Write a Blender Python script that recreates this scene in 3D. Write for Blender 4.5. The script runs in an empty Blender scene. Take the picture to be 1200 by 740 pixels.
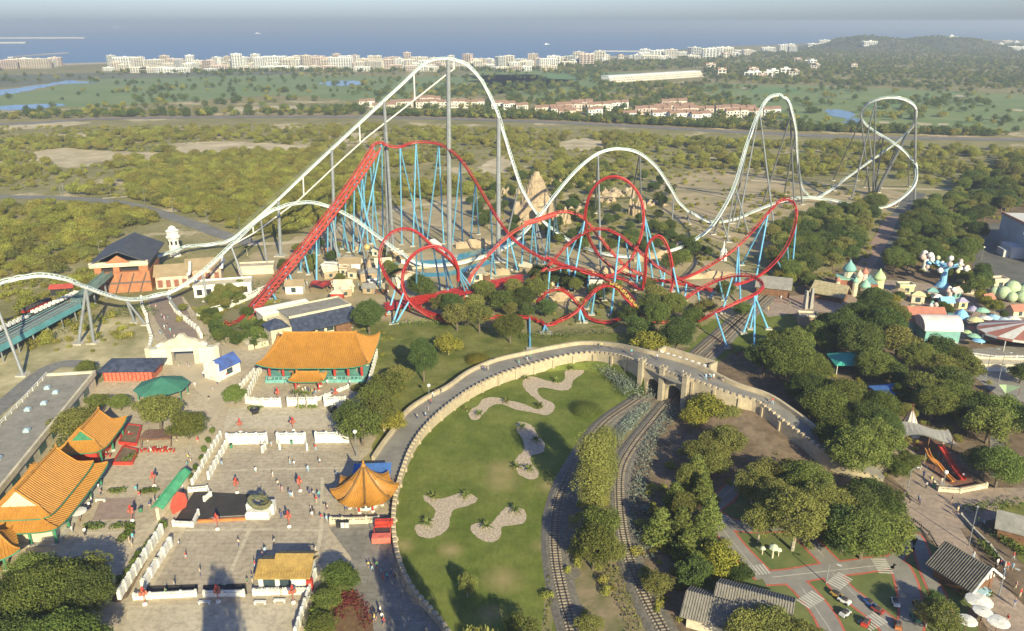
import bpy, bmesh, math, random
import numpy as np
from mathutils import Vector, Matrix
R = math.radians
random.seed(7); rng = np.random.default_rng(7)
sc = bpy.context.scene
col = sc.collection

# ---------------------------------------------------------------- camera, sky, sun, exposure
F, CX, CY, HZ, H = 940.0, 600.0, 370.0, 25.0, 90.0      # photo pixels (1200x740) and camera height in metres
PITCH = math.atan((CY - HZ) / F)
cam = bpy.data.cameras.new('camera'); cam.sensor_width = 36; cam.lens = F / 1200 * 36
cam.clip_start = 1; cam.clip_end = 90000
camo = bpy.data.objects.new('camera', cam); col.objects.link(camo)
camo.location = (0, 0, H); camo.rotation_euler = (math.pi / 2 - PITCH, 0, 0)
sc.camera = camo
HAZE = 0.00023
SUN_EL, SUN_X, SUN_Y = R(25), 0.36, -0.93
w = bpy.data.worlds.new('World'); sc.world = w; w.use_nodes = True
bg = w.node_tree.nodes['Background']; sky = w.node_tree.nodes.new('ShaderNodeTexSky')
sky.sky_type = 'NISHITA'; sky.sun_disc = False; sky.sun_elevation = SUN_EL
sky.sun_rotation = math.atan2(SUN_X, SUN_Y); sky.air_density = 1.0; sky.dust_density = 0.9; sky.ozone_density = 3.0
tint = w.node_tree.nodes.new('ShaderNodeMixRGB'); tint.blend_type = 'MULTIPLY'; tint.inputs[0].default_value = 1; tint.inputs[2].default_value = (.74, .83, 1.13, 1)
w.node_tree.links.new(sky.outputs[0], tint.inputs[1]); w.node_tree.links.new(tint.outputs[0], bg.inputs[0]); bg.inputs[1].default_value = 0.082
sun = bpy.data.lights.new('sun', 'SUN'); sun.energy = 5.0; sun.angle = R(0.6); sun.color = (0.97, 0.89, 0.58)
suno = bpy.data.objects.new('sun', sun); col.objects.link(suno)
sd = Vector((SUN_X, SUN_Y, math.tan(SUN_EL) * math.hypot(SUN_X, SUN_Y))).normalized()
suno.rotation_euler = sd.to_track_quat('Z', 'Y').to_euler(); suno.location = (100, -200, 300)
sc.view_settings.view_transform = 'Standard'; sc.view_settings.look = 'None'
sc.view_settings.gamma = 1; sc.view_settings.use_curve_mapping = False
sc.view_settings.exposure = 0.95
sc.cycles.max_bounces = 4; sc.cycles.diffuse_bounces = 2; sc.cycles.glossy_bounces = 2
sc.cycles.transmission_bounces = 3; sc.cycles.transparent_max_bounces = 8; sc.cycles.volume_bounces = 0

# ---------------------------------------------------------------- where things stand
cp, sp = math.cos(PITCH), math.sin(PITCH)
def ray(px, py):
    x = (px - CX) / F; y = -(py - CY) / F
    return (x, cp + y * sp, -sp + y * cp)
def G(px, py, z=0.0):
    d = ray(px, py); t = (z - H) / d[2]
    return Vector((d[0] * t, d[1] * t, z))
def AY(px, py, Y):
    d = ray(px, py); t = Y / d[1]
    return Vector((d[0] * t, Y, H + d[2] * t))
def PX(p):
    x, y, z = p[0], p[1], p[2] - H
    dep = y * cp - z * sp; up = y * sp + z * cp
    return (CX + F * x / dep, CY - F * up / dep)
def PXa(x, y):
    dep = y * cp + H * sp; up = y * sp - H * cp
    return CX + F * x / dep, CY - F * up / dep
def inpoly(x, y, poly):
    x = np.asarray(x); y = np.asarray(y); c = np.zeros(x.shape, bool); n = len(poly)
    for i in range(n):
        x1, y1 = poly[i]; x2, y2 = poly[i - 1]
        if y1 == y2: continue
        c ^= ((y1 > y) != (y2 > y)) & (x < (x2 - x1) * (y - y1) / (y2 - y1) + x1)
    return c

# ---------------------------------------------------------------- materials
MATS = {}
def mat(name, c, rough=.8, var=.18, scale=1.0, metal=0.0, bump=0.0, c2=None, spec=.3, emit=None):
    if name in MATS: return MATS[name]
    m = bpy.data.materials.new(name); m.use_nodes = True; nt = m.node_tree; b = nt.nodes['Principled BSDF']
    b.inputs['Roughness'].default_value = rough; b.inputs['Metallic'].default_value = metal
    b.inputs['Specular IOR Level'].default_value = spec
    geo = nt.nodes.new('ShaderNodeNewGeometry'); no = nt.nodes.new('ShaderNodeTexNoise')
    no.inputs['Scale'].default_value = scale; no.inputs['Detail'].default_value = 5; no.inputs['Roughness'].default_value = .65
    nt.links.new(geo.outputs['Position'], no.inputs['Vector'])
    rp = nt.nodes.new('ShaderNodeValToRGB'); e = rp.color_ramp.elements
    lo = tuple(v * (1 - var) for v in c); hi = tuple(min(1, v * (1 + var)) for v in c)
    if c2: lo, hi = c, c2
    e[0].position = .36; e[0].color = (*lo, 1); e[1].position = .64; e[1].color = (*hi, 1)
    nt.links.new(no.outputs[0], rp.inputs[0]); nt.links.new(rp.outputs[0], b.inputs['Base Color'])
    if bump:
        bm_ = nt.nodes.new('ShaderNodeBump'); bm_.inputs['Strength'].default_value = bump; bm_.inputs['Distance'].default_value = .2
        n2 = nt.nodes.new('ShaderNodeTexNoise'); n2.inputs['Scale'].default_value = scale * 4; n2.inputs['Detail'].default_value = 4
        nt.links.new(geo.outputs['Position'], n2.inputs['Vector']); nt.links.new(n2.outputs[0], bm_.inputs['Height'])
        nt.links.new(bm_.outputs[0], b.inputs['Normal'])
    if emit:
        b.inputs['Emission Color'].default_value = (*c, 1); b.inputs['Emission Strength'].default_value = emit
    MATS[name] = m; return m
def joints(m, size, k=.82, rot=0.0):
    nt = m.node_tree; b = nt.nodes['Principled BSDF']; src = b.inputs['Base Color'].links[0].from_socket; geo = nt.nodes.new('ShaderNodeNewGeometry'); mp = nt.nodes.new('ShaderNodeMapping'); mp.inputs['Rotation'].default_value = (0, 0, rot)
    br = nt.nodes.new('ShaderNodeTexBrick'); br.inputs['Scale'].default_value = 1 / size; br.inputs['Mortar Size'].default_value = .012; br.inputs['Color1'].default_value = (1, 1, 1, 1); br.inputs['Color2'].default_value = (.9, .9, .89, 1); br.inputs['Mortar'].default_value = (k, k, k, 1)
    no = nt.nodes.new('ShaderNodeTexNoise'); no.inputs['Scale'].default_value = .9; no.inputs['Detail'].default_value = 8; no.inputs['Roughness'].default_value = .75; rp = nt.nodes.new('ShaderNodeValToRGB'); e = rp.color_ramp.elements; e[0].position = .36; e[0].color = (.72, .72, .72, 1); e[1].position = .56; e[1].color = (1.05, 1.05, 1.05, 1)
    nt.links.new(geo.outputs['Position'], mp.inputs[0]); nt.links.new(mp.outputs[0], br.inputs[0]); nt.links.new(geo.outputs['Position'], no.inputs['Vector']); nt.links.new(no.outputs[0], rp.inputs[0])
    for x in (br.outputs[0], rp.outputs[0]):
        mu = nt.nodes.new('ShaderNodeMixRGB'); mu.blend_type = 'MULTIPLY'; mu.inputs[0].default_value = 1; nt.links.new(src, mu.inputs[1]); nt.links.new(x, mu.inputs[2]); src = mu.outputs[0]
    nt.links.new(src, b.inputs['Base Color']); return m
def grime(m, scale, lo=.78, hi=1.08, stretch=(1, 1, 1)):
    nt = m.node_tree; b = nt.nodes['Principled BSDF']; src = b.inputs['Base Color'].links[0].from_socket; geo = nt.nodes.new('ShaderNodeNewGeometry'); mp = nt.nodes.new('ShaderNodeMapping'); mp.inputs['Scale'].default_value = stretch
    no = nt.nodes.new('ShaderNodeTexNoise'); no.inputs['Scale'].default_value = scale; no.inputs['Detail'].default_value = 10; no.inputs['Roughness'].default_value = .8; rp = nt.nodes.new('ShaderNodeValToRGB'); e = rp.color_ramp.elements; e[0].position = .38; e[0].color = (lo, lo, lo, 1); e[1].position = .6; e[1].color = (hi, hi, hi, 1)
    nt.links.new(geo.outputs['Position'], mp.inputs[0]); nt.links.new(mp.outputs[0], no.inputs['Vector']); nt.links.new(no.outputs[0], rp.inputs[0]); mu = nt.nodes.new('ShaderNodeMixRGB'); mu.blend_type = 'MULTIPLY'; mu.inputs[0].default_value = 1
    nt.links.new(src, mu.inputs[1]); nt.links.new(rp.outputs[0], mu.inputs[2]); nt.links.new(mu.outputs[0], b.inputs['Base Color']); return m
def leafmat(name, ca, cb, cc=None):
    if name in MATS: return MATS[name]
    m = bpy.data.materials.new(name); m.use_nodes = True; nt = m.node_tree; nt.nodes.clear()
    out = nt.nodes.new('ShaderNodeOutputMaterial'); geo = nt.nodes.new('ShaderNodeNewGeometry'); oi = nt.nodes.new('ShaderNodeObjectInfo')
    r1 = nt.nodes.new('ShaderNodeValToRGB'); e = r1.color_ramp.elements
    e[0].position = 0; e[0].color = (*ca, 1); e[1].position = 1; e[1].color = (*cb, 1)
    nt.links.new(geo.outputs['Random Per Island'], r1.inputs[0])
    hs = nt.nodes.new('ShaderNodeHueSaturation'); nt.links.new(r1.outputs[0], hs.inputs['Color'])
    mr = nt.nodes.new('ShaderNodeMapRange'); mr.inputs[3].default_value = .478; mr.inputs[4].default_value = .518
    nt.links.new(oi.outputs['Random'], mr.inputs[0]); nt.links.new(mr.outputs[0], hs.inputs['Hue'])
    m2 = nt.nodes.new('ShaderNodeMapRange'); m2.inputs[3].default_value = .72; m2.inputs[4].default_value = 1.22
    ml = nt.nodes.new('ShaderNodeMath'); ml.operation = 'FRACT'; mm = nt.nodes.new('ShaderNodeMath'); mm.operation = 'MULTIPLY'
    mm.inputs[1].default_value = 7.31; nt.links.new(oi.outputs['Random'], mm.inputs[0]); nt.links.new(mm.outputs[0], ml.inputs[0])
    nt.links.new(ml.outputs[0], m2.inputs[0]); nt.links.new(m2.outputs[0], hs.inputs['Value'])
    d = nt.nodes.new('ShaderNodeBsdfDiffuse'); t = nt.nodes.new('ShaderNodeBsdfTranslucent'); mx = nt.nodes.new('ShaderNodeMixShader')
    mx.inputs[0].default_value = .30
    nt.links.new(hs.outputs[0], d.inputs[0]); nt.links.new(hs.outputs[0], t.inputs[0])
    nt.links.new(d.outputs[0], mx.inputs[1]); nt.links.new(t.outputs[0], mx.inputs[2]); nt.links.new(mx.outputs[0], out.inputs[0])
    MATS[name] = m; return m

# ---------------------------------------------------------------- objects
def tag(o, label=None, cat=None, group=None, kind=None):
    if label: o['label'] = label
    if cat: o['category'] = cat
    if group: o['group'] = group
    if kind: o['kind'] = kind
    return o
def empty(name, loc=(0, 0, 0), rz=0.0):
    o = bpy.data.objects.new(name, None); col.objects.link(o); o.location = loc; o.rotation_euler = (0, 0, rz)
    o.empty_display_size = .5; return o
def thing(name, label, cat, loc=(0, 0, 0), rz=0.0, group=None):
    return tag(empty(name, loc, rz), label, cat, group)
KIDS = {}
def link(o, parent=None):
    col.objects.link(o)
    if parent is not None:
        o.parent = parent; KIDS.setdefault(parent.name, []).append(o)
    return o
def copy_tree(o, parent=None):
    c = o.copy(); link(c, parent)
    for ch in list(KIDS.get(o.name, [])): copy_tree(ch, c)
    return c
class MB:
    """collects shapes, then links them as ONE mesh object"""
    def __init__(s): s.v = []; s.f = []; s.m = []; s.mi = 0; s.smooth = False
    def add(s, vs, fs):
        b = len(s.v); s.v += [tuple(v) for v in vs]; s.f += [tuple(i + b for i in f) for f in fs]; s.m += [s.mi] * len(fs); return s
    def box(s, c, d, rz=0.0, taper=1.0):
        x, y, z = d[0] / 2, d[1] / 2, d[2] / 2; C_, S_ = math.cos(rz), math.sin(rz); vs = []
        for dz in (-z, z):
            k = 1 if dz < 0 else taper
            for dx, dy in ((-x, -y), (x, -y), (x, y), (-x, y)):
                dx *= k; dy *= k
                vs.append((c[0] + dx * C_ - dy * S_, c[1] + dx * S_ + dy * C_, c[2] + dz))
        return s.add(vs, [(0, 3, 2, 1), (4, 5, 6, 7), (0, 1, 5, 4), (1, 2, 6, 5), (2, 3, 7, 6), (3, 0, 4, 7)])
    def bz(s, x0, x1, y0, y1, z0, z1): return s.box(((x0 + x1) / 2, (y0 + y1) / 2, (z0 + z1) / 2), (x1 - x0, y1 - y0, z1 - z0))
    def tube(s, pts, r, n=6, cap=True):
        pts = [Vector(p) for p in pts]; rs = r if isinstance(r, (list, tuple)) else [r] * len(pts); vs = []; fs = []; ref = None
        for i, p in enumerate(pts):
            t = (pts[min(i + 1, len(pts) - 1)] - pts[max(i - 1, 0)]); t = t.normalized() if t.length > 1e-9 else Vector((0, 0, 1))
            if ref is None: ref = Vector((1, 0, 0)) if abs(t.z) > .8 else Vector((0, 0, 1))
            a = (ref - t * ref.dot(t)); a = a.normalized() if a.length > 1e-6 else t.orthogonal().normalized(); ref = a
            b = t.cross(a)
            for k in range(n):
                q = 2 * math.pi * k / n; vs.append(p + a * (math.cos(q) * rs[i]) + b * (math.sin(q) * rs[i]))
        for i in range(len(pts) - 1):
            for k in range(n):
                fs.append((i * n + k, i * n + (k + 1) % n, (i + 1) * n + (k + 1) % n, (i + 1) * n + k))
        if cap: fs.append(tuple(range(n - 1, -1, -1))); fs.append(tuple((len(pts) - 1) * n + k for k in range(n)))
        return s.add(vs, fs)
    def beam(s, p, q, w_, h_):
        p, q = Vector(p), Vector(q); t = (q - p).normalized(); a = Vector((0, 0, 1)).cross(t)
        a = a.normalized() if a.length > 1e-4 else Vector((1, 0, 0)); b = t.cross(a); vs = []
        for e in (p, q):
            for i, j in ((-1, -1), (1, -1), (1, 1), (-1, 1)): vs.append(e + a * (i * w_ / 2) + b * (j * h_ / 2))
        return s.add(vs, [(0, 3, 2, 1), (4, 5, 6, 7), (0, 1, 5, 4), (1, 2, 6, 5), (2, 3, 7, 6), (3, 0, 4, 7)])
    def lathe(s, c, prof, n=16, sx=1, sy=1):
        vs = []; fs = []
        for r, z in prof:
            for k in range(n):
                q = 2 * math.pi * k / n; vs.append((c[0] + r * math.cos(q) * sx, c[1] + r * math.sin(q) * sy, c[2] + z))
        for i in range(len(prof) - 1):
            for k in range(n): fs.append((i * n + k, i * n + (k + 1) % n, (i + 1) * n + (k + 1) % n, (i + 1) * n + k))
        fs.append(tuple(range(n - 1, -1, -1))); fs.append(tuple((len(prof) - 1) * n + k for k in range(n)))
        return s.add(vs, fs)
    def prism(s, poly, z0, z1):
        n = len(poly); a = sum(poly[i - 1][0] * poly[i][1] - poly[i][0] * poly[i - 1][1] for i in range(n))
        if a < 0: poly = poly[::-1]
        vs = [(p[0], p[1], z0) for p in poly] + [(p[0], p[1], z1) for p in poly]
        return s.add(vs, [tuple(range(n - 1, -1, -1)), tuple(range(n, 2 * n))] + [(i, (i + 1) % n, n + (i + 1) % n, n + i) for i in range(n)])
    def gable(s, x0, x1, y0, y1, z0, h, ov=.4, th=.15, axis='x'):
        """gable roof with thickness, ridge along axis"""
        if axis == 'x':
            ym = (y0 + y1) / 2
            for y, sg in ((y0, -1), (y1, 1)):
                e = Vector((0, y + sg * ov, z0 - ov * h / ((y1 - y0) / 2))); m_ = Vector((0, ym, z0 + h))
                vs = [(x0 - ov, e.y, e.z), (x1 + ov, e.y, e.z), (x1 + ov, ym, m_.z), (x0 - ov, ym, m_.z)]
                vs += [(a, b, c + th) for a, b, c in vs]
                s.add(vs, [(0, 3, 2, 1), (4, 5, 6, 7), (0, 1, 5, 4), (1, 2, 6, 5), (2, 3, 7, 6), (3, 0, 4, 7)])
        else:
            t = MB(); t.gable(y0, y1, x0, x1, z0, h, ov, th, 'x'); s.add([(b, a, c) for a, b, c in t.v], [f[::-1] for f in t.f])
        return s
    def build(s, name, ms, parent=None, world=False, smooth=None):
        if not isinstance(ms, (list, tuple)): ms = [ms]
        me = bpy.data.meshes.new(name)
        vs = s.v
        if world and parent is not None:
            mi = (Matrix.Translation(parent.location) @ parent.rotation_euler.to_matrix().to_4x4()).inverted()
            vs = [tuple(mi @ Vector(v)) for v in vs]
        me.from_pydata(vs, [], s.f)
        for m in ms: me.materials.append(m)
        if len(ms) > 1: me.polygons.foreach_set('material_index', s.m)
        if s.smooth if smooth is None else smooth: me.polygons.foreach_set('use_smooth', [True] * len(me.polygons))
        me.update(); o = bpy.data.objects.new(name, me); return link(o, parent)
def structure(o): o['kind'] = 'structure'; return o

def catmull(pts, n=8, closed=False):
    P = [np.array(p, float) for p in pts]; m = len(P); out = []
    rngs = range(m) if closed else range(m - 1)
    for i in rngs:
        if closed: a, b, c, d = P[(i - 1) % m], P[i], P[(i + 1) % m], P[(i + 2) % m]
        else: b, c = P[i], P[i + 1]; a = P[i - 1] if i > 0 else 2 * b - c; d = P[i + 2] if i + 2 < m else 2 * c - b
        for k in range(n):
            t = k / n; out.append(.5 * ((2 * b) + (-a + c) * t + (2 * a - 5 * b + 4 * c - d) * t * t + (-a + 3 * b - 3 * c + d) * t ** 3))
    if not closed: out.append(P[-1])
    return out
def sheet(name, poly, m, z=0.02, smooth=0, world=False, kind='structure', rim=None):
    """a flat sheet on the ground; corners are points of the ground seen in the photo"""
    pts = [tuple(p) if world else tuple(G(*p))[:2] for p in poly]
    if smooth: pts = [tuple(p) for p in catmull(pts, smooth, True)]
    if name in ('field', 'coaster_field', 'verge', 'park_soil', 'upper_lawn', 'right_lawn', 'sand_patch', 'pebble_bed', 'grass', 'course_grass', 'lake', 'red_bed', 'hillock_grass', 'fairway', 'marsh'):
        o2 = []; far_ = sum((p[0] ** 2 + p[1] ** 2) ** .5 for p in pts) / len(pts); st = .6 if name == 'pebble_bed' else max(1.2, far_ / 120); am = .25 if name == 'pebble_bed' else st * .9
        for i, p in enumerate(pts):
            q = pts[(i + 1) % len(pts)]; L = math.hypot(q[0] - p[0], q[1] - p[1]); n = min(60, max(1, int(L / st)))
            for k in range(n):
                t = k / n; w_ = am * (random.random() - .5) + (0 if n < 4 else am * 1.6 * math.sin(i * 1.7 + k * .9) * math.sin(math.pi * t)); dx, dy = (q[0] - p[0]) / max(L, 1e-6), (q[1] - p[1]) / max(L, 1e-6)
                o2.append((p[0] + (q[0] - p[0]) * t - dy * w_, p[1] + (q[1] - p[1]) * t + dx * w_))
        pts = o2
    bm = bmesh.new(); vs = [bm.verts.new((p[0], p[1], z)) for p in pts]
    es = [bm.edges.new((vs[i - 1], vs[i])) for i in range(len(vs))]
    bmesh.ops.triangle_fill(bm, use_beauty=True, use_dissolve=False, edges=es)
    for f in bm.faces:
        if f.normal.z < 0: f.normal_flip()
    me = bpy.data.meshes.new(name); bm.to_mesh(me); bm.free(); me.materials.append(m)
    o = bpy.data.objects.new(name, me); link(o)
    if kind: o['kind'] = kind
    return o
def ribbon(name, path, width, m, z=.03, world=False, n=8, kind='structure'):
    pts = [np.array(p[:2], float) if world else np.array(tuple(G(p[0], p[1])))[:2] for p in path]
    c = catmull(pts, n); mb = MB(); L_ = []
    for i, p in enumerate(c):
        t = c[min(i + 1, len(c) - 1)] - c[max(i - 1, 0)]; t = t / max(1e-6, np.linalg.norm(t)); nrm = np.array((-t[1], t[0]))
        w_ = width if not callable(width) else width(i / (len(c) - 1))
        L_ += [(*(p + nrm * w_ / 2), z), (*(p - nrm * w_ / 2), z)]
    mb.add(L_, [(2 * i + 1, 2 * i + 3, 2 * i + 2, 2 * i) for i in range(len(c) - 1)])
    o = mb.build(name, m)
    if kind: o['kind'] = kind
    return o

# ---------------------------------------------------------------- foliage
def leaf_mesh(name, lobes, n_leaf, size, leafm, trunk=None, barkm=None, flat=.55, jit=.55):
    """lobes: (centre, radii); leaf clumps spread over every lobe, facing outwards"""
    if n_leaf > 1000: n_leaf = int(n_leaf * 1.6); size *= .76
    cs = []; ns = []; tot = sum((l[1][0] * l[1][1] + l[1][1] * l[1][2] + l[1][0] * l[1][2]) for l in lobes)
    for c, r in lobes:
        k = max(6, int(n_leaf * (r[0] * r[1] + r[1] * r[2] + r[0] * r[2]) / tot))
        d = rng.normal(size=(k, 3)); d /= np.linalg.norm(d, axis=1)[:, None]
        keep = (d[:, 2] > -.75); d = d[keep]
        rad = 1 - np.abs(rng.normal(0, .18, len(d))) + np.abs(rng.normal(0, .13, len(d)))
        cs.append(np.array(c) + d * np.array(r) * rad[:, None]); nn = d / np.array(r); nn /= np.linalg.norm(nn, axis=1)[:, None]; ns.append(nn)
    c = np.concatenate(cs); nrm = np.concatenate(ns) + rng.normal(0, jit, (len(c), 3)); nrm /= np.linalg.norm(nrm, axis=1)[:, None]
    a = np.cross(nrm, rng.normal(size=(len(c), 3))); a /= np.linalg.norm(a, axis=1)[:, None]; b = np.cross(nrm, a)
    s = size * rng.uniform(.55, 1.25, len(c))[:, None]
    q = np.stack([c - a * s, c - b * s * flat + nrm * s * .12, c + a * s, c + b * s * flat + nrm * s * .12], 1).reshape(-1, 3)
    n = len(c); v = [q]; fl = np.arange(4 * n).reshape(n, 4)
    tv = []; tf = []
    if trunk: tv, tf = trunk.v, trunk.f
    me = bpy.data.meshes.new(name); nv = 4 * n + len(tv)
    me.vertices.add(nv); me.vertices.foreach_set('co', np.concatenate([q.ravel(), np.array(tv, float).ravel()]) if tv else q.ravel())
    loops = list(fl.ravel()); starts = list(range(0, 4 * n, 4)); tots = [4] * n; k = 4 * n
    for f in tf: loops += [i + 4 * n for i in f]; starts.append(k); tots.append(len(f)); k += len(f)
    me.loops.add(len(loops)); me.loops.foreach_set('vertex_index', loops); me.polygons.add(len(starts))
    me.polygons.foreach_set('loop_start', starts); me.polygons.foreach_set('loop_total', tots)
    me.materials.append(leafm)
    if trunk: me.materials.append(barkm); me.polygons.foreach_set('material_index', [0] * n + [1] * len(tf))
    me.update(calc_edges=True); me.validate(); return me
BARK = mat('bark', (.13, .10, .075), var=.3, scale=3)
BARKL = mat('pale_bark', (.30, .26, .20), var=.3, scale=3)
def lobes_round(h, r, n, trunk_h, squash=.8, lr=(.32, .5)):
    L_ = []; ch = h - trunk_h
    for i in range(n):
        a = random.uniform(0, 2 * math.pi); u = random.uniform(-.75, 1); rr = math.sqrt(max(0, 1 - u * u)) * random.uniform(.45, .78)
        k = random.uniform(*lr) * r
        L_.append(((math.cos(a) * rr * r, math.sin(a) * rr * r, trunk_h + ch * (.5 + .36 * u)), (k, k, k * squash)))
    L_.append(((0, 0, trunk_h + ch * .5), (r * .62, r * .62, ch * .38)))
    return L_
def trunk_mb(h, r, lobes, tr):
    t = MB(); t.tube([(0, 0, -.2), (random.uniform(-.2, .2), random.uniform(-.2, .2), h * .35), (0, 0, h * .72)], [tr, tr * .75, tr * .3], 7)
    for c, k in random.sample(lobes, min(5, len(lobes))):
        z0 = h * random.uniform(.25, .45); t.tube([(0, 0, z0), (c[0] * .5, c[1] * .5, (z0 + c[2]) / 2 + .2), tuple(c)], [tr * .45, tr * .3, tr * .12], 5)
    return t
LEAF = {
 'broadleaf': leafmat('leaf_broad', (0.090, 0.128, 0.032), (0.203, 0.225, 0.061)),
 'dark': leafmat('leaf_dark', (0.060, 0.093, 0.029), (0.128, 0.158, 0.049)),
 'olive': leafmat('leaf_olive', (.165, .175, .048), (.25, .24, .072)),
 'yellow': leafmat('leaf_yellow', (.17, .18, .03), (.32, .29, .055)),
 'conifer': leafmat('leaf_conifer', (0.112, 0.150, 0.041), (0.255, 0.270, 0.072)),
 'scrub': leafmat('leaf_scrub', (.235, .235, .052), (.34, .32, .075)),
 'silver': leafmat('leaf_silver', (.17, .21, .17), (.32, .36, .30)),
 'hedge': leafmat('leaf_hedge', (0.083, 0.128, 0.029), (0.195, 0.232, 0.058)),
 'red': leafmat('leaf_red', (.16, .05, .04), (.26, .09, .06)),
 'palm': leafmat('leaf_palm', (0.105, 0.135, 0.036), (0.225, 0.240, 0.072)),
}
def two_part(name, crown_me, trunk_mbx, barkm, part='crown'):
    """prototype tree: an Empty with crown and trunk, kept out of the scene until copied"""
    return (name, crown_me, trunk_mbx, barkm, part)
TREES = {}
def reg(kind, name, leafkey, h, r, n, th, nl, size, variants=3, bark=BARK, sq=.8, tr=None, style='round', lr=(.32, .5), jit=.55):
    TREES[kind] = []
    for v in range(variants):
        if style == 'round': lb = lobes_round(h, r, n, th, sq, lr)
        elif style == 'cone':
            lb = []
            for i in range(n):
                t = i / n; a = i * 2.4; rr = r * (1 - t) ** .8 * .6; k = r * (.22 + .3 * (1 - t))
                lb.append(((math.cos(a) * rr, math.sin(a) * rr, th + (h - th) * t * .93 + .3), (k, k, k * .55)))
        elif style == 'column':
            lb = []
            for i in range(n):
                t = random.random(); a = random.uniform(0, 6.28); rr = r * .5 * math.sqrt(random.random()) * (1 - abs(2 * t - .8) * .4)
                k = r * random.uniform(.35, .55); lb.append(((math.cos(a) * rr, math.sin(a) * rr, th + (h - th) * (.1 + .82 * t)), (k, k, k * 1.2)))
        tm = trunk_mb(h, r, lb, tr or h * .035)
        me = leaf_mesh('crown', lb, nl, size, LEAF[leafkey], jit=jit)
        t = bpy.data.meshes.new('trunk'); t.from_pydata(tm.v, [], tm.f); t.materials.append(bark)
        TREES[kind].append((name, me, t, h, r))
# large crowns keep small leaves
# size of the prototype in metres; instances are scaled
reg('round', 'broadleaf_tree', 'broadleaf', 8, 4.4, 40, 1.6, 6500, .27, lr=(.16, .36), jit=.75, variants=4)
reg('dark', 'dark_leaved_tree', 'dark', 8, 4.4, 40, 1.4, 6500, .27, lr=(.16, .36), jit=.75, variants=4)
reg('open', 'feathery_tree', 'olive', 8, 4.6, 46, 1.8, 4600, .24, bark=BARKL, lr=(.12, .28), jit=.9)
reg('round_big', 'broadleaf_tree', 'broadleaf', 13, 7.4, 90, 2.6, 17000, .29, lr=(.12, .28), jit=.75, variants=3)
reg('dark_big', 'dark_leaved_tree', 'dark', 13, 7.4, 90, 2.4, 17000, .29, lr=(.12, .28), jit=.75, variants=3)
reg('open_big', 'feathery_tree', 'olive', 12, 6.6, 80, 2.6, 10000, .25, bark=BARKL, lr=(.10, .22), jit=.9, variants=2)
reg('pine', 'pine_tree', 'olive', 8, 4.2, 34, 2.0, 5000, .26, sq=.6, lr=(.16, .34), jit=.7)
reg('yellow', 'yellow_leaved_tree', 'yellow', 5, 3.0, 14, 1.0, 2600, .27, variants=2, bark=BARKL)
reg('cone', 'conifer_tree', 'conifer', 9, 2.6, 22, .8, 3600, .28, style='cone', jit=.4)
reg('column', 'cypress_tree', 'olive', 14, 3.0, 44, .6, 15000, .17, variants=2, style='column')
reg('bush', 'shrub', 'hedge', 2.2, 1.8, 9, .1, 1100, .22, variants=2, tr=.08)
def put_tree(kind, p, h, label, group=None, r=None, cat='tree', leaf=None):
    if h >= 9 and kind + '_big' in TREES: kind += '_big'
    name, me, tme, h0, r0 = random.choice(TREES[kind])
    e = empty(name, (p[0], p[1], p[2] if len(p) > 2 else 0), random.uniform(0, 6.28)); s = h / h0; sr = (r / r0) if r else s
    e.scale = (sr, sr, s); tag(e, label, cat, group)
    link(bpy.data.objects.new('crown', me), e); link(bpy.data.objects.new('trunk', tme), e); return e

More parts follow.
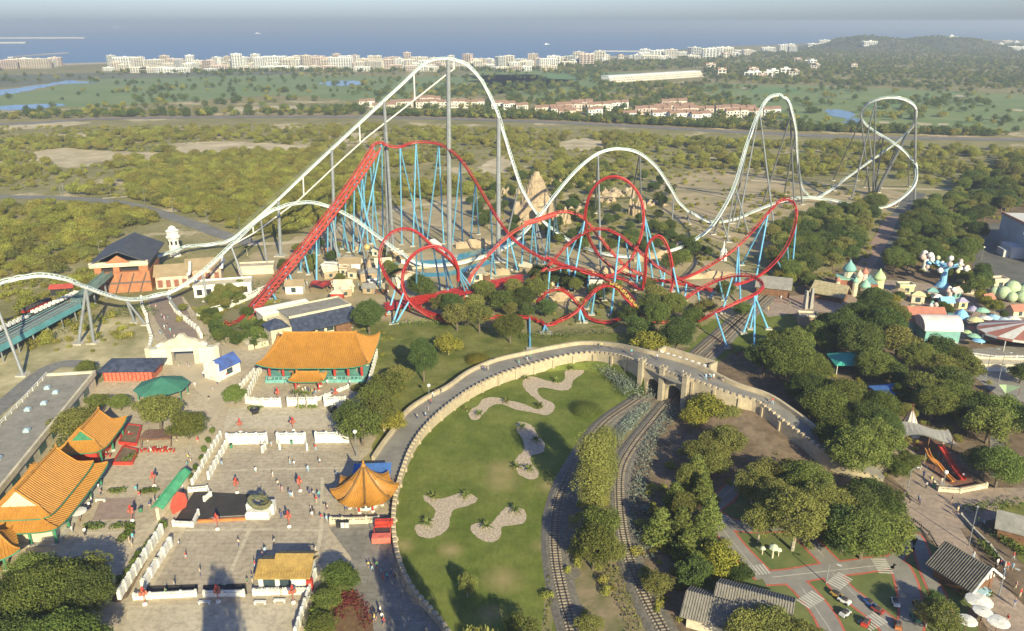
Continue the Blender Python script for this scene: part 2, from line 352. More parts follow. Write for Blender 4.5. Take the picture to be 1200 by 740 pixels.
# small trees for the scrubland and the far woods
def small_proto(nm, h, r, n, nl, size, key, sq=.8, th=.5):
    lb = lobes_round(h, r, n, th, sq, (.35, .6)); t = MB(); t.tube([(0, 0, -.2), (0, 0, h * .6)], [h * .035, h * .02], 5)
    return leaf_mesh(nm, lb, nl, size, LEAF[key], t, BARK, jit=.45)
SCRUB = [small_proto('scrub_pine', 4.4, 2.9, 11, 1500, .30, 'scrub') for _ in range(4)] + [small_proto('scrub_pine', 3.6, 2.7, 10, 1400, .30, 'olive') for _ in range(2)]
BUSHES = [small_proto('scrub_bush', 1.8, 1.6, 5, 420, .22, 'scrub', th=0) for _ in range(3)]
FAR = [small_proto('far_tree', 7, 4, 9, 520, .55, k, th=.5) for k in ('dark', 'broadleaf', 'scrub', 'dark')]
def scatter_gn(name, pts, scales, rots, protos, label, pick=None):
    n = len(pts); me = bpy.data.meshes.new(name); me.vertices.add(n); me.vertices.foreach_set('co', np.asarray(pts, float).ravel())
    for k, vals, ty in (('sc', scales, 'FLOAT'), ('rz', rots, 'FLOAT')):
        a = me.attributes.new(k, ty, 'POINT'); a.data.foreach_set('value', np.asarray(vals, float))
    a = me.attributes.new('pk', 'INT', 'POINT'); a.data.foreach_set('value', (rng.integers(0, len(protos), n) if pick is None else pick).astype(np.int32))
    o = link(bpy.data.objects.new(name, me)); ng = bpy.data.node_groups.new(name, 'GeometryNodeTree')
    ng.interface.new_socket('Geometry', in_out='INPUT', socket_type='NodeSocketGeometry'); ng.interface.new_socket('Geometry', in_out='OUTPUT', socket_type='NodeSocketGeometry')
    N = ng.nodes; L_ = ng.links; gi = N.new('NodeGroupInput'); go = N.new('NodeGroupOutput'); j = N.new('GeometryNodeJoinGeometry')
    def attr(nm, ty):
        x = N.new('GeometryNodeInputNamedAttribute'); x.data_type = ty; x.inputs[0].default_value = nm; return x
    asc, arz, apk = attr('sc', 'FLOAT'), attr('rz', 'FLOAT'), attr('pk', 'INT'); cx = N.new('ShaderNodeCombineXYZ'); L_.new(arz.outputs[0], cx.inputs[2])
    for i, pm in enumerate(protos):
        po = bpy.data.objects.new(pm.name, pm); oi = N.new('GeometryNodeObjectInfo'); oi.inputs['Object'].default_value = po; oi.inputs['As Instance'].default_value = True
        ip = N.new('GeometryNodeInstanceOnPoints'); cm = N.new('FunctionNodeCompare'); cm.data_type = 'INT'; cm.operation = 'EQUAL'
        cm.inputs[3].default_value = i; L_.new(apk.outputs[0], cm.inputs[2])
        L_.new(gi.outputs[0], ip.inputs['Points']); L_.new(cm.outputs[0], ip.inputs['Selection']); L_.new(oi.outputs['Geometry'], ip.inputs['Instance'])
        L_.new(asc.outputs[0], ip.inputs['Scale']); L_.new(cx.outputs[0], ip.inputs['Rotation']); L_.new(ip.outputs[0], j.inputs[0])
    L_.new(j.outputs[0], go.inputs[0]); o.modifiers.new('scatter', 'NODES').node_group = ng
    return tag(o, label, name.replace('_', ' '), kind='stuff')
# ---------------------------------------------------------------- ground, sea, far land
def vnoise(x, y, s, seed=0):
    x = np.asarray(x) / s; y = np.asarray(y) / s; xi = np.floor(x).astype(int); yi = np.floor(y).astype(int); fx = x - xi; fy = y - yi
    fx = fx * fx * (3 - 2 * fx); fy = fy * fy * (3 - 2 * fy)
    def h(a, b): return np.modf(np.abs(np.sin(a * 127.1 + b * 311.7 + seed * 74.7) * 43758.5453))[0]
    return (h(xi, yi) * (1 - fx) + h(xi + 1, yi) * fx) * (1 - fy) + (h(xi, yi + 1) * (1 - fx) + h(xi + 1, yi + 1) * fx) * fy
def groundmat():
    m = bpy.data.materials.new('scrub_ground'); m.use_nodes = True; nt = m.node_tree; b = nt.nodes['Principled BSDF']; b.inputs['Roughness'].default_value = .95
    b.inputs['Specular IOR Level'].default_value = .1
    geo = nt.nodes.new('ShaderNodeNewGeometry')
    def noise(s, det=6, ro=.6):
        n = nt.nodes.new('ShaderNodeTexNoise'); n.inputs['Scale'].default_value = s; n.inputs['Detail'].default_value = det; n.inputs['Roughness'].default_value = ro
        nt.links.new(geo.outputs['Position'], n.inputs['Vector']); return n.outputs[0]
    def ramp(src, stops):
        r = nt.nodes.new('ShaderNodeValToRGB'); e = r.color_ramp.elements
        while len(e) < len(stops): e.new(.5)
        for k, (p, c) in zip(e, stops): k.position = p; k.color = (*c, 1)
        nt.links.new(src, r.inputs[0]); return r.outputs[0]
    def mix(f, a, c):
        x = nt.nodes.new('ShaderNodeMixRGB'); nt.links.new(f, x.inputs[0]); nt.links.new(a, x.inputs[1]); nt.links.new(c, x.inputs[2]); return x.outputs[0]
    big = ramp(noise(.006), [(.35, (.19, .18, .07)), (.5, (.24, .215, .095)), (.65, (.14, .155, .05))])
    mid = ramp(noise(.05), [(.35, (.15, .14, .055)), (.62, (.31, .255, .14))])
    sand = ramp(noise(.018, 8, .7), [(.56, (0, 0, 0)), (.62, (1, 1, 1))])
    fine = ramp(noise(.6), [(.3, (.75, .75, .75)), (.7, (1.25, 1.25, 1.25))])
    half = nt.nodes.new('ShaderNodeMixRGB'); half.inputs[0].default_value = .5; nt.links.new(big, half.inputs[1]); nt.links.new(mid, half.inputs[2])
    sc_ = nt.nodes.new('ShaderNodeRGB'); sc_.outputs[0].default_value = (.46, .375, .235, 1)
    c = mix(sand, half.outputs[0], sc_.outputs[0])
    mu = nt.nodes.new('ShaderNodeMixRGB'); mu.blend_type = 'MULTIPLY'; mu.inputs[0].default_value = 1; nt.links.new(c, mu.inputs[1]); nt.links.new(fine, mu.inputs[2])
    nt.links.new(mu.outputs[0], b.inputs['Base Color']); return m
COAST = [(-900, 88), (-300, 80), (0, 78), (60, 75), (130, 73.5), (300, 72), (480, 71), (640, 70), (700, 68), (740, 66), (760, 63), (800, 58), (860, 54), (930, 52), (960, 50), (1040, 47), (1180, 47), (1400, 46), (2100, 44)]
cw = [tuple(G(x, y))[:2] for x, y in COAST]
ground = sheet('ground', [(-6000, 1200)] + cw + [(16000, 3000), (9000, -400), (-6000, -400)], groundmat(), 0.0, world=True)
sea_m = bpy.data.materials.new('sea_water'); sea_m.use_nodes = True; _b = sea_m.node_tree.nodes['Principled BSDF']
_b.inputs['Base Color'].default_value = (.06, .125, .20, 1); _b.inputs['Roughness'].default_value = .35; _b.inputs['Specular IOR Level'].default_value = .35
_n = sea_m.node_tree.nodes.new('ShaderNodeTexNoise'); _n.inputs['Scale'].default_value = .02; _n.inputs['Detail'].default_value = 8
_g = sea_m.node_tree.nodes.new('ShaderNodeNewGeometry'); _bu = sea_m.node_tree.nodes.new('ShaderNodeBump'); _bu.inputs['Strength'].default_value = .5; _bu.inputs['Distance'].default_value = 3
sea_m.node_tree.links.new(_g.outputs['Position'], _n.inputs['Vector']); sea_m.node_tree.links.new(_n.outputs[0], _bu.inputs['Height']); sea_m.node_tree.links.new(_bu.outputs[0], _b.inputs['Normal'])
sheet('sea', [(-24000, 900), (-24000, 34000), (26000, 34000), (26000, 900)], sea_m, -1.5, world=True)
sand = mat('beach_sand', (.42, .36, .26), var=.12, scale=.05); dirt = mat('sandy_dirt', (.42, .325, .19), c2=(.25, .205, .105), scale=.07, bump=.2)
paleearth = mat('pale_earth', (.56, .46, .30), c2=(.33, .27, .15), scale=.05)
fair = mat('fairway', (.135, .19, .055), c2=(.19, .225, .08), scale=.012)
asph = mat('asphalt', (.12, .115, .10), var=.2, scale=.15); asphp = mat('pale_asphalt', (.20, .19, .175), var=.15, scale=.12)
watr = mat('lake_water', (.10, .16, .21), rough=.2, var=.1, scale=.02, spec=.6)
teal = mat('channel_water', (.06, .24, .27), rough=.12, var=.2, scale=.3, spec=.5)
wet = mat('marsh', (.10, .115, .06), c2=(.16, .155, .09), scale=.01)
sheet('beach', [(-600, 86), (0, 79.5), (130, 74.8), (400, 73.2), (640, 71.2), (730, 68), (755, 64), (735, 65), (640, 69.6), (400, 71.6), (130, 73), (0, 77), (-600, 83)], sand, .12)
sheet('fairway', [(-200, 118), (0, 112), (130, 92), (330, 88), (470, 90), (640, 88), (660, 99), (480, 118), (330, 112), (200, 120), (0, 130), (-200, 134)], fair, .10, 4)
sheet('fairway', [(820, 99), (950, 101), (1130, 108), (1230, 116), (1240, 148), (1100, 155), (960, 148), (900, 138), (850, 120)], fair, .10, 4)
sheet('fairway', [(560, 83), (700, 83), (730, 104), (600, 114)], fair, .10, 3)
sheet('marsh', [(-100, 94), (0, 88), (120, 86), (330, 84), (320, 88), (120, 93), (0, 103), (-100, 106)], wet, .11, 4)
for p in ([(640, 86), (760, 86), (750, 92), (650, 93)], [(1045, 112), (1090, 112), (1100, 116), (1050, 118)], [(1010, 122), (1050, 121), (1055, 125), (1018, 127)], [(880, 105), (930, 104), (940, 108), (890, 110)]):
    sheet('green', p, mat('putting_green', (.13, .21, .07), var=.1, scale=.05), .16, 4)
for p in ([(1030, 143), (1040, 143), (1042, 145), (1032, 145)], [(1075, 144), (1090, 145), (1092, 147), (1078, 147)], [(1120, 112), (1135, 112), (1137, 113.5), (1122, 114)], [(1100, 145), (1112, 145), (1110, 147), (1100, 147)], [(870, 103), (880, 103), (880, 104.5), (870, 104.5)], [(1185, 128), (1198, 129), (1198, 131), (1188, 130)]):
    sheet('bunker', p, paleearth, .18, 4)
for p in ([(-160, 118), (-60, 112), (0, 105.5), (40, 101), (70, 96), (78, 94.5), (105, 96), (112, 97.5), (70, 99.5), (40, 105.5), (0, 112.5), (-60, 120)], [(-20, 127), (20, 123.5), (68, 122), (75, 124), (50, 127), (0, 130)],
          [(375, 97), (400, 95), (425, 96), (420, 100), (385, 101)], [(965, 130), (985, 129), (1000, 135), (998, 139), (978, 137)], [(990, 141), (1005, 139), (1012, 143), (1004, 147), (993, 146)], [(860, 168), (845, 168), (840, 171), (858, 171)]):
    sheet('lake', p, watr, .2, 4)
for p in ([(30, 182), (70, 174), (130, 178), (195, 180), (185, 190), (120, 190), (90, 198), (50, 192)], [(195, 170), (260, 166), (340, 170), (372, 172), (368, 179), (300, 178), (240, 184), (205, 180)], [(380, 160), (440, 156), (470, 163), (420, 168)],
          [(560, 197), (578, 186), (592, 184), (604, 196), (590, 204), (565, 203)], [(655, 168), (690, 162), (712, 168), (690, 177), (664, 176)], [(270, 127), (340, 124), (350, 129), (280, 131)],
          [(-80, 150), (0, 146), (60, 143), (110, 144), (60, 150), (0, 153), (-80, 158)], [(60, 160), (110, 156), (150, 160), (100, 166)]):
    sheet('sand_patch', p, paleearth, .14, 5)
sheet('coaster_field', [(765, 212), (820, 200), (900, 205), (960, 222), (1040, 222), (1070, 236), (1050, 250), (990, 252), (940, 285), (900, 300), (860, 292), (800, 262), (770, 240)], dirt, .05, 4)
sheet('coaster_field', [(440, 240), (500, 232), (560, 232), (600, 250), (640, 262), (700, 272), (820, 300), (900, 330), (880, 370), (800, 372), (700, 350), (600, 380), (560, 372), (450, 378), (330, 350), (290, 330), (300, 296), (380, 270)], dirt, .05, 4)
ribbon('highway', [(-300, 152), (0, 146.5), (130, 139.5), (400, 137.5), (640, 143.5), (860, 155), (1000, 161), (1180, 164), (1500, 170)], 16, asphp, .2)
ribbon('verge', [(-300, 150.5), (0, 145.3), (130, 138.3), (400, 136.2), (640, 142), (860, 153.5), (1000, 159.5), (1180, 162.5), (1500, 168.5)], 7, mat('earth_verge', (.26, .16, .10), var=.2, scale=.05), .16)
ribbon('park_road', [(-200, 228), (0, 231), (60, 232), (115, 235), (160, 242), (200, 254), (235, 266), (262, 276), (300, 287)], 8, asphp, .10)
ribbon('dirt_road', [(290, 287), (345, 284), (390, 272), (430, 255), (480, 243), (560, 233), (640, 222)], 5, paleearth, .12)
ribbon('dirt_road', [(120, 233), (200, 226), (330, 210), (360, 200)], 3, paleearth, .11)
ribbon('service_road', [(1075, 226), (1062, 245), (1045, 272), (1028, 300), (1010, 335)], 9, asph, .12)
ribbon('footpath', [(1046, 254), (1030, 285), (1012, 315), (990, 345), (950, 352), (905, 352)], 6, mat('reddish_paving', (.30, .20, .15), var=.15, scale=.5), .13)
ribbon('dirt_road', [(880, 212), (960, 216), (1060, 222), (1200, 222)], 5, paleearth, .12)

# ---- hills on the cape
def hill(name, px, Y, hz, wx, wy, seed):
    c = AY(px, 45, Y); n = 40; vs = []; fs = []
    for j in range(n + 1):
        for i in range(n + 1):
            u = i / n * 2 - 1; v = j / n * 2 - 1; r2 = u * u + v * v
            h = hz * max(0, 1 - r2) ** 1.3 * (1 + .22 * (float(vnoise(c.x + u * wx, v * wy, wx * .3, seed)) - .5)) - .6 - (2 if r2 > 1 else 0)
            vs.append((c.x + u * wx, Y + v * wy, h))
    for j in range(n):
        for i in range(n): a = j * (n + 1) + i; fs.append((a, a + 1, a + n + 2, a + n + 1))
    mb = MB(); mb.add(vs, fs); o = mb.build(name, mat('wooded_hill', (.075, .085, .035), c2=(.13, .12, .065), scale=.02), smooth=True); o['kind'] = 'structure'
    def z(x, y):
        u = (x - c.x) / wx; v = (y - Y) / wy
        return max(0.0, hz * max(0, 1 - u * u - v * v) ** 1.3 * (1 + .22 * (float(vnoise(c.x + u * wx, v * wy, wx * .3, seed)) - .5)) - .6)
    return z
HILLS = [hill('hill', 1020, 2900, 42, 190, 360, 1), hill('hill', 1106, 2900, 41, 185, 360, 2), hill('hill', 990, 2950, 12, 200, 350, 3)]
def hz_at(x, y): return max([0.0] + [f(x, y) for f in HILLS])

# ---- town blocks
TC = {'white': (.66, .65, .62), 'cream': (.60, .55, .47), 'sandy': (.52, .44, .36), 'pinkish': (.50, .40, .35), 'grey': (.46, .46, .45)}
TM = {k: mat('render_' + k, v, var=.08, scale=.1) for k, v in TC.items()}
winm = mat('dark_window', (.05, .06, .07), rough=.2, spec=.6); tile = mat('terracotta', (.27, .165, .12), var=.25, scale=.6)
def block(w_, d_, h_, ck, balc=True, roof=False):
    mb = MB(); mb.mi = 0; mb.bz(-w_ / 2, w_ / 2, -d_ / 2, d_ / 2, -1, h_)
    nf = max(2, int(h_ / 3.1)); fh = h_ / nf; nb = max(2, int(w_ / 5.5)); bw = w_ / nb
    for f in range(nf):
        z = f * fh
        for i in range(nb):
            x = -w_ / 2 + bw * i; mb.mi = 1; mb.bz(x + bw * .16, x + bw * .84, -d_ / 2 - .12, -d_ / 2 + .3, z + .7, z + fh * .85)
        if balc and f: mb.mi = 0; mb.bz(-w_ / 2 + .5, w_ / 2 - .5, -d_ / 2 - 1.5, -d_ / 2 - .02, z - .12, z + .75)
        mb.mi = 1
        for sx in (-1, 1):
            for k in (-.25, .2): mb.bz(min(sx * (w_ / 2 + .12), sx * (w_ / 2 - .3)), max(sx * (w_ / 2 + .12), sx * (w_ / 2 - .3)), d_ * k - 1, d_ * k + 1, z + .8, z + fh * .8)
    mb.mi = 0; mb.bz(-w_ / 2 - .25, w_ / 2 + .25, -d_ / 2 - .25, -d_ / 2 + .1, h_ - .2, h_ + .9); mb.bz(-w_ / 2 - .25, w_ / 2 + .25, d_ / 2 - .1, d_ / 2 + .25, h_ - .2, h_ + .9)
    mb.bz(-2.5, 3, -3, 2.5, h_, h_ + 2.8)
    if roof: mb.mi = 2; mb.gable(-w_ / 2, w_ / 2, -d_ / 2, d_ / 2, h_ + .2, 2.6, .6, .3)
    me_o = mb.build('apartment_block', [TM[ck], winm, tile]); me = me_o.data; bpy.data.objects.remove(me_o); return me
BL = {}
def blockmesh(ck, size):
    k = (ck, size)
    if k not in BL:
        w_, d_, h_ = {'low': (34, 14, 10), 'mid': (26, 15, 19), 'tall': (22, 16, 30), 'slab': (52, 15, 22), 'villa': (13, 10, 6.5)}[size]
        BL[k] = block(w_, d_, h_, ck, size != 'villa', size == 'villa' and ck in ('cream', 'sandy'))
    return BL[k]
SZW = {'low': 'low long', 'mid': 'five storey', 'tall': 'tall narrow', 'slab': 'long many storey', 'villa': 'small'}
def town(p, ck, size, where, group, name='apartment_block', cat='apartment block', s=1.0):
    o = bpy.data.objects.new(name, blockmesh(ck, size)); link(o); z = hz_at(p[0], p[1]); o.location = (p[0], p[1], max(0, z - 1)); o.scale = (s * random.uniform(.85, 1.15), s, s * random.uniform(.85, 1.15))
    o.rotation_euler = (0, 0, random.choice((0, 0, 0, .15, -.2, .5, -.4, .9)))
    kind = 'villa' if size == 'villa' else 'flat-roofed block'
    tag(o, f'{SZW[size]} {ck} {kind} {where}', cat, group)
def pickc(): return random.choices(list(TC), (5, 4, 3, 2, 1))[0]
x = 128
while x < 645:
    b_ = 82.5 if x < 250 else 79.5 if x < 420 else 80.5
    wd = 'at the western end of the beach town' if x < 260 else 'in the beach town behind the lake' if x < 400 else 'in the beach town beyond the highest track' if x < 560 else 'at the eastern end of the beach town'
    town(G(x, b_ + random.uniform(-1, .8)), pickc(), random.choice(('mid', 'mid', 'slab', 'tall', 'low')), wd, 'apartment blocks of the beach town', s=random.uniform(.6, .9))
    town(G(x + 4, b_ - 3.2), pickc(), random.choice(('mid', 'tall', 'slab', 'mid')), wd, 'apartment blocks of the beach town', s=random.uniform(.6, .85))
    if random.random() < .35: town(G(x + 2, b_ + 3.0), pickc(), 'low', wd, 'apartment blocks of the beach town', s=.8)
    x += random.uniform(6.5, 10.5)
for x, y, c, s in [(-40, 82, 'sandy', 'slab'), (-15, 83, 'sandy', 'slab'), (8, 81, 'pinkish', 'slab'), (2, 78, 'grey', 'low'), (22, 80, 'sandy', 'slab'), (38, 79, 'cream', 'mid'), (47, 80, 'sandy', 'slab'), (60, 79, 'cream', 'mid'), (30, 77, 'white', 'mid'), (66, 77.5, 'pinkish', 'mid')]:
    town(G(x, y), c, s, 'by the harbour', 'blocks by the harbour', s=.85)
for i in range(70):
    t = random.random(); x = 655 + 270 * t + random.uniform(-8, 8); y = 75 - 14 * t ** .8 + random.uniform(-2.5, 3)
    town(G(x, y), random.choice(('white', 'white', 'cream', 'grey')), random.choice(('villa', 'low', 'low', 'mid')), 'on the white slope towards the cape' if x > 780 else 'between beach town and cape', 'white houses towards the cape', s=random.uniform(.8, 1.15))
town(G(687, 76.5), 'pinkish', 'mid', 'standing alone near the end of the beach', 'blocks of the beach town', s=1.2)
for x, y, s in [(845, 88, 1), (882, 86, 1), (886, 90, .9), (900, 91, 1), (905, 88, 1), (930, 90, 1), (955, 82, 1), (935, 74, 1), (950, 76, 1.1), (866, 64, 1), (850, 68, 1), (832, 81, 1), (862, 66, 1), (920, 87, 1), (893, 93, .8), (878, 91, 1.1), (1000, 80, .7)]:
    town(G(x, y), random.choice(('white', 'cream')), 'villa', 'among the pines below the cape', 'villas among the pines', 'villa', 'villa', s=s * 1.25)
for x, y, sz, s in [(952, 57, 'low', 1), (965, 57, 'low', 1), (980, 54, 'mid', 1.2), (988, 55, 'mid', 1), (1000, 54, 'low', 1), (1010, 53, 'low', 1), (1018, 60, 'low', 1.2), (1032, 56, 'villa', 1.4), (1045, 55, 'villa', 1.4), (1063, 52, 'slab', 1), (1073, 51, 'mid', 1.2), (1078, 50, 'slab', .9), (1060, 55, 'low', 1),
                    (1100, 54, 'low', 1), (1112, 56, 'villa', 1.3), (1128, 53, 'slab', 1.1), (1140, 56, 'low', 1.3), (1153, 56, 'low', 1.3), (1150, 58, 'low', 1), (1180, 51, 'low', 1.2), (1190, 52, 'villa', 1.6), (1172, 54, 'villa', 1.5), (1188, 60, 'low', 1), (1198, 59, 'villa', 1.5)]:
    town(G(x, y), random.choice(('white', 'white', 'cream')), sz, 'on the wooded cape', 'buildings on the wooded cape', s=s)
# white domed house on the summit
pz = AY(1114, 40, 2900); zz = hz_at(pz.x, 2900)
t = thing('hilltop_building', 'white low building with rounded drum on the summit of the wooded hill', 'building', (pz.x, 2900, zz - 1))
MB().bz(-24, 24, -8, 8, 0, 5).build('wall', TM['white'], t); MB().lathe((4, 0, 5), [(7, 0), (7, 3), (5.5, 5), (2, 6.5)], 16).build('drum', TM['white'], t)
MB().bz(-25, 25, -9, 9, 5, 5.5).build('roof', TM['grey'], t)

# terraced white hotel with fins
p0, p1 = G(715, 97), G(822, 90)
ang = math.atan2(p1.y - p0.y, p1.x - p0.x); Ln = (p1 - p0).length
t = thing('hotel', 'long white stepped hotel with rows of fins between terraces among the pines', 'hotel', tuple(p0), ang)
MB().bz(0, Ln, 4, 20, 0, 9).build('wall', TM['white'], t)
fn = MB(); n = 34
for i in range(n + 1):
    x = Ln * i / n; fn.add([(x - .5, -5, 0), (x + .5, -5, 0), (x + .5, 4, 9.8), (x - .5, 4, 9.8), (x - .5, 4, 0), (x + .5, 4, 0)], [(0, 1, 2, 3), (0, 3, 4), (1, 5, 2), (0, 4, 5, 1), (3, 2, 5, 4)])
fn.build('fin', TM['white'], t)
tr = MB()
for f in range(3): tr.bz(0.6, Ln - .6, -3.6 + f * 2.9, 3.9, f * 3 , f * 3 + 2.2)
tr.build('terrace', TM['sandy'], t); MB().bz(-.5, Ln + .5, 3.6, 20.4, 9.0, 9.6).build('roof', TM['white'], t)

# terracotta row houses below the highway hedge
def rowhouse(px, py, W, ck, lab, ang=0.0, h=6.5, units=None):
    t = thing('row_house', lab, 'row of houses', tuple(G(px, py)), ang, 'terracotta roofed row houses')
    u = units or max(2, int(W / 7)); wl = MB(); wl.mi = 0; rf = MB(); wi = MB()
    for i in range(u):
        x0 = -W / 2 + W * i / u; x1 = x0 + W / u; dy = (i % 2) * 1.2; hh = h + (i % 3) * .5
        wl.bz(x0, x1, dy, dy + 9, 0, hh); rf.gable(x0 + .05, x1 - .05, dy, dy + 9, hh, 1.9, .5, .25)
        for f in range(2): wi.bz(x0 + 1.2, x0 + 2.8, dy - .1, dy + .2, 1 + f * 2.9, 2.7 + f * 2.9); wi.bz(x1 - 2.6, x1 - 1.2, dy - .1, dy + .2, 1 + f * 2.9, 2.4 + f * 2.9)
        wl.bz(x0 + .8, x1 - .8, dy - 1.6, dy, 3, 3.8)
    wl.build('wall', TM[ck], t); rf.build('roof', tile, t); wi.build('window', winm, t)
rows = [(512, 127, 44, 'cream'), (545, 127, 40, 'cream'), (500, 122, 30, 'pinkish'), (470, 127, 24, 'cream'), (450, 131, 22, 'sandy'), (585, 128, 16, 'white'), (597, 129, 12, 'white'), (612, 131, 12, 'cream'), (640, 134, 22, 'cream'), (658, 135, 20, 'cream'), (667, 130, 26, 'pinkish'), (682, 127, 22, 'pinkish'), (665, 138, 16, 'sandy'), (702, 130, 24, 'cream'), (698, 136, 14, 'white'),
        (725, 128, 20, 'white'), (738, 141, 12, 'white'), (765, 135, 34, 'pinkish'), (790, 132, 40, 'pinkish'), (813, 135, 38, 'pinkish'), (862, 134, 38, 'pinkish'), (872, 138, 34, 'cream'), (800, 141, 24, 'white'), (822, 142, 18, 'white'), (790, 126, 26, 'sandy'), (776, 140, 18, 'white'), (905, 136, 16, 'white'), (430, 126, 16, 'cream')]
for i, (px, py, W, ck) in enumerate(rows):
    side = 'behind the first drop column' if px < 600 else 'left of the camelback crest' if px < 700 else 'behind the camelback' if px < 780 else 'left of the third hill' if px < 850 else 'inside the third hill'
    rowhouse(px, py, W * 1.05, ck, f'{ck} row of {max(2, int(W * 1.05 / 7))} houses with terracotta roofs {side}', random.uniform(-.1, .1))

# breakwaters, ships
def mole(pts, wd, lab, h=4):
    c = [G(*p) for p in pts]; mb = MB()
    for a, b in zip(c, c[1:]): mb.beam((a.x, a.y, -.5), (b.x, b.y, -.5), wd, h * 2)
    tag(mb.build('breakwater', mat('breakwater_stone', (.42, .40, .37), var=.12, scale=.05)), lab, 'breakwater')
mole([(-300, 45.5), (100, 45)], 40, 'long pale breakwater wall reaching far out to sea', 6)
mole([(-200, 52), (32, 50.5)], 60, 'short dark harbour mole with low sheds on it', 5)
mole([(12, 67.5), (45, 64.5), (78, 62.2)], 14, 'thin curved mole in front of the harbour town', 2)
mole([(706, 60), (765, 60.3)], 14, 'long low mole at the end of the beach beside the cape', 2)
def ship(px, py, L_, lab):
    p = G(px, py); t = thing('ship', lab, 'ship', (p.x, p.y, -1.4)); wm = mat('ship_white', (.8, .8, .8)); s = L_
    MB().add([(-s / 2, -s * .08, 0), (s * .4, -s * .08, 0), (s / 2, 0, 0), (s * .4, s * .08, 0), (-s / 2, s * .08, 0), (-s / 2, -s * .1, s * .08), (s * .42, -s * .1, s * .08), (s * .56, 0, s * .1), (s * .42, s * .1, s * .08), (-s / 2, s * .1, s * .08)],
             [(4, 3, 2, 1, 0), (5, 6, 7, 8, 9), (0, 1, 6, 5), (1, 2, 7, 6), (2, 3, 8, 7), (3, 4, 9, 8), (4, 0, 5, 9)]).build('hull', wm, t)
    MB().bz(-s * .35, s * .1, -s * .07, s * .07, s * .08, s * .16).bz(-s * .3, 0, -s * .06, s * .06, s * .16, s * .22).build('superstructure', wm, t)
    MB().lathe((-s * .2, 0, s * .22), [(s * .03, 0), (s * .025, s * .07)], 8).build('funnel', TM['grey'], t)
ship(138, 32.7, 120, 'white ship out on the horizon'); ship(302, 39.5, 45, 'tiny white boat off the beach town'); ship(641, 52, 22, 'small white boat off the right end of the beach')

# ---------------------------------------------------------------- scrub and woods
SANDS = [[(30, 182), (70, 174), (130, 178), (195, 180), (185, 190), (120, 190), (90, 198), (50, 192)], [(195, 170), (260, 166), (340, 170), (372, 172), (368, 179), (300, 178), (240, 184), (205, 180)], [(655, 168), (690, 162), (712, 168), (690, 177), (664, 176)], [(560, 197), (578, 186), (592, 184), (604, 196), (590, 204), (565, 203)]]
def sample(poly, dens, nz=0.0, ns=25, seed=1, thr=.5, excl=()):
    w_ = [G(*p) for p in poly]; x0, x1 = min(p.x for p in w_), max(p.x for p in w_); y0, y1 = min(p.y for p in w_), max(p.y for p in w_)
    n = int((x1 - x0) * (y1 - y0) * dens); x = rng.uniform(x0, x1, n); y = rng.uniform(y0, y1, n); px, py = PXa(x, y); k = inpoly(px, py, poly)
    for e in excl: k &= ~inpoly(px, py, e)
    if nz: nn = .65 * vnoise(x, y, ns, seed) + .35 * vnoise(x, y, ns / 3, seed + 5); k &= rng.random(n) < (1 - nz) + nz * np.clip((nn - thr) * 6 + .5, 0, 1)
    k &= (px > -150) & (px < 1350)
    return np.stack([x[k], y[k]], 1)
def road_clear(P, path, wd):
    c = catmull([np.array(tuple(G(*q))[:2]) for q in path], 10); c = np.array(c)
    d = np.min(np.hypot(P[:, None, 0] - c[None, :, 0], P[:, None, 1] - c[None, :, 1]), 1); return P[d > wd]
ROADS = [([(-200, 228), (0, 231), (60, 232), (115, 235), (160, 242), (200, 254), (235, 266), (262, 276), (300, 287)], 8), ([(290, 287), (345, 284), (390, 272), (430, 255), (480, 243), (560, 233), (640, 222)], 5)]
WOOD = [(140, 207), (200, 190), (300, 180), (400, 182), (445, 198), (440, 240), (385, 262), (340, 276), (300, 281), (262, 268), (215, 250), (160, 236)]
LOW = [(-120, 238), (0, 239), (110, 243), (165, 252), (200, 265), (145, 268), (110, 290), (105, 320), (60, 322), (20, 326), (0, 335), (-120, 350)]
MIDS = [(-150, 155), (420, 150), (700, 158), (880, 168), (1250, 178), (1250, 222), (1080, 222), (1000, 212), (880, 200), (770, 200), (700, 215), (640, 222), (560, 228), (470, 238), (440, 240), (300, 281), (120, 232), (-150, 228)]
P1 = sample(WOOD, .055, .25, 20, 3, .35, SANDS); P2 = sample(LOW, .035, .75, 22, 4, .45); P3 = sample(MIDS, .020, .93, 45, 5, .52, SANDS + [WOOD])
P4 = sample([(-150, 238), (110, 240), (150, 268), (112, 330), (140, 400), (0, 430), (-150, 430)], .010, .8, 18, 9, .55, [LOW])
for p_, w_ in ROADS: P1, P2, P3 = road_clear(P1, p_, w_), road_clear(P2, p_, w_), road_clear(P3, p_, w_)
near = np.concatenate([P1, P2]); near = near[np.argsort(near[:, 1])]
IND = 190
for i, (x, y) in enumerate(near[:IND]):
    pm = SCRUB[i % 6]; o = bpy.data.objects.new('scrub_pine', pm); link(o); o.location = (x, y, 0); s = random.uniform(.7, 1.35); o.scale = (s, s, s * random.uniform(.85, 1.1)); o.rotation_euler = (0, 0, random.uniform(0, 6.28))
    px_ = PX((x, y, 0))
    wh = 'left of the coaster station below the park road' if px_[0] < 120 else 'behind the coaster station beside the park road' if px_[1] < 262 else 'at the near edge of the pine wood'
    tag(o, f'rounded olive green pine in the scrub {wh}', 'pine tree', 'scrub pines around the park road')
rest = np.concatenate([near[IND:], P3, P4])
scatter_gn('scrub_woodland', np.c_[rest, np.zeros(len(rest))], rng.uniform(.6, 1.4, len(rest)), rng.uniform(0, 6.28, len(rest)), SCRUB, 'dense olive green pine scrub spread over the dry plain behind the rides')
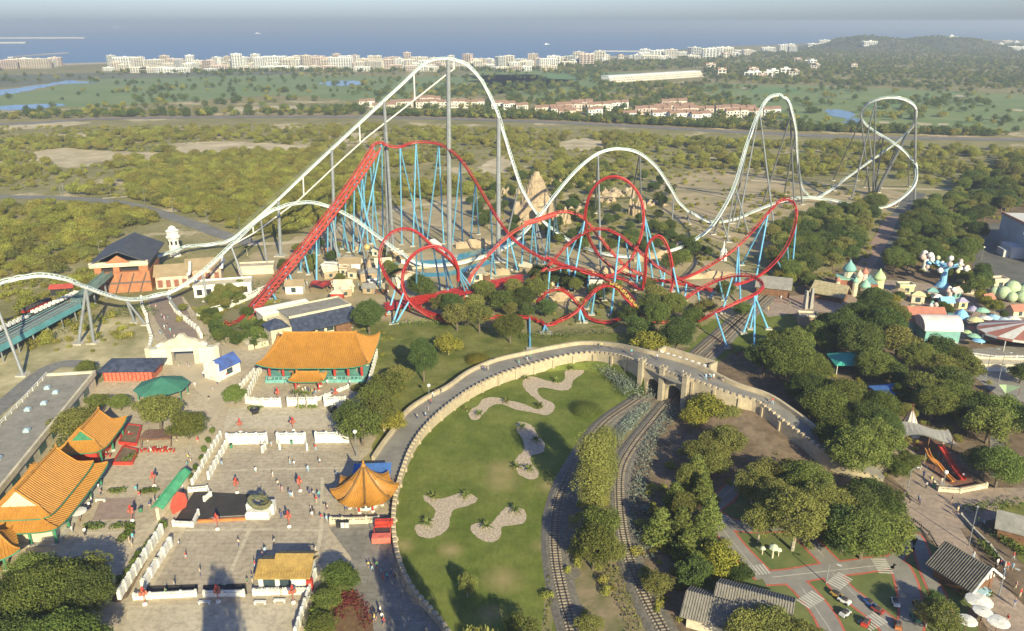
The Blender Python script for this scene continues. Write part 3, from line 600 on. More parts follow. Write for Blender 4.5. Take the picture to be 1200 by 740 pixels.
P5 = sample([(-150, 150), (420, 146), (700, 154), (880, 166), (1250, 176), (1250, 222), (880, 205), (640, 225), (300, 281), (120, 232), (-150, 228)], .03, .85, 30, 11, .45, SANDS + [WOOD])
P6 = sample([(-150, 240), (150, 245), (110, 330), (160, 395), (0, 440), (-150, 440)], .05, .8, 12, 12, .5)
P7 = sample([(765, 212), (900, 205), (1060, 236), (990, 252), (940, 285), (900, 300), (800, 262)], .02, .9, 14, 13, .55)
PB = np.concatenate([P5, P6, P7])
for p_, w_ in ROADS: PB = road_clear(PB, p_, w_)
scatter_gn('undergrowth', np.c_[PB, np.zeros(len(PB))], rng.uniform(.5, 1.3, len(PB)), rng.uniform(0, 6.28, len(PB)), BUSHES, 'low dry bushes and scrub between the pines')
LAKES = [[(-160, 118), (0, 103), (78, 93), (115, 98), (0, 114)], [(0, 121), (78, 121), (50, 128), (0, 131)], [(370, 94), (430, 95), (420, 101)], [(960, 128), (1005, 132), (1014, 148), (985, 146)]]
FM_ = 1
F1 = sample([(640, 78), (760, 70), (850, 64), (930, 60), (960, 56), (1300, 50), (1300, 104), (1130, 105), (950, 100), (820, 98), (720, 105), (640, 84)], .0075, .5, 160, 20, .45, [[(712, 85), (825, 80), (825, 100), (712, 102)]])
F2 = sample([(440, 108), (640, 98), (830, 100), (880, 122), (920, 140), (1000, 150), (1300, 156), (1300, 164), (880, 153), (640, 141), (440, 135)], .008, .7, 40, 21, .45, LAKES)
F3 = sample([(-150, 92), (130, 86), (330, 84), (640, 84), (640, 98), (430, 112), (430, 136), (130, 138), (-150, 146)], .0045, .93, 60, 22, .62, LAKES)
F4 = sample([(830, 100), (1130, 106), (1300, 115), (1300, 150), (1000, 148), (900, 138)], .006, .95, 45, 23, .62, LAKES)
F5 = sample([(130, 84), (640, 81), (640, 84), (130, 86)], .008, .5, 60, 24)
F6 = sample([(-150, 136), (430, 128), (430, 136), (130, 138), (-150, 145)], .012, .3, 60, 25)
F7 = sample([(440, 133), (640, 138), (880, 150), (1180, 158), (1180, 161), (880, 153), (640, 141), (440, 136)], .05, .1, 60, 26)
FP = np.concatenate([F1, F2, F3, F4, F5, F6, F7])
FP = road_clear(FP, [(-300, 152), (0, 146.5), (130, 139.5), (400, 137.5), (640, 143.5), (860, 155), (1000, 161), (1180, 164)], 12)
fz = np.array([max(0, hz_at(a, b) - .5) if b > 2300 else 0 for a, b in FP])
scatter_gn('far_woods', np.c_[FP, fz], rng.uniform(.5, 1.1, len(FP)) * np.where(FP[:, 1] > 2000, .8, 1), rng.uniform(0, 6.28, len(FP)), FAR, 'distant woods and tree belts on the plain below the sea')
print('scrub', len(rest), 'bush', len(PB), 'far', len(FP))
# ---------------------------------------------------------------- roller coasters
white = mat('white_steel', (.68, .70, .68), rough=.4, var=.05, scale=.3); palet = mat('pale_teal_rail', (.42, .50, .48), rough=.35, var=.05)
grey = mat('grey_column', (.20, .21, .22), rough=.45, var=.12, scale=.15); conc = mat('concrete', (.42, .39, .33), var=.15, scale=.4, bump=.1)
red = mat('red_steel', (.36, .026, .024), rough=.38, var=.18, scale=.12); redp = mat('faded_red_steel', (.46, .07, .05), rough=.45, var=.15, scale=.1)
cyan = mat('light_blue_column', (.16, .42, .62), rough=.4, var=.12, scale=.2)
grime(white, .6, .80); grime(red, .8, .72); grime(cyan, .5, .8); grime(grey, .4, .8)
class Coaster:
    def __init__(s, root, gauge, spine_r, colm, supm, drop):
        s.root, s.g, s.r, s.cm, s.sm, s.drop = root, gauge, spine_r, colm, supm, drop; s.samples = []
    def track(s, pts, ups=None, n=10, closed=False, railm=None, part='track', cm=None, minz=1.2):
        """pts: (photo x, photo y, distance) of the running line"""
        W = []
        for q in pts:
            if len(q) == 4 and q[3] == 'w': W.append(np.array(q[:3], float)); continue
            p = AY(q[0], q[1], q[2])
            if p.z < minz: p = G(q[0], q[1], minz)
            W.append(np.array(p))
        c = np.array(catmull(W, n, closed)); m = len(c)
        if ups is not None:
            U = np.array(catmull([np.array(u, float) for u in ups], n, closed))
        else: U = np.tile(np.array([0, 0, 1.0]), (m, 1))
        T = np.gradient(c, axis=0); T /= np.linalg.norm(T, axis=1)[:, None]
        # bank gently into turns
        K = np.gradient(T, axis=0); 
        if ups is None:
            kk = K.copy(); kk[:, 2] = 0; sp_ = np.linalg.norm(np.gradient(c, axis=0), axis=1)[:, None]; U = U + np.clip(kk / np.maximum(sp_, .1) * 14, -1.1, 1.1)
        S = np.cross(T, U); S /= np.maximum(np.linalg.norm(S, axis=1)[:, None], 1e-6); N = np.cross(S, T)
        spn = MB(); spn.smooth = True; base = c - N * s.drop
        spn.tube(base, s.r, 8)
        d = np.r_[0, np.cumsum(np.linalg.norm(np.diff(c, axis=0), axis=1))]; k = 1.0
        while k < d[-1]:
            i = int(np.searchsorted(d, k)); i = min(i, m - 1); l_ = c[i] - S[i] * s.g; r_ = c[i] + S[i] * s.g
            for e in (l_, r_): spn.beam(base[i], e, .14, .14)
            spn.beam(l_, r_, .12, .12); k += 1.6
        root = spn.build(part, cm or s.cm, s.root, world=True)
        for sg in (-1, 1): MB().tube(c + S * sg * s.g, s.r * .28 + .03, 5).build('rail', railm or cm or s.cm, root).matrix_parent_inverse = Matrix.Translation(-s.root.location)
        for i in range(0, m): s.samples.append((*PX(base[i]), *base[i]))
        return c, N, S
    def sup(s, top, bases, r=.32, part='support', near=True, m=None):
        A = np.array(s.samples); dd = np.hypot(A[:, 0] - top[0], A[:, 1] - top[1]); bs = [G(*b) for b in bases]; ym = sum(b.y for b in bs) / len(bs)
        ok = np.where(dd < dd.min() + 4)[0]
        if near and dd.min() < 14: j = ok[np.argmin(np.abs(A[ok, 3] - ym))]; tp = Vector(A[j, 2:5])
        else: tp = AY(top[0], top[1], ym)
        for b in bs:
            mb = MB(); mb.mi = 0; mb.tube([(b.x, b.y, 0), tp], [r, r * .8], 8); mb.mi = 1; mb.box((b.x, b.y, .15), (r * 6, r * 6, .5))
            mb.build(part, [m or s.sm, conc], s.root, world=True, smooth=False)

# white hyper coaster
sh = Coaster(thing('white_roller_coaster', 'huge white roller coaster on grey columns with the tallest hill and far turnaround', 'roller coaster', (0, 300, 0)), .62, .46, white, grey, .62)
sh.track([(-90, 372, 196), (-40, 345, 200), (0, 331, 204), (25, 324, 206), (50, 322, 209), (75, 326, 214), (98, 334, 221), (125, 344, 230), (152, 350, 240), (180, 347, 249), (208, 337, 255), (240, 315, 265), (274, 283, 279), (306, 255, 297), (330, 242, 303), (358, 237, 306), (385, 241, 306), (415, 256, 305), (445, 278, 303), (470, 296, 301), (495, 309, 299), (530, 309, 303), (560, 302, 309),
          (590, 291, 320), (612, 274, 326), (635, 248, 330), (650, 228, 332), (672, 202, 334), (697, 181, 336), (722, 173.5, 339), (747, 178, 343), (768, 194, 350), (784, 217, 358), (797, 238, 366), (815, 252, 374), (835, 260, 378), (862, 256, 384), (885, 247, 392), (908, 238, 402), (935, 232, 412), (965, 233, 414), (990, 238, 412), (1015, 243, 404), (1037, 242, 402), (1056, 232, 404), (1070, 218, 407), (1074, 203, 409), (1070, 188, 410), (1056, 173, 412), (1036, 160, 415), (1016, 147, 416), (1010, 135, 412),
          (1016, 123, 405), (1034, 115, 399), (1055, 115, 396), (1070, 123, 398), (1073, 136, 404), (1065, 152, 412), (1045, 170, 420), (1018, 189, 426), (992, 208, 432), (972, 224, 436), (955, 231.5, 432), (943, 224, 420), (937, 208, 403), (934, 180, 385), (932, 150, 374), (925, 122, 368), (914, 111, 366), (901, 115, 363), (890, 131, 359), (880, 155, 355), (872, 180, 352), (862, 214, 347), (850, 240, 341), (832, 267, 333), (806, 285, 322), (782, 294, 315), (755, 300, 312), (720, 299, 318), (695, 293, 326), (672, 285, 333),
          (655, 274, 335), (640, 261, 334), (626, 244, 332), (613, 222, 329), (602, 192, 326), (592, 158, 324), (581, 126, 322), (566, 95, 321), (548, 76, 320), (530, 68.5, 320), (512, 68, 320), (495, 75, 320), (470, 98, 320), (445, 121, 320), (403, 160, 321), (362, 198, 322), (322, 236, 323), (290, 264, 323), (268, 281, 323), (245, 287, 323), (222, 288, 316), (205, 293, 308), (186, 299, 299), (172, 303, 294)], n=8, railm=palet, minz=1.4)
lift = MB()
LC = [(268, 290), (300, 272), (350, 235), (400, 188), (430, 161), (485, 118), (533, 80)]
for i in range(len(LC) - 1): lift.tube([AY(*LC[i], 320), AY(*LC[i + 1], 320)], .3, 6)
for a, b in [((244, 313), (0, 0))][:0] + [((296, 262), (297, 273)), ((355, 205), (356, 229)), ((421, 144), (422, 166)), ((485, 86), (486, 117)), ((531, 69), (532, 80))]:
    lift.tube([AY(*a, 320.5), AY(*b, 320)], .28, 6)
lift.build('lift_truss', mat('cream_steel', (.62, .60, .54), rough=.5, var=.06), sh.root, world=True)
cwk = MB()
for i in range(40):
    a = AY(268 + (495 - 268) * i / 40 , 281 + (75 - 281) * i / 40, 325.2); b = AY(268 + (495 - 268) * (i + 1) / 40, 281 + (75 - 281) * (i + 1) / 40, 325.2)
    cwk.beam(a, b, 1.1, .1); cwk.tube([a + Vector((0, .8, 1)), b + Vector((0, .8, 1))], .05, 4); cwk.tube([a + Vector((0, .8, 0)), a + Vector((0, .8, 1))], .05, 4)
cwk.build('catwalk', mat('grating', (.25, .28, .27), rough=.6), sh.root, world=True)
S = sh.sup
S((0, 345), [(27, 440)], .45); S((98, 340), [(92, 403), (110, 402)], .5); S((152, 352), [(158, 378), (171, 381)], .4); S((199, 341), [(215, 372)], .4); S((240, 317), [(243, 353)], .45)
S((274, 285), [(289, 338)], .45); S((306, 256), [(314, 316)], .45); S((326, 236), [(329, 300)], .75, near=False); S((383, 243), [(388, 308), (397, 312)], .4); S((415, 258), [(432, 322)], .35); S((450, 282), [(452, 312)], .3)
S((388, 176), [(393, 300)], .75); S((450, 118), [(455, 293), (461, 296)], .7); S((521, 70), [(527, 302)], 1.05); S((584, 141), [(584, 306)], 1.0); S((607, 212), [(592, 286)], .4)
S((631, 256), [(631, 300), (640, 302)], .4); S((649, 230), [(650, 268)], .4); S((696, 183), [(704, 303), (697, 250)], .42); S((747, 180), [(740, 232), (752, 262)], .42); S((789, 229), [(787, 268)], .35); S((808, 249), [(808, 263)], .3)
for a, b in [((860, 221), (878, 276)), ((860, 221), (852, 277)), ((896, 130), (908, 274)), ((893, 140), (864, 270)), ((875, 172), (858, 262)), ((924, 121), (931, 244)), ((917, 128), (893, 242)), ((931, 152), (919, 228)), ((931, 152), (940, 240)), ((845, 250), (836, 275)), ((845, 250), (854, 284)), ((971, 234), (971, 246)), ((936, 214), (939, 236)), ((977, 219), (977, 224)), ((1004, 199), (1004, 212))]: S(a, [b], .42)
for a, b, r_ in [((1030, 116), (998, 233), .45), ((1030, 116), (1023, 228), .45), ((1010, 135), (976, 212), .38), ((1010, 135), (1019, 227), .45), ((1017, 147), (1028, 228), .45), ((1038, 162), (1025, 227), .45), ((1036, 163), (1012, 220), .3), ((1070, 146), (1031, 220), .4), ((1071, 125), (1072, 238), .65), ((1071, 130), (1071, 205), .4), ((1067, 186), (1065, 219), .35), ((1066, 148), (1025, 229), .85), ((1050, 236), (1050, 242), .3), ((1056, 172), (1030, 226), .3)]: S(a, [b], r_)

# red looping coaster
dk = Coaster(thing('red_roller_coaster', 'red looping roller coaster on light blue columns with one large vertical loop', 'roller coaster', (0, 280, 0)), .52, .34, red, cyan, .55)
lc = dk.track([(262, 377, 243), (270, 379, 240), (284, 370, 244), (300, 350, 256), (330, 314, 275), (362, 276, 292), (395, 232, 304), (420, 196, 312), (436, 172, 316), (445, 167, 317), (455, 170, 317), (466, 172, 318), (485, 167, 322), (505, 167, 322), (522, 172, 318), (540, 187, 310), (556, 210, 303), (572, 237, 297), (588, 262, 292), (606, 283, 288), (632, 300, 284), (662, 312, 280), (690, 320, 276)], n=8)[0]
cat_ = MB(); lp = [(272, 386, 236), (286, 374, 243), (302, 356, 252), (332, 320, 272), (366, 279, 290), (399, 236, 303), (424, 200, 311), (441, 174, 316)]
LW = catmull([AY(*q) for q in lp], 8)
for a, b in zip(LW, LW[1:]):
    a, b = Vector(a), Vector(b)
    for dx in (-.5, 1.6): cat_.beam(a + Vector((dx, -.9 + dx * .8, -.3)), b + Vector((dx, -.9 + dx * .8, -.3)), .75, .14)
    for dx in (-.9, 2.1): cat_.beam(a + Vector((dx, -.8, .6)), b + Vector((dx, -.8, .6)), .08, .5)
    cat_.tube([a + Vector((-.6, -1.2, -1)), b + Vector((-.6, -1.2, -1))], .35, 5)
    cat_.beam(a + Vector((-1, -1, -.6)), a + Vector((2, .6, -.6)), .15, .3)
cat_.build('catwalk', redp, dk.root, world=True)
def loopup(pts, c):
    o = []
    C0 = np.array(AY(*c)) if len(c) == 3 else np.array(c)
    for q in pts:
        p = np.array(AY(*q)); u = C0 - p; u /= max(1e-6, np.linalg.norm(u)); o.append(u)
    return o
E1 = [(640, 300, 262), (668, 312, 266), (700, 322, 268), (722, 319, 270), (740, 300, 272), (750, 276, 274), (753, 252, 275), (748, 230, 276), (735, 214, 276.5), (720, 208.5, 277), (705, 213, 277.5), (693, 228, 278), (687, 250, 279), (689, 272, 280), (698, 292, 281), (713, 309, 282), (735, 321, 281), (765, 327, 278)]
u1 = loopup(E1, (720, 262, 276)); u1[0] = (0, 0, 1); u1[-1] = (0, 0, 1); u1[1] = (0, 0, 1); dk.track(E1, u1)
dk.track([(590, 352, 262), (605, 342, 266), (640, 313, 272), (664, 288, 276), (686, 272, 277), (705, 267.5, 276), (725, 274, 274), (745, 290, 272), (766, 308, 270), (790, 323, 268), (815, 335, 264), (835, 340, 262)])
E3 = [(700, 322, 268), (730, 327, 268), (752, 338, 264), (757, 322, 262), (758, 300, 261), (763, 284, 260.5), (772, 278, 260), (780, 287, 259), (786, 308, 258), (787, 332, 257), (780, 352, 254), (768, 362, 252)]
u3 = loopup(E3, (771, 315, 260)); u3[0] = (0, 0, 1); u3[-1] = (0, 0, 1); dk.track(E3, u3)
dk.track([(735, 321, 279), (765, 327, 277), (790, 328, 276), (812, 321, 278), (838, 307, 282), (862, 290, 285), (884, 268, 288), (902, 246, 290), (916, 235, 292), (927, 235, 291), (932, 247, 288), (931, 265, 285), (922, 288, 280), (907, 308, 274), (888, 323, 268), (862, 333, 264), (835, 338, 264), (805, 333, 266), (775, 328, 268)])
dk.track([(782, 370, 246), (800, 352, 249), (820, 339, 252), (842, 328, 252), (864, 322.5, 249), (884, 325, 244), (893, 334, 238), (886, 343, 233), (866, 352, 230), (840, 364, 229), (818, 376, 230)])
dk.track([(560, 372, 246), (590, 371, 244), (618, 372, 241), (632, 376, 238), (642, 380, 236), (658, 375, 237), (674, 365, 239), (688, 350, 241), (700, 339, 242), (712, 334.5, 242), (724, 338, 241), (738, 353, 239), (750, 367, 238), (765, 375, 237), (785, 377, 240)])
dk.track([(628, 357, 250), (633, 350, 249), (643, 341, 248), (656, 339, 247), (668, 346, 245), (680, 359, 242), (692, 372, 239), (710, 377, 238), (727, 372, 238), (737, 362, 240), (742, 352, 244), (728, 338, 252), (705, 324, 258), (683, 316, 262), (662, 313.5, 264), (642, 316, 264)])
R1 = [(453, 362, 250), (470, 350, 252), (492, 352, 253), (470, 343, 254), (453, 325, 256), (446, 303, 258), (451, 284, 260), (463, 272, 262), (478, 269, 263), (492, 276, 263), (506, 289, 262), (520, 300, 260), (534, 313, 258), (545, 328, 256)]
R1 = [(520, 371, 240), (500, 364, 242), (482, 352, 246), (466, 339, 250), (453, 323, 254), (446, 303, 257), (450, 285, 259), (461, 273, 260), (476, 269.5, 260), (490, 275, 259), (505, 289, 257), (521, 301, 254), (534, 315, 251), (536, 330, 250)]
dk.track(R1, loopup(R1, (485, 312, 252)))
R2 = [(536, 330, 250), (535, 314, 248), (527, 299, 247), (513, 290.5, 246), (498, 292, 245), (484, 301, 244), (475, 316, 243), (473, 333, 242), (478, 348, 241), (490, 361, 240), (507, 371, 239), (530, 377, 238)]
dk.track(R2, loopup(R2, (503, 328, 244)))
dk.track([(545, 338, 262), (556, 318, 268), (575, 296, 276), (596, 276, 282), (618, 262, 286), (640, 253, 288), (660, 248, 288), (678, 252, 286), (690, 262, 283), (715, 292, 276), (735, 312, 272), (755, 322, 270)], cm=redp)
# station and brake run: parallel rails on a red deck
bk = MB()
for (a, b) in [((452, 358), (520, 344)), ((520, 344), (612, 324))]:
    for k in range(3):
        p, q = G(a[0], a[1] + k * 3.2 - 1, 2.4), G(b[0], b[1] + k * 3.2 - 1, 2.4)
        bk.beam(p, q, 1.5, .25); d_ = (q - p).normalized(); n_ = Vector((-d_.y, d_.x, 0))
        for s_ in (-.65, .65): bk.beam(p + n_ * s_ + Vector((0, 0, .35)), q + n_ * s_ + Vector((0, 0, .35)), .16, .2)
        m_ = int((q - p).length / 4)
        for j in range(m_): c_ = p + (q - p) * (j / m_); bk.beam(c_ - n_ * 1.5 + Vector((0, 0, .2)), c_ + n_ * 1.5 + Vector((0, 0, .2)), .3, .25); bk.beam((c_.x, c_.y, 0), (c_.x, c_.y, 2.3), .3, .3)
bk.build('brake_run', red, dk.root, world=True)
bk = MB(); p, q = AY(614, 264, 286.5), AY(652, 252, 288)
for k in (-1.1, 1.1): bk.beam(p + Vector((0, k, -.1)), q + Vector((0, k, -.1)), 1.0, .15); bk.beam(p + Vector((0, k * 1.5, .6)), q + Vector((0, k * 1.5, .6)), .08, .6)
bk.build('brake_walkway', redp, dk.root, world=True)
S = dk.sup
for t_, bs in [((375, 265), [(364, 300), (373, 299)]), ((375, 265), [(371, 333)]), ((354, 291), [(352, 319), (362, 322)]), ((338, 310), [(336, 336), (346, 338)]), ((318, 332), [(316, 352), (325, 354)]), ((300, 354), [(299, 366)]), ((386, 250), [(384, 306), (398, 303)]), ((404, 223), [(402, 292)]), ((422, 198), [(424, 290), (432, 294)]), ((438, 176), [(436, 286)]), ((396, 235), [(409, 296), (388, 300)]), ((414, 209), [(414, 295), (442, 296)]), ((431, 186), [(420, 283), (444, 281)]), ((447, 170), [(421, 296), (449, 280)]), ((466, 174), [(471, 287), (492, 275)]), ((485, 169), [(484, 289), (496, 277)]),
               ((517, 172), [(501, 280), (520, 286)]), ((541, 190), [(530, 286), (542, 286)]), ((560, 218), [(551, 286), (561, 275)]), ((577, 247), [(577, 290)]), ((611, 266), [(611, 318)]), ((622, 262), [(621, 312), (630, 311)]), ((641, 255), [(638, 310), (643, 306)]), ((655, 251), [(654, 276), (648, 278)]), ((575, 297), [(575, 326), (581, 323)]), ((597, 277), [(594, 320), (607, 318)]), ((556, 318), [(552, 336)]),
               ((687, 254), [(657, 321), (670, 341)]), ((668, 286), [(669, 341), (666, 332)]), ((724, 275), [(716, 370)]), ((753, 257), [(765, 328), (776, 327)]), ((750, 297), [(746, 340), (753, 340)]), ((787, 318), [(788, 342), (799, 361)]), ((776, 316), [(774, 345)]),
               ((899, 253), [(886, 326), (869, 311)]), ((930, 262), [(928, 321)]), ((918, 292), [(925, 320), (912, 311)]), ((907, 308), [(919, 322)]), ((868, 288), [(862, 338), (868, 360)]), ((840, 362), [(852, 408)]), ((890, 337), [(871, 391), (879, 386)]), ((888, 341), [(884, 408), (900, 386)]), ((856, 325), [(846, 367)]), ((821, 339), [(821, 366)]), ((835, 338), [(832, 349)]), ((848, 330), [(848, 352)]),
               ((617, 373), [(621, 410)]), ((636, 379), [(636, 391), (643, 391)]), ((682, 359), [(679, 378), (685, 378)]), ((695, 344), [(693, 369), (687, 362)]), ((739, 355), [(736, 371), (743, 370)]), ((634, 350), [(632, 362)]), ((643, 316), [(641, 355)]), ((655, 314), [(653, 338)]), ((689, 318), [(688, 344)]), ((712, 336), [(708, 352)]),
               ((468, 341), [(460, 380)]), ((478, 350), [(464, 379)]), ((462, 335), [(455, 368)]), ((524, 297), [(526, 347), (531, 342)]), ((535, 316), [(547, 347), (558, 345), (552, 346)]), ((511, 291), [(516, 339)]), ((486, 300), [(488, 346)]), ((448, 305), [(442, 340), (446, 342)]), ((494, 276), [(497, 330)]), ((706, 268), [(704, 316)]), ((802, 329), [(802, 352)]), ((738, 285), [(740, 330)])]:
    S(t_, bs, .34)
# yellow train on the front camelback
def train(name, label, path, ncar, bodym, seatm, L_=1.9, cat='coaster train'):
    c = np.array(catmull([AY(*q) for q in path], 10)); d = np.r_[0, np.cumsum(np.linalg.norm(np.diff(c, axis=0), axis=1))]
    t = thing(name, label, cat, tuple(c[0])); step = d[-1] / ncar
    for i in range(ncar):
        p = np.array([np.interp(step * (i + .15), d, c[:, k]) for k in range(3)]); q = np.array([np.interp(step * (i + .92), d, c[:, k]) for k in range(3)])
        m = MB(); up = Vector((0, 0, .55)); m.mi = 0; P_, Q_ = Vector(p) + up, Vector(q) + up; m.beam(P_, Q_, 1.4, .4)
        m.beam(P_ + Vector((0, 0, .4)), P_ + (Q_ - P_) * .2 + Vector((0, 0, .3)), 1.2, .3); m.mi = 1
        n_ = (Q_ - P_).normalized().cross(Vector((0, 0, 1))).normalized()
        for s_ in (-.45, 0, .45): m.beam(P_ + (Q_ - P_) * .45 + n_ * s_ + Vector((0, 0, .3)), P_ + (Q_ - P_) * .6 + n_ * s_ + Vector((0, 0, .9)), .36, .3)
        m.build('car', [bodym, seatm], t, world=True)
    return t
yel = mat('yellow_paint', (.45, .28, .06), rough=.4); darkseat = mat('dark_seat', (.06, .05, .05), rough=.5)
train('coaster_train', 'yellow coaster train with dark seats running down the front red camelback', [(714, 333.5, 242), (724, 337.5, 241), (738, 352, 239), (751, 367, 238)], 7, yel, darkseat)
# ---------------------------------------------------------------- park ground
grass = mat('lawn_grass', (.095, .125, .022), c2=(.16, .175, .042), scale=.09, bump=.15, rough=.95, spec=.1)
grass2 = mat('rough_lawn', (.095, .115, .025), c2=(.19, .185, .058), scale=.12, rough=.95, spec=.1)
pave = mat('beige_paving', (.52, .425, .295), c2=(.41, .335, .235), scale=.06, bump=.05); paved = mat('courtyard_paving', (.36, .295, .215), c2=(.45, .375, .275), scale=.10, bump=.05)
pavel = mat('terrace_paving', (.56, .48, .35), c2=(.46, .39, .28), scale=.12); asph2 = mat('worn_asphalt', (.20, .18, .15), c2=(.27, .24, .20), scale=.15)
brown = mat('bark_soil', (.135, .095, .065), c2=(.21, .155, .105), scale=.15, bump=.3, rough=1, spec=.05); pink = mat('pinkish_paving', (.40, .30, .225), c2=(.30, .23, .18), scale=.15)
pebble = mat('pebbles', (.62, .50, .37), c2=(.36, .28, .20), scale=2.2, bump=.6); ballast = mat('ballast', (.125, .11, .09), c2=(.21, .185, .15), scale=1.6, bump=.6)
drygrass = mat('dry_grass', (.17, .16, .06), c2=(.25, .20, .10), scale=.2)
joints(pave, 3.2, .8, .05); joints(paved, 4.5, .72); joints(pavel, 1.4, .86); joints(pink, 2.5, .85, .6); joints(asph2, 9, .8); joints(asphp, 12, .9)
grime(grass, .22, .82, 1.12); grime(grass, 1.4, .84, 1.1, (1, .35, 1)); grime(grass2, .3, .75, 1.12); grime(brown, .5, .7, 1.2); grime(ballast, 3, .7, 1.15); grime(pebble, 4, .6, 1.15)
# park floor under everything
sheet('park_soil', [(640, 420), (760, 395), (840, 420), (900, 330), (960, 330), (1010, 300), (1060, 235), (1250, 225), (1400, 300), (1400, 900), (560, 900), (600, 745), (640, 600), (690, 500)], brown, .016)
sheet('field', [(-200, 440), (0, 405), (90, 380), (160, 372), (190, 400), (190, 440), (110, 440), (0, 540), (-200, 620)], mat('dry_field', (.50, .42, .25), c2=(.22, .20, .09), scale=.09, bump=.1), .02, 3)
sheet('field', [(190, 355), (260, 330), (330, 330), (350, 350), (310, 395), (250, 400), (215, 392)], mat('shrubby_field', (.13, .13, .055), c2=(.22, .185, .10), scale=.1), .024, 3)
plaza = sheet('plaza', [(168, 378), (175, 350), (215, 348), (232, 372), (262, 396), (320, 392), (330, 440), (445, 410), (452, 470), (436, 528), (414, 548), (462, 598), (460, 640), (480, 690), (505, 712), (540, 760), (560, 900), (-260, 900), (-200, 640), (0, 545), (112, 452), (150, 430), (190, 410)], pave, .03)
sheet('upper_lawn', [(425, 378), (470, 372), (560, 382), (640, 390), (700, 382), (745, 392), (765, 412), (720, 402), (650, 405), (576, 422), (525, 452), (478, 480), (440, 530), (425, 500), (420, 420)], grass2, .034)
# worn, dry spots where the turf is thin
def worn(m, spots):
    nt = m.node_tree; b = nt.nodes['Principled BSDF']; src = b.inputs['Base Color'].links[0].from_socket; geo = nt.nodes.new('ShaderNodeNewGeometry'); no = nt.nodes.new('ShaderNodeTexNoise'); no.inputs['Scale'].default_value = .35; no.inputs['Detail'].default_value = 6
    nt.links.new(geo.outputs['Position'], no.inputs['Vector'])
    for px, py, r in spots:
        p = G(px, py); vd = nt.nodes.new('ShaderNodeVectorMath'); vd.operation = 'DISTANCE'; vd.inputs[1].default_value = tuple(p); nt.links.new(geo.outputs['Position'], vd.inputs[0])
        mr = nt.nodes.new('ShaderNodeMapRange'); mr.inputs[1].default_value = 0; mr.inputs[2].default_value = r; mr.inputs[3].default_value = 1.35; mr.inputs[4].default_value = 0; nt.links.new(vd.outputs['Value'], mr.inputs[0])
        mu = nt.nodes.new('ShaderNodeMath'); mu.operation = 'MULTIPLY'; mu.use_clamp = True; nt.links.new(mr.outputs[0], mu.inputs[0]); nt.links.new(no.outputs[0], mu.inputs[1])
        mx = nt.nodes.new('ShaderNodeMixRGB'); mx.inputs[2].default_value = (.33, .25, .12, 1); nt.links.new(mu.outputs[0], mx.inputs[0]); nt.links.new(src, mx.inputs[1]); src = mx.outputs[0]
    nt.links.new(src, b.inputs['Base Color'])
worn(grass, [(590, 680, 4.5), (588, 565, 5), (645, 570, 3.5), (575, 720, 3), (590, 550, 5), (470, 640, 3), (635, 640, 2.5), (528, 645, 3)])
lawn = sheet('lawn', [(462, 600), (464, 575), (478, 530), (500, 500), (530, 475), (575, 448), (630, 428), (690, 416), (727, 422), (750, 432), (752, 462), (735, 476), (700, 503), (672, 538), (652, 575), (643, 620), (645, 665), (655, 720), (662, 770), (560, 790), (530, 745), (503, 712), (483, 690), (470, 665), (461, 635)], grass, .04)
sheet('right_lawn', [(838, 372), (880, 358), (932, 372), (958, 398), (930, 412), (870, 412), (828, 430), (800, 418), (815, 400)], grass, .036, 3)
sheet('asphalt_yard', [(462, 598), (461, 640), (482, 692), (503, 714), (540, 760), (420, 900), (440, 745), (398, 680), (412, 655), (385, 618), (440, 612)], asph2, .046)
sheet('courtyard', [(262, 512), (275, 507), (436, 510), (414, 548), (440, 604), (388, 612), (386, 618), (375, 672), (350, 696), (175, 697), (215, 625), (238, 570)], paved, .038)
sheet('courtyard', [(268, 478), (440, 478), (436, 502), (262, 503)], pavel, .042)
sheet('lower_terrace', [(150, 712), (362, 706), (345, 760), (140, 780)], pavel, .044)
sheet('paving_pattern', [(118, 585), (160, 583), (158, 608), (108, 610)], mat('rose_paving', (.25, .17, .14), c2=(.32, .24, .19), scale=.8), .05)
sheet('dark_floor', [(203, 613), (228, 576), (298, 580), (288, 604), (250, 606), (235, 611)], mat('dark_floor', (.045, .04, .037), var=.2, scale=.3), .055)
sheet('dark_strip', [(172, 687), (232, 685), (232, 697), (160, 699)], MATS['dark_floor'], .056)  # both strips: the wall's shadow and dark lower floor, put into the colour
sheet('dark_strip', [(238, 686), (288, 684), (290, 697), (238, 698)], MATS['dark_floor'], .056)
for k_, b_ in enumerate([[(196, 622), (300, 621), (378, 622)], [(292, 622), (275, 660), (262, 686)], [(270, 552), (330, 550), (405, 549)], [(378, 560), (376, 622), (366, 670)], [(140, 712), (250, 710), (360, 708)], [(268, 502), (350, 502), (436, 502)], [(200, 470), (222, 505), (215, 560), (175, 625)], [(110, 560), (150, 560), (205, 562)], [(100, 625), (150, 624), (180, 620)]]): ribbon('paving_band', b_, .7, MATS['terrace_paving'], .058 + k_ * .002)
sheet('sandy_court', [(195, 378), (230, 405), (262, 410), (268, 440), (258, 480), (240, 520), (205, 520), (255, 480), (200, 430)], mat('sandy_paving', (.44, .36, .25), var=.1, scale=.1), .045)
sheet('street', [(172, 348), (212, 347), (228, 383), (236, 408), (206, 414), (182, 375)], mat('rosy_street', (.26, .195, .155), c2=(.20, .16, .13), scale=.3), .05)
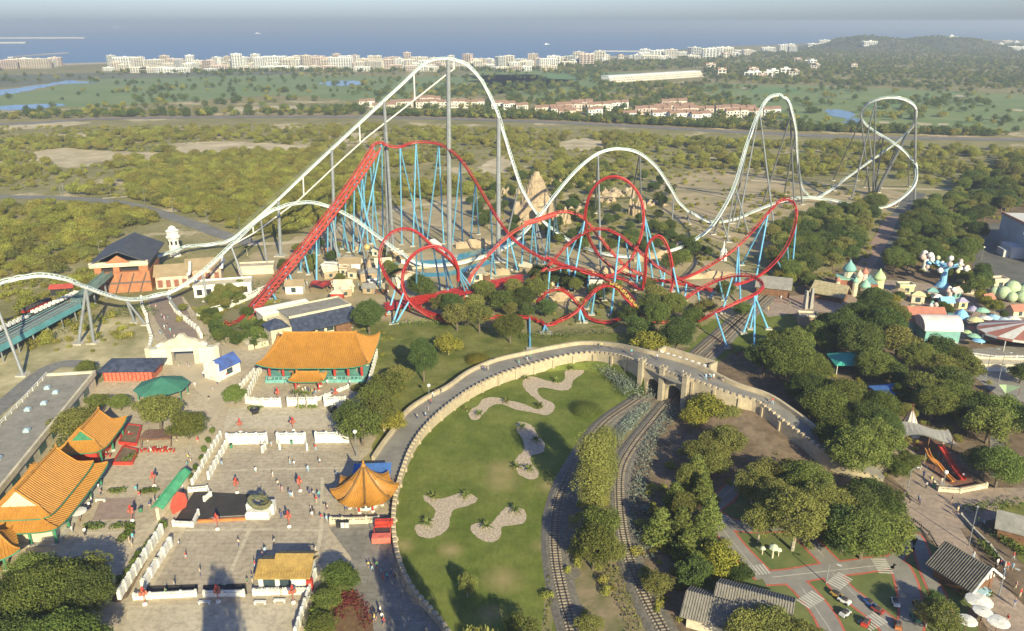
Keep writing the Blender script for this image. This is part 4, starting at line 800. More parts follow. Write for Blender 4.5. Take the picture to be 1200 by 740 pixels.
# pebble beds, irregular and winding
BEDS = [[(549, 487), (552, 480), (560, 476), (566, 468), (580, 466), (598, 470), (615, 474), (628, 480), (636, 477), (628, 468), (618, 460), (612, 450), (616, 443), (626, 442), (640, 446), (655, 449), (662, 444), (662, 436), (670, 431), (682, 431), (684, 437), (672, 446), (668, 456), (655, 458), (640, 455), (630, 456), (634, 466), (648, 473), (650, 480), (640, 487), (625, 484), (604, 480), (588, 474), (576, 476), (568, 484), (560, 492), (553, 492)],
        [(606, 496), (614, 495), (624, 500), (630, 510), (638, 520), (636, 530), (624, 534), (622, 542), (630, 552), (630, 560), (620, 562), (608, 556), (604, 546), (606, 536), (614, 528), (612, 514), (606, 506)],
        [(497, 581), (510, 585), (525, 583), (540, 578), (556, 581), (559, 588), (548, 593), (532, 598), (528, 606), (524, 620), (512, 629), (498, 631), (488, 625), (487, 616), (496, 614), (507, 608), (510, 598), (502, 590), (497, 586)],
        [(591, 596), (600, 594), (614, 598), (617, 606), (612, 614), (600, 616), (588, 618), (586, 630), (576, 636), (562, 632), (553, 624), (553, 616), (562, 613), (575, 614), (583, 606)]]
for b in BEDS: sheet('pebble_bed', b, pebble, .05, 4)
# left planting strip
sheet('planting_bed', [(128, 706), (172, 640), (190, 612), (196, 612), (150, 700), (140, 706)], brown, .05)
sheet('planting_bed', [(355, 745), (370, 690), (392, 668), (415, 690), (440, 745)], grass2, .05)
sheet('red_bed', [(392, 715), (400, 698), (415, 696), (430, 715), (438, 745), (400, 760)], mat('heather_bed', (.13, .055, .035), c2=(.17, .12, .05), scale=1.2, bump=.5), .056, 3)

# ---- railway
def railway(path, lab):
    c = np.array(catmull([tuple(G(*q)) for q in path], 14)); T = np.gradient(c, axis=0); T /= np.linalg.norm(T, axis=1)[:, None]; N = np.stack([-T[:, 1], T[:, 0], T[:, 2] * 0], 1)
    t = thing('railway_track', lab, 'railway track', tuple(c[0])); b = MB()
    L_ = []
    for i in range(len(c)):
        for o, z in ((-2.5, .03), (-1.6, .28), (1.6, .28), (2.5, .03)): L_.append(c[i] + N[i] * o + np.array((0, 0, z + .03)))
    b.add(L_, [(4 * i + k + 1, 4 * i + k, 4 * i + k + 4, 4 * i + k + 5) for i in range(len(c) - 1) for k in range(3)]); b.build('ballast_bed', ballast, t, world=True)
    sl = MB(); d = np.r_[0, np.cumsum(np.linalg.norm(np.diff(c, axis=0), axis=1))]; k = 0
    while k < d[-1]:
        i = min(int(np.searchsorted(d, k)), len(c) - 1); p = np.array([np.interp(k, d, c[:, j]) for j in range(3)])
        sl.beam(p - N[i] * 1.0 + (0, 0, .36), p + N[i] * 1.0 + (0, 0, .36), .26, .14); k += .75
    sl.build('sleeper', mat('sleeper_wood', (.27, .225, .17), var=.25, scale=.8), t, world=True)
    for s in (-.5, .5): MB().tube(c + N * s + np.array((0, 0, .52)), .065, 5).build('rail', mat('rusty_rail', (.085, .05, .035), rough=.5, metal=.3), t, world=True)
    return t
railway([(684, 790), (672, 745), (660, 700), (652, 660), (650, 620), (656, 585), (672, 550), (704, 501), (740, 474), (764, 458), (790, 437), (812, 419), (845, 390), (872, 366), (895, 345)], 'narrow gauge railway line curving along the lawn and through the left arch')
railway([(805, 790), (778, 742), (754, 697), (735, 648), (727, 600), (727, 555), (740, 527), (765, 495), (787, 468), (808, 441), (828, 420), (855, 393), (880, 368), (903, 347)], 'narrow gauge railway line between shrubs and conifers through the right arch')
ribbon('gravel_strip', [(690, 790), (672, 740), (660, 690), (657, 640), (664, 590), (685, 548), (720, 505), (758, 468)], 6.5, ballast, .022)
ribbon('gravel_strip', [(798, 790), (771, 740), (748, 695), (729, 645), (722, 600), (723, 555), (738, 522), (762, 494), (785, 468)], 6, mat('earthy_gravel', (.24, .195, .14), c2=(.15, .125, .085), scale=.8, bump=.4), .025)
ribbon('grass_verge', [(640, 745), (644, 700), (644, 640), (646, 600), (656, 560), (690, 510), (740, 468)], 1.6, drygrass, .05)
sheet('verge', [(672, 700), (668, 650), (680, 590), (712, 545), (735, 505), (752, 480), (758, 485), (738, 525), (722, 555), (718, 600), (722, 640), (745, 700), (765, 745), (700, 790)], mat('verge_growth', (.13, .125, .05), c2=(.27, .20, .12), scale=.25, bump=.3), .03)

# ---- great wall walkway
stone = mat('wall_stone', (.46, .375, .25), c2=(.35, .285, .195), scale=.7, bump=.25); stoned = mat('bridge_stone', (.29, .24, .175), c2=(.38, .32, .23), scale=.5, bump=.3)
NEAR = [(540, 762, .05), (517, 728, .05), (500, 708, .05), (484, 690, .05), (471, 665, .05), (463, 635, .05), (461, 605, .05), (464, 578, .15), (471, 552, .35), (483, 522, .7), (501, 497, 1.0), (526, 474, 1.3), (556, 453, 1.5), (590, 437, 1.8), (625, 425.5, 2.1), (660, 416.5, 2.6), (692, 412.5, 3.4), (722, 415.5, 4.9), (740, 420.5, 6.2), (756, 427, 7), (775, 437, 7), (797, 446, 7), (808, 443.5, 7), (840, 455, 6.8), (864, 463, 6.4), (888, 470, 5.9), (916, 491, 5.0), (943, 511, 4.2), (965, 527, 3.6), (1000, 548, 2), (1035, 562, .4)]
FAR_ = [(437, 535, .1), (447, 520, .4), (460, 503, .8), (477, 480, 1.1), (500, 464, 1.4), (525, 451, 1.6), (549, 434, 1.8), (578, 421, 2.0), (611, 413, 2.3), (649, 405, 2.8), (684, 400, 3.4), (720, 402, 4.9), (754, 409, 6.8), (771, 413, 7), (800, 421, 7), (827, 431, 7), (862, 448, 6.4), (900, 461, 5.8), (930, 480, 4.9), (965, 506, 3.9), (1000, 528, 2.4), (1040, 548, .5)]
def wpath(L_, n=8, top=1.1): return np.array(catmull([(*tuple(G(x, y, z + top))[:2], z) for x, y, z in L_], n))
wn, wf = wpath(NEAR), wpath(FAR_)
def resample(c, n, i0=0, i1=None):
    c = c[i0:i1]; d = np.r_[0, np.cumsum(np.linalg.norm(np.diff(c[:, :2], axis=0), axis=1))]; s = np.linspace(0, d[-1], n); return np.stack([np.interp(s, d, c[:, k]) for k in range(3)], 1)
gw = thing('great_wall_walkway', 'raised curving walkway of pale stone with crenellated parapet crossing the railway', 'walkway', tuple(wn[0][:2]) + (0,))
dn, df = resample(wn, 120, 6 * 8), resample(wf, 120); dm = MB(); V = []
for a, b in zip(dn, df): V += [(a[0], a[1], a[2] + .08), (b[0], b[1], b[2] + .08)]
dm.add(V, [(2 * i, 2 * i + 2, 2 * i + 3, 2 * i + 1) for i in range(119)]); dm.build('walkway_surface', mat('grey_walkway', (.175, .16, .14), c2=(.245, .225, .195), scale=.25), gw, world=True)
def wallstrip(mb, c, zb, top, th, cren=None):
    T = np.gradient(c[:, :2], axis=0); T /= np.linalg.norm(T, axis=1)[:, None]; N = np.stack([-T[:, 1], T[:, 0]], 1); V = []
    for i in range(len(c)):
        a = c[i, :2] - N[i] * th / 2; b = c[i, :2] + N[i] * th / 2; z1 = c[i, 2] + top; z0 = zb(i)
        V += [(*a, z0), (*b, z0), (*b, z1), (*a, z1)]
    n = len(c); mb.add(V, [(4 * i + k, 4 * i + (k + 1) % 4, 4 * i + 4 + (k + 1) % 4, 4 * i + 4 + k)[::-1] for i in range(n - 1) for k in range(4)] + [(0, 1, 2, 3), (4 * n - 1, 4 * n - 2, 4 * n - 3, 4 * n - 4)])
    if cren:
        s = cren; r = resample(c, int(np.sum(np.linalg.norm(np.diff(c[:, :2], axis=0), axis=1)) / s))
        for i in range(1, len(r) - 1):
            d_ = r[i + 1] - r[i - 1]; mb.box((r[i][0], r[i][1], r[i][2] + top + .22), (s * .55, th + .04, .5), math.atan2(d_[1], d_[0]))
fine_n = resample(wn, 220); fine_f = resample(wf, 180)
def cutbridge(c, lo, hi):
    px = np.array([PX((p[0], p[1], p[2] + 1.1))[0] for p in c]); py = np.array([PX((p[0], p[1], p[2] + 1.1))[1] for p in c]); return c[(px < lo) | (py > 520)], c[px > hi]
k0 = np.where([PX((p[0], p[1], p[2] + 1.1))[0] > 756 and PX((p[0], p[1], p[2] + 1.1))[1] < 500 for p in fine_n])[0][0]; k1 = np.where([PX((p[0], p[1], p[2] + 1.1))[0] > 804 and PX((p[0], p[1], p[2]))[1] < 520 for p in fine_n])[0][0]
for seg in (fine_n[:k0], fine_n[k1:]):
    m_ = MB(); wallstrip(m_, seg, lambda i: -.3, .85, .75, 1.5 if True else 0); m_.build('parapet', stone, gw, world=True)
m_ = MB(); wallstrip(m_, fine_f, lambda i: -.3, 1.1, .7); m_.build('parapet', stone, gw, world=True)
bt = MB()
for i in range(8, len(fine_n) - 20, 6):
    if k0 - 2 < i < k1 + 2: continue
    p = fine_n[i]; d_ = fine_n[i + 1] - fine_n[i - 1]; nn = np.array((d_[1], -d_[0])); nn /= np.linalg.norm(nn); bt.box((p[0] + nn[0] * .45, p[1] + nn[1] * .45, (p[2] + .5) / 2), (.6, .5, p[2] + .5), math.atan2(d_[1], d_[0]))
bt.build('buttress', stone, gw, world=True)
# twin-arched bridge
A_, B_ = Vector(fine_n[k0 - 1]), Vector(fine_n[k1]); A_.z = B_.z = 0; L_ = (B_ - A_).length; an = math.atan2(B_.y - A_.y, B_.x - A_.x)
br = thing('railway_bridge', 'stone bridge with two dark round arches and three square piers over the railway', 'bridge', tuple(A_), an)
def archwall(x0, x1, z1, openings, y0, y1):
    """front wall with arched openings, extruded from y0 to y1"""
    mb = MB(); xs = [x0]
    for a, b, h in openings: xs += [a, b]
    xs.append(x1)
    for i in range(0, len(xs), 2): mb.bz(xs[i], xs[i + 1], y0, y1, 0, z1)
    for a, b, h in openings:
        r = (b - a) / 2; c_ = (a + b) / 2; n = 14
        P = [(c_ - r * math.cos(math.pi * k / n), h - r + r * math.sin(math.pi * k / n)) for k in range(n + 1)]
        for p, q in zip(P, P[1:]):
            mb.add([(p[0], y0, p[1]), (q[0], y0, q[1]), (q[0], y0, z1), (p[0], y0, z1), (p[0], y1, p[1]), (q[0], y1, q[1]), (q[0], y1, z1), (p[0], y1, z1)], [(0, 1, 2, 3), (7, 6, 5, 4), (0, 4, 5, 1)])
    return mb
w1 = L_ * .20; ops = [(L_ * .10, L_ * .43, 4.7), (L_ * .57, L_ * .93, 5.0)]
archwall(0, L_, 7.0, ops, 0, 13).build('arch_wall', stoned, br)
m_ = MB(); m_.bz(0, L_, -.35, .35, 7.0, 7.9)
for i in range(int(L_ / 1.4)): m_.bz(.3 + i * 1.4, 1.05 + i * 1.4, -.36, .36, 7.9, 8.4)
m_.build('parapet', stoned, br)
for x in (-.2, L_ * .49, L_ + .2):
    m_ = MB(); m_.box((x, -.3, 4.4), (1.35, 1.5, 8.8), 0, .95); m_.box((x, -.3, 8.95), (1.6, 1.75, .3))
    for a in (-.55, .55):
        for b in (-.6, .6): m_.box((x + a, -.3 + b, 9.3), (.4, .4, .4))
    m_.build('pier', stoned, br)
# lookout on the far side of the bridge
P0, P1_ = G(771, 413, 8), G(829, 431, 8); ln = (P1_ - P0).length; t = thing('lookout', 'stone lookout bay with low white pillars on the far side of the bridge', 'lookout', (P0.x, P0.y, 0), math.atan2(P1_.y - P0.y, P1_.x - P0.x))
MB().bz(-.5, ln + .5, .8, 4.2, 5.8, 7.1).bz(-.5, ln + .5, .9, 4.1, -.2, 5.8).build('platform', stoned, t); m_ = MB(); m_.bz(-.5, ln + .5, 3.6, 4.2, 7.1, 8.5).bz(-.5, .1, .8, 3.6, 7.1, 8.5).bz(ln - .1, ln + .5, .8, 3.6, 7.1, 8.5); m_.build('parapet', stone, t)
m_ = MB()
for i in range(8): m_.box((ln * (i + .3) / 8, 1.0, 7.5), (.5, .5, .9)); m_.box((ln * (i + .3) / 8, 1.0, 8.0), (.7, .7, .2))
m_.build('pillar', mat('white_stone', (.72, .69, .62), var=.06, scale=.6), t)
# earth banks against the wall
def bank(name, top, bot, m, zt):
    a = resample(np.array([(*tuple(G(x, y, z))[:2], z) for x, y, z in top]), 30); b = resample(np.array([(*tuple(G(x, y))[:2], 0) for x, y in bot]), 30); V = []; K = 8
    for p, q in zip(a, b):
        for k in range(K + 1):
            u = k / K; s = 1 - (u * u * (3 - 2 * u)); V.append((p[0] * (1 - u) + q[0] * u, p[1] * (1 - u) + q[1] * u, .03 + p[2] * s + (.35 * (float(vnoise(p[0] * (1 - u) + q[0] * u, p[1] * (1 - u) + q[1] * u, 5)) - .5) if 0 < k < K else 0)))
    mb = MB(); mb.add(V, [(i * (K + 1) + k, i * (K + 1) + k + 1, (i + 1) * (K + 1) + k + 1, (i + 1) * (K + 1) + k)[::-1] for i in range(29) for k in range(K)]); o = mb.build(name, m, smooth=True); o['kind'] = 'structure'
    for f in o.data.polygons: pass
    return o
bank('earth_bank', [(808, 478, .3), (822, 463, 3.6), (842, 465, 5.0), (866, 473, 4.6), (890, 480, 4.2), (917, 500, 3.4), (945, 521, 2.4), (966, 535, 1.6), (1000, 556, .6)], [(806, 484), (812, 520), (835, 552), (862, 566), (890, 572), (925, 574), (960, 572), (1010, 570)], brown, 0)
bank('grass_bank', [(640, 430, .8), (680, 423, 1.6), (712, 424, 2.8), (735, 430, 4.2), (754, 440, 4.6)], [(640, 436), (685, 434), (718, 444), (742, 460), (757, 470)], grass, 0)

# ---- mini driving course and eastern paths
tar = mat('course_asphalt', (.20, .185, .165), c2=(.27, .245, .215), scale=.3); kerbm = mat('red_kerb', (.42, .11, .075), var=.15, scale=.8); paint = mat('road_paint', (.46, .43, .38), var=.08, scale=1)
sheet('course_grass', [(830, 600), (900, 560), (1000, 560), (1060, 600), (1110, 660), (1150, 745), (1150, 850), (860, 850), (820, 660)], mat('course_lawn', (.09, .12, .035), c2=(.15, .16, .055), scale=.25), .03)
CR = [[(869, 562), (850, 582), (833, 598), (842, 612), (860, 638), (885, 665), (897, 678)], [(836, 603), (855, 614), (880, 618), (905, 617), (928, 619), (945, 632), (968, 655), (985, 672)], [(893, 678), (925, 676), (960, 670), (1000, 665), (1045, 660), (1058, 672), (1066, 700), (1068, 728), (1060, 760)],
      [(925, 676), (945, 695), (965, 720), (980, 750)], [(968, 662), (985, 688), (1010, 708), (1040, 732), (1055, 760)], [(1045, 660), (1062, 640), (1070, 628), (1078, 640), (1085, 665), (1100, 700), (1112, 730)]]
for k, c_ in enumerate(CR):
    rw = 2.2 if k == 5 else 3.4
    ribbon('kerb', c_, rw + .8, kerbm, .052 + k * .0015, n=10); ribbon('course_road', c_, rw, tar, .068 + k * .0025, n=10)
for k, (a, b) in enumerate([((838, 610), (882, 664)), ((845, 585), (862, 570)), ((940, 690), (975, 742)), ((975, 672), (1040, 735)), ((905, 677), (1040, 662)), ((940, 628), (965, 652))]):
    p, q = G(*a), G(*b); m_ = MB(); m_.beam(p + Vector((0, 0, .09)), q + Vector((0, 0, .09)), .12, .012)
    o = m_.build('lane_marking', paint); o['kind'] = 'structure'
def zebra(px, py, ang, n=7, w_=2.6):
    p = G(px, py, .092); m_ = MB()
    for i in range(n): d = (i - n / 2) * .62; m_.box((p.x + math.cos(ang) * d, p.y + math.sin(ang) * d, .094), (.34, w_, .012), ang)
    o = m_.build('crosswalk', paint); o['kind'] = 'structure'
for z_ in [(843, 608, .9), (888, 668, .2), (951, 702, .6), (1033, 662, 1.5), (1024, 728, .5), (985, 680, .7)]: zebra(*z_)
sheet('east_plaza', [(1030, 548), (1060, 518), (1090, 530), (1120, 566), (1150, 572), (1200, 572), (1250, 560), (1250, 600), (1205, 600), (1150, 612), (1125, 620), (1150, 660), (1180, 690), (1230, 740), (1230, 800), (1160, 800), (1158, 740), (1130, 690), (1105, 650), (1080, 620), (1050, 605), (1038, 590), (1062, 575)], pink, .05)
sheet('east_path', [(1035, 545), (1062, 525), (1050, 500), (1000, 480), (960, 500), (1000, 528), (1010, 560)], tar, .045)
sheet('east_plaza', [(1130, 410), (1250, 400), (1250, 480), (1190, 470), (1178, 520), (1195, 560), (1160, 560), (1160, 500), (1175, 470), (1140, 440)], tar, .046)
sheet('east_plaza', [(960, 345), (1000, 325), (1060, 330), (1120, 335), (1250, 330), (1250, 400), (1120, 400), (1060, 380), (1000, 370), (950, 365), (900, 372), (880, 350)], pink, .04)
sheet('yard', [(1140, 262), (1190, 262), (1215, 330), (1170, 345), (1140, 320)], asph, .042)
sheet('hillock_grass', [(1170, 600), (1250, 590), (1250, 680), (1200, 660), (1175, 625)], grass2, .055, 3)
sheet('path', [(600, 386), (640, 383), (700, 385), (740, 380), (738, 388), (700, 392), (640, 393)], drygrass, .05)
# ---------------------------------------------------------------- buildings of the park
gold = mat('orange_glazed_tile', (.44, .205, .032), c2=(.34, .15, .024), scale=.5, rough=.45, bump=.2); goldr = mat('orange_ridge_tile', (.40, .185, .035), rough=.45, var=.15)
brass = mat('brown_gold_tile', (.40, .26, .075), c2=(.30, .19, .06), scale=.8, rough=.6); redw = mat('red_lacquer', (.42, .045, .03), rough=.4, var=.15); greenw = mat('green_lacquer', (.05, .20, .11), rough=.4, var=.2)
tealw = mat('teal_paint', (.14, .33, .30), rough=.6, var=.2, scale=.5); crm = mat('cream_plaster', (.58, .50, .36), var=.12, scale=.3, bump=.05); whp = mat('white_plaster', (.70, .67, .60), var=.08, scale=.4)
navy = mat('navy_slate', (.055, .065, .10), var=.25, scale=.8, rough=.5); darkr = mat('charcoal_roof', (.075, .075, .08), var=.2, scale=.3, rough=.6); gravel = mat('flat_roof_gravel', (.30, .275, .23), c2=(.23, .21, .175), scale=.25)
brick = mat('orange_brick', (.40, .17, .08), c2=(.30, .12, .06), scale=.6); tanroof = mat('tan_roof', (.36, .27, .16), c2=(.28, .21, .125), scale=.4); thatch = mat('pale_thatch', (.40, .34, .21), c2=(.27, .22, .13), scale=1.2, bump=.5)
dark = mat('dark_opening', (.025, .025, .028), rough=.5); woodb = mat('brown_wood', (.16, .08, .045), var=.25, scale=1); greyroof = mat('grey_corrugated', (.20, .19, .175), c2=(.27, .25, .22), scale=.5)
turq = mat('turquoise_cloth', (.05, .33, .27), rough=.7, var=.1); blueroof = mat('blue_cloth', (.06, .14, .36), rough=.6, var=.15)
black = mat('black_metal', (.03, .03, .033), rough=.5); glassd = mat('shop_glass', (.04, .06, .07), rough=.15, spec=.6)

def chinese_roof(t, a, b, h, r, z0, rm, ridm, trim, tg=1.0, up=.9, pitch=.55, gablem=None):
    """hipped (tg=1) or hip-and-gable roof, concave with lifted corners; ridge along x"""
    e1 = lambda q: r + (a - r) * max(0, 1 - q / tg)                 # half length of the long side at height q
    prof = lambda q: h * (.62 * q + .38 * q * q)
    def zz(q, s): return z0 + prof(q) + up * abs(s) ** 5 * max(0, 1 - q * 2.2) ** 1.5
    mb = MB(); rb = MB(); ns, nt_ = 16, 8
    for sg in (-1, 1):
        V = []
        for j in range(nt_ + 1):
            q = j / nt_
            for i in range(ns + 1): s = i / ns * 2 - 1; V.append((s * e1(q), sg * b * (1 - q), zz(q, s)))
        f_ = [(j * (ns + 1) + i, j * (ns + 1) + i + 1, (j + 1) * (ns + 1) + i + 1, (j + 1) * (ns + 1) + i) for j in range(nt_) for i in range(ns)]
        mb.add(V, f_); mb.add([(x, y, z - .22) for x, y, z in V], [f[::-1] for f in f_])
        x = -a + pitch / 2
        while x < a:
            qm = 1.0 if abs(x) <= r else tg * (a - abs(x)) / max(1e-6, a - r)
            if qm > .06: rb.tube([(x, sg * b * (1 - qm * k / 4), zz(qm * k / 4, x / e1(qm * k / 4)) + .03) for k in range(5)], .10, 4)
            x += pitch
        V = []; nq = 6
        for j in range(nq + 1):
            q = tg * j / nq
            for i in range(ns + 1): s = i / ns * 2 - 1; V.append((sg * e1(q), s * b * (1 - q), zz(q, s)))
        f_ = [(j * (ns + 1) + i, j * (ns + 1) + i + 1, (j + 1) * (ns + 1) + i + 1, (j + 1) * (ns + 1) + i) for j in range(nq) for i in range(ns)]
        mb.add(V, f_); mb.add([(x, y, z - .22) for x, y, z in V], [f[::-1] for f in f_])
        y = -b + pitch / 2
        while y < b:
            qm = min(tg, 1 - abs(y) / b)
            if qm > .06: rb.tube([(sg * e1(qm * k / 4), y, zz(qm * k / 4, y / (b * (1 - qm * k / 4) + 1e-6)) + .03) for k in range(5)], .10, 4)
            y += pitch
        for s2 in (-1, 1):
            hp = [(sg * e1(tg * k / 8), s2 * b * (1 - tg * k / 8), zz(tg * k / 8, 1) + .12) for k in range(9)]
            rb.tube(hp, .2, 5)
            if tg < 1: rb.tube([(sg * r, s2 * b * (1 - q), zz(q, 0) + .15) for q in (tg, (1 + tg) / 2, 1)], .2, 5)
    rf = mb.build('roof', rm, t, smooth=True); rb.mi = 0; rb.tube([(-r - .2, 0, zz(1, 0) + .2), (-r * .8, 0, zz(1, 0) + .12), (r * .8, 0, zz(1, 0) + .12), (r + .2, 0, zz(1, 0) + .2)], .28, 6)
    for sg in (-1, 1): rb.tube([(sg * (r + .1), 0, zz(1, 0)), (sg * (r + .35), 0, zz(1, 0) + .7)], [.3, .12], 5)
    rb.build('ridge_tiles', ridm, rf)
    tr = MB()
    for sg in (-1, 1):
        tr.tube([(s * a / 8, sg * b, zz(0, s / 8) - .22) for s in range(-8, 9)], .13, 4); tr.tube([(sg * a, s * b / 8, zz(0, s / 8) - .22) for s in range(-8, 9)], .13, 4)
    tr.build('eave_trim', trim, rf)
    if tg < 1:
        for sg in (-1, 1):
            g = MB(); n = 6; P = [(sg * (r + .02), b * (1 - (tg + (1 - tg) * k / n)), zz(tg + (1 - tg) * k / n, 0)) for k in range(n + 1)]; P += [(p[0], -p[1], p[2]) for p in P[-2::-1]]
            g.add(P, [tuple(range(len(P)))]); g.build('gable', gablem or crm, rf)
    return rf
def columns(t, pts, h, r, m, basem=None, n=8, z0=0):
    for x, y in pts:
        o = MB(); o.mi = 0; o.tube([(x, y, z0), (x, y, z0 + h)], r, n); o.mi = 1; o.lathe((x, y, z0), [(r * 1.8, 0), (r * 1.6, .3)], 8); o.build('column', [m, basem or conc], t)

for m_ in (gold, brass): grime(m_, .35, .80, 1.06); grime(m_, 2.5, .80, 1.05)
for m_ in (crm, whp, gravel, conc, navy, darkr, greyroof, tanroof): grime(m_, .8, .78, 1.05)
# main temple
ctr = Vector((G(369, 449).x, 203, 0)); t = thing('main_temple', 'wide Chinese hall with orange tiled roof, red columns and teal terrace at the upper court', 'temple', tuple(ctr), R(.8)); main_t = t
MB().bz(-13.2, 13.2, -9.6, 9.5, 0, .9).build('podium', tealw, t); MB().bz(-11, 11, -4.5, 8, .9, 4.9).build('wall', mat('temple_wall', (.13, .20, .17), c2=(.30, .10, .07), scale=.6), t)
columns(t, [(x, -8.3) for x in (-12.2, -8.6, -5, 5, 8.6, 12.2)] + [(-12.2, 0), (12.2, 0), (-12.2, 8), (12.2, 8)], 4.2, .34, redw, z0=.9)
chinese_roof(t, 14.6, 11.0, 5.6, 9.6, 4.9, gold, goldr, greenw, up=1.3)
for x in (-9, -6, -3, 0, 3, 6, 9): MB().bz(x - .9, x + .9, -4.65, -4.4, 1, 3.9).build('door', mat('green_door', (.05, .16, .13), var=.2), t)
m_ = MB()
for i in range(24): m_.bz(-13 + i * 1.1, -12.75 + i * 1.1, -9.5, -9.3, .9, 1.7)
m_.bz(-13.1, -3, -9.55, -9.25, 1.7, 1.85).bz(3, 13.1, -9.55, -9.25, 1.7, 1.85); m_.build('railing', tealw, t)
t = thing('temple_porch', 'small orange roofed porch in front of the wide Chinese hall', 'porch', tuple(G(362, 455)), R(1))
columns(t, [(-3, -1.6), (3, -1.6), (-3, 1.2), (3, 1.2)], 2.9, .22, redw); chinese_roof(t, 4.5, 2.4, 1.6, 2.6, 2.9, gold, goldr, greenw, up=.5, pitch=.45)

# hip-and-gable halls on the left
def roof_from(c0, c1, zc, width):
    """eave corners on the right side (front, back) -> centre, yaw, half length"""
    p, q = G(*c0, zc), G(*c1, zc); d = q - p; L = d.length; an = math.atan2(d.y, d.x); n = Vector((-math.sin(an), math.cos(an), 0)); c = (p + q) / 2 + n * width / 2; return Vector((c.x, c.y, 0)), an, L / 2
c, an, hl = roof_from((67, 622), (127, 545), 3.9, 15.5)
t = thing('left_temple', 'large Chinese hall with orange hip-and-gable roof and cream gable at the left edge', 'temple', tuple(c), an)
MB().bz(-hl + 2, hl - 2, -5.6, 5.6, 0, 4.2).build('wall', crm, t); MB().bz(-hl + 1, hl - 1, -6.8, 6.8, 0, .3).build('podium', conc, t)
columns(t, [(-hl + 1.6 + i * (2 * hl - 3.2) / 4, -6.3) for i in range(5)] + [(-hl + 1.6, y) for y in (-1.8, 2.4, 6.3)] + [(hl - 1.6, y) for y in (0, 6.3)], 3.7, .26, greenw, whp)
chinese_roof(t, hl, 7.75, 4.2, hl - 4.6, 3.7, gold, goldr, greenw, up=.8)
chinese_roof(t, hl - 1.9, 5.9, 4.9, hl - 3.6, 5.3, gold, goldr, greenw, tg=.42, up=.6)
c, an, hl = roof_from((120, 530), (149, 492), 3.8, 9.6)
t = thing('small_temple', 'smaller Chinese pavilion with orange roof and green gable behind the large left hall', 'temple', tuple(c), an)
MB().bz(-hl + 1.6, hl - 2, -2.8, 3.4, 0, 3.9).build('wall', redw, t); columns(t, [(-hl + 1.2, -3.8), (0, -3.8), (hl - 1.2, -3.8), (-hl + 1.2, 3.8)], 3.6, .24, greenw, whp)
chinese_roof(t, hl, 4.8, 4.0, hl - 2.6, 3.8, gold, goldr, greenw, tg=.5, up=.8, gablem=greenw)
t = thing('corner_temple', 'tip of an orange tiled roof at the left edge below the large hall', 'temple', tuple(G(-22, 668)), R(35)); columns(t, [(3.6, -2.6), (3.6, 2.4), (-3, -2.6), (-3, 2.6)], 3.4, .24, greenw, whp)
chinese_roof(t, 6.2, 4.4, 3.2, 3.4, 3.5, gold, goldr, greenw, up=.9); MB().bz(-3, 2.8, -2, 2, 0, 3.6).build('wall', redw, t)

# tent-roofed kiosk
c = G(429, 590); t = thing('tent_roof_kiosk', 'round kiosk with pointed golden pagoda roof and flared corners beside the walkway', 'kiosk', tuple(c), R(10))
n = 8; NR = 10; NA = 48; V = []; Rr = 6.6
def kz(rho, ang):
    k = abs(math.cos(ang * n / 2)); return 3.1 + 5.6 * (1 - rho) ** 1.55 + .9 * (k ** 10) * rho ** 4
def kr(rho, ang): return Rr * rho * (.90 + .13 * abs(math.cos(ang * n / 2)) ** 6)
for j in range(NR + 1):
    rho = max(.012, j / NR)
    for i in range(NA): q = 2 * math.pi * i / NA; V.append((kr(rho, q) * math.cos(q), kr(rho, q) * math.sin(q), kz(rho, q)))
mb = MB(); F_ = [(j * NA + i, (j + 1) * NA + i, (j + 1) * NA + (i + 1) % NA, j * NA + (i + 1) % NA) for j in range(NR) for i in range(NA)]
mb.add(V, F_); mb.add([(x, y, z - .2) for x, y, z in V], [f[::-1] for f in F_]); rf = mb.build('roof', gold, t, smooth=True)
rb = MB(); hp_ = MB()
for i in range(n * 9):
    q = 2 * math.pi * i / (n * 9); hip = i % 9 == 0; (hp_ if hip else rb).tube([(kr(x, q) * math.cos(q), kr(x, q) * math.sin(q), kz(x, q) + .04) for x in ((.02, .15, .3, .45, .6, .75, .9, 1.0) if hip else (.4, .55, .7, .85, 1.0) if i % 3 else (.2, .4, .6, .8, 1.0))], .2 if hip else .075, 4)
rb.build('ridge_tiles', goldr, rf); hp_.build('hip_ridge', mat('dark_ridge', (.17, .09, .03), var=.2, scale=1), rf); MB().lathe((0, 0, 8.3), [(.35, 0), (.5, .3), (.2, .7), (.25, 1.0), (.05, 1.5)], 8).build('finial', goldr, rf)
columns(t, [(3.4 * math.cos(q), 3.4 * math.sin(q)) for q in [R(22.5 + 45 * k) for k in range(8)]], 3.3, .2, redw, whp)
MB().lathe((0, 0, 0), [(2.8, 0), (2.8, 3.3)], 8).build('wall', whp, t)
for k, cm in ((5, blueroof), (6, glassd), (7, mat('sign_cyan', (.12, .38, .55)))): q = R(45 * k); m_ = MB(); m_.box((2.62 * math.cos(q), 2.62 * math.sin(q), 1.7), (.2, 1.7, 2.2), q); m_.build('window', cm, t)
t = thing('blue_awning_stall', 'stall with a bright blue corrugated roof behind the golden kiosk', 'stall', tuple(G(437, 568)), R(4))
MB().bz(-3.4, 3.4, -2, 2, 0, 2.4).build('wall', redw, t); m_ = MB()
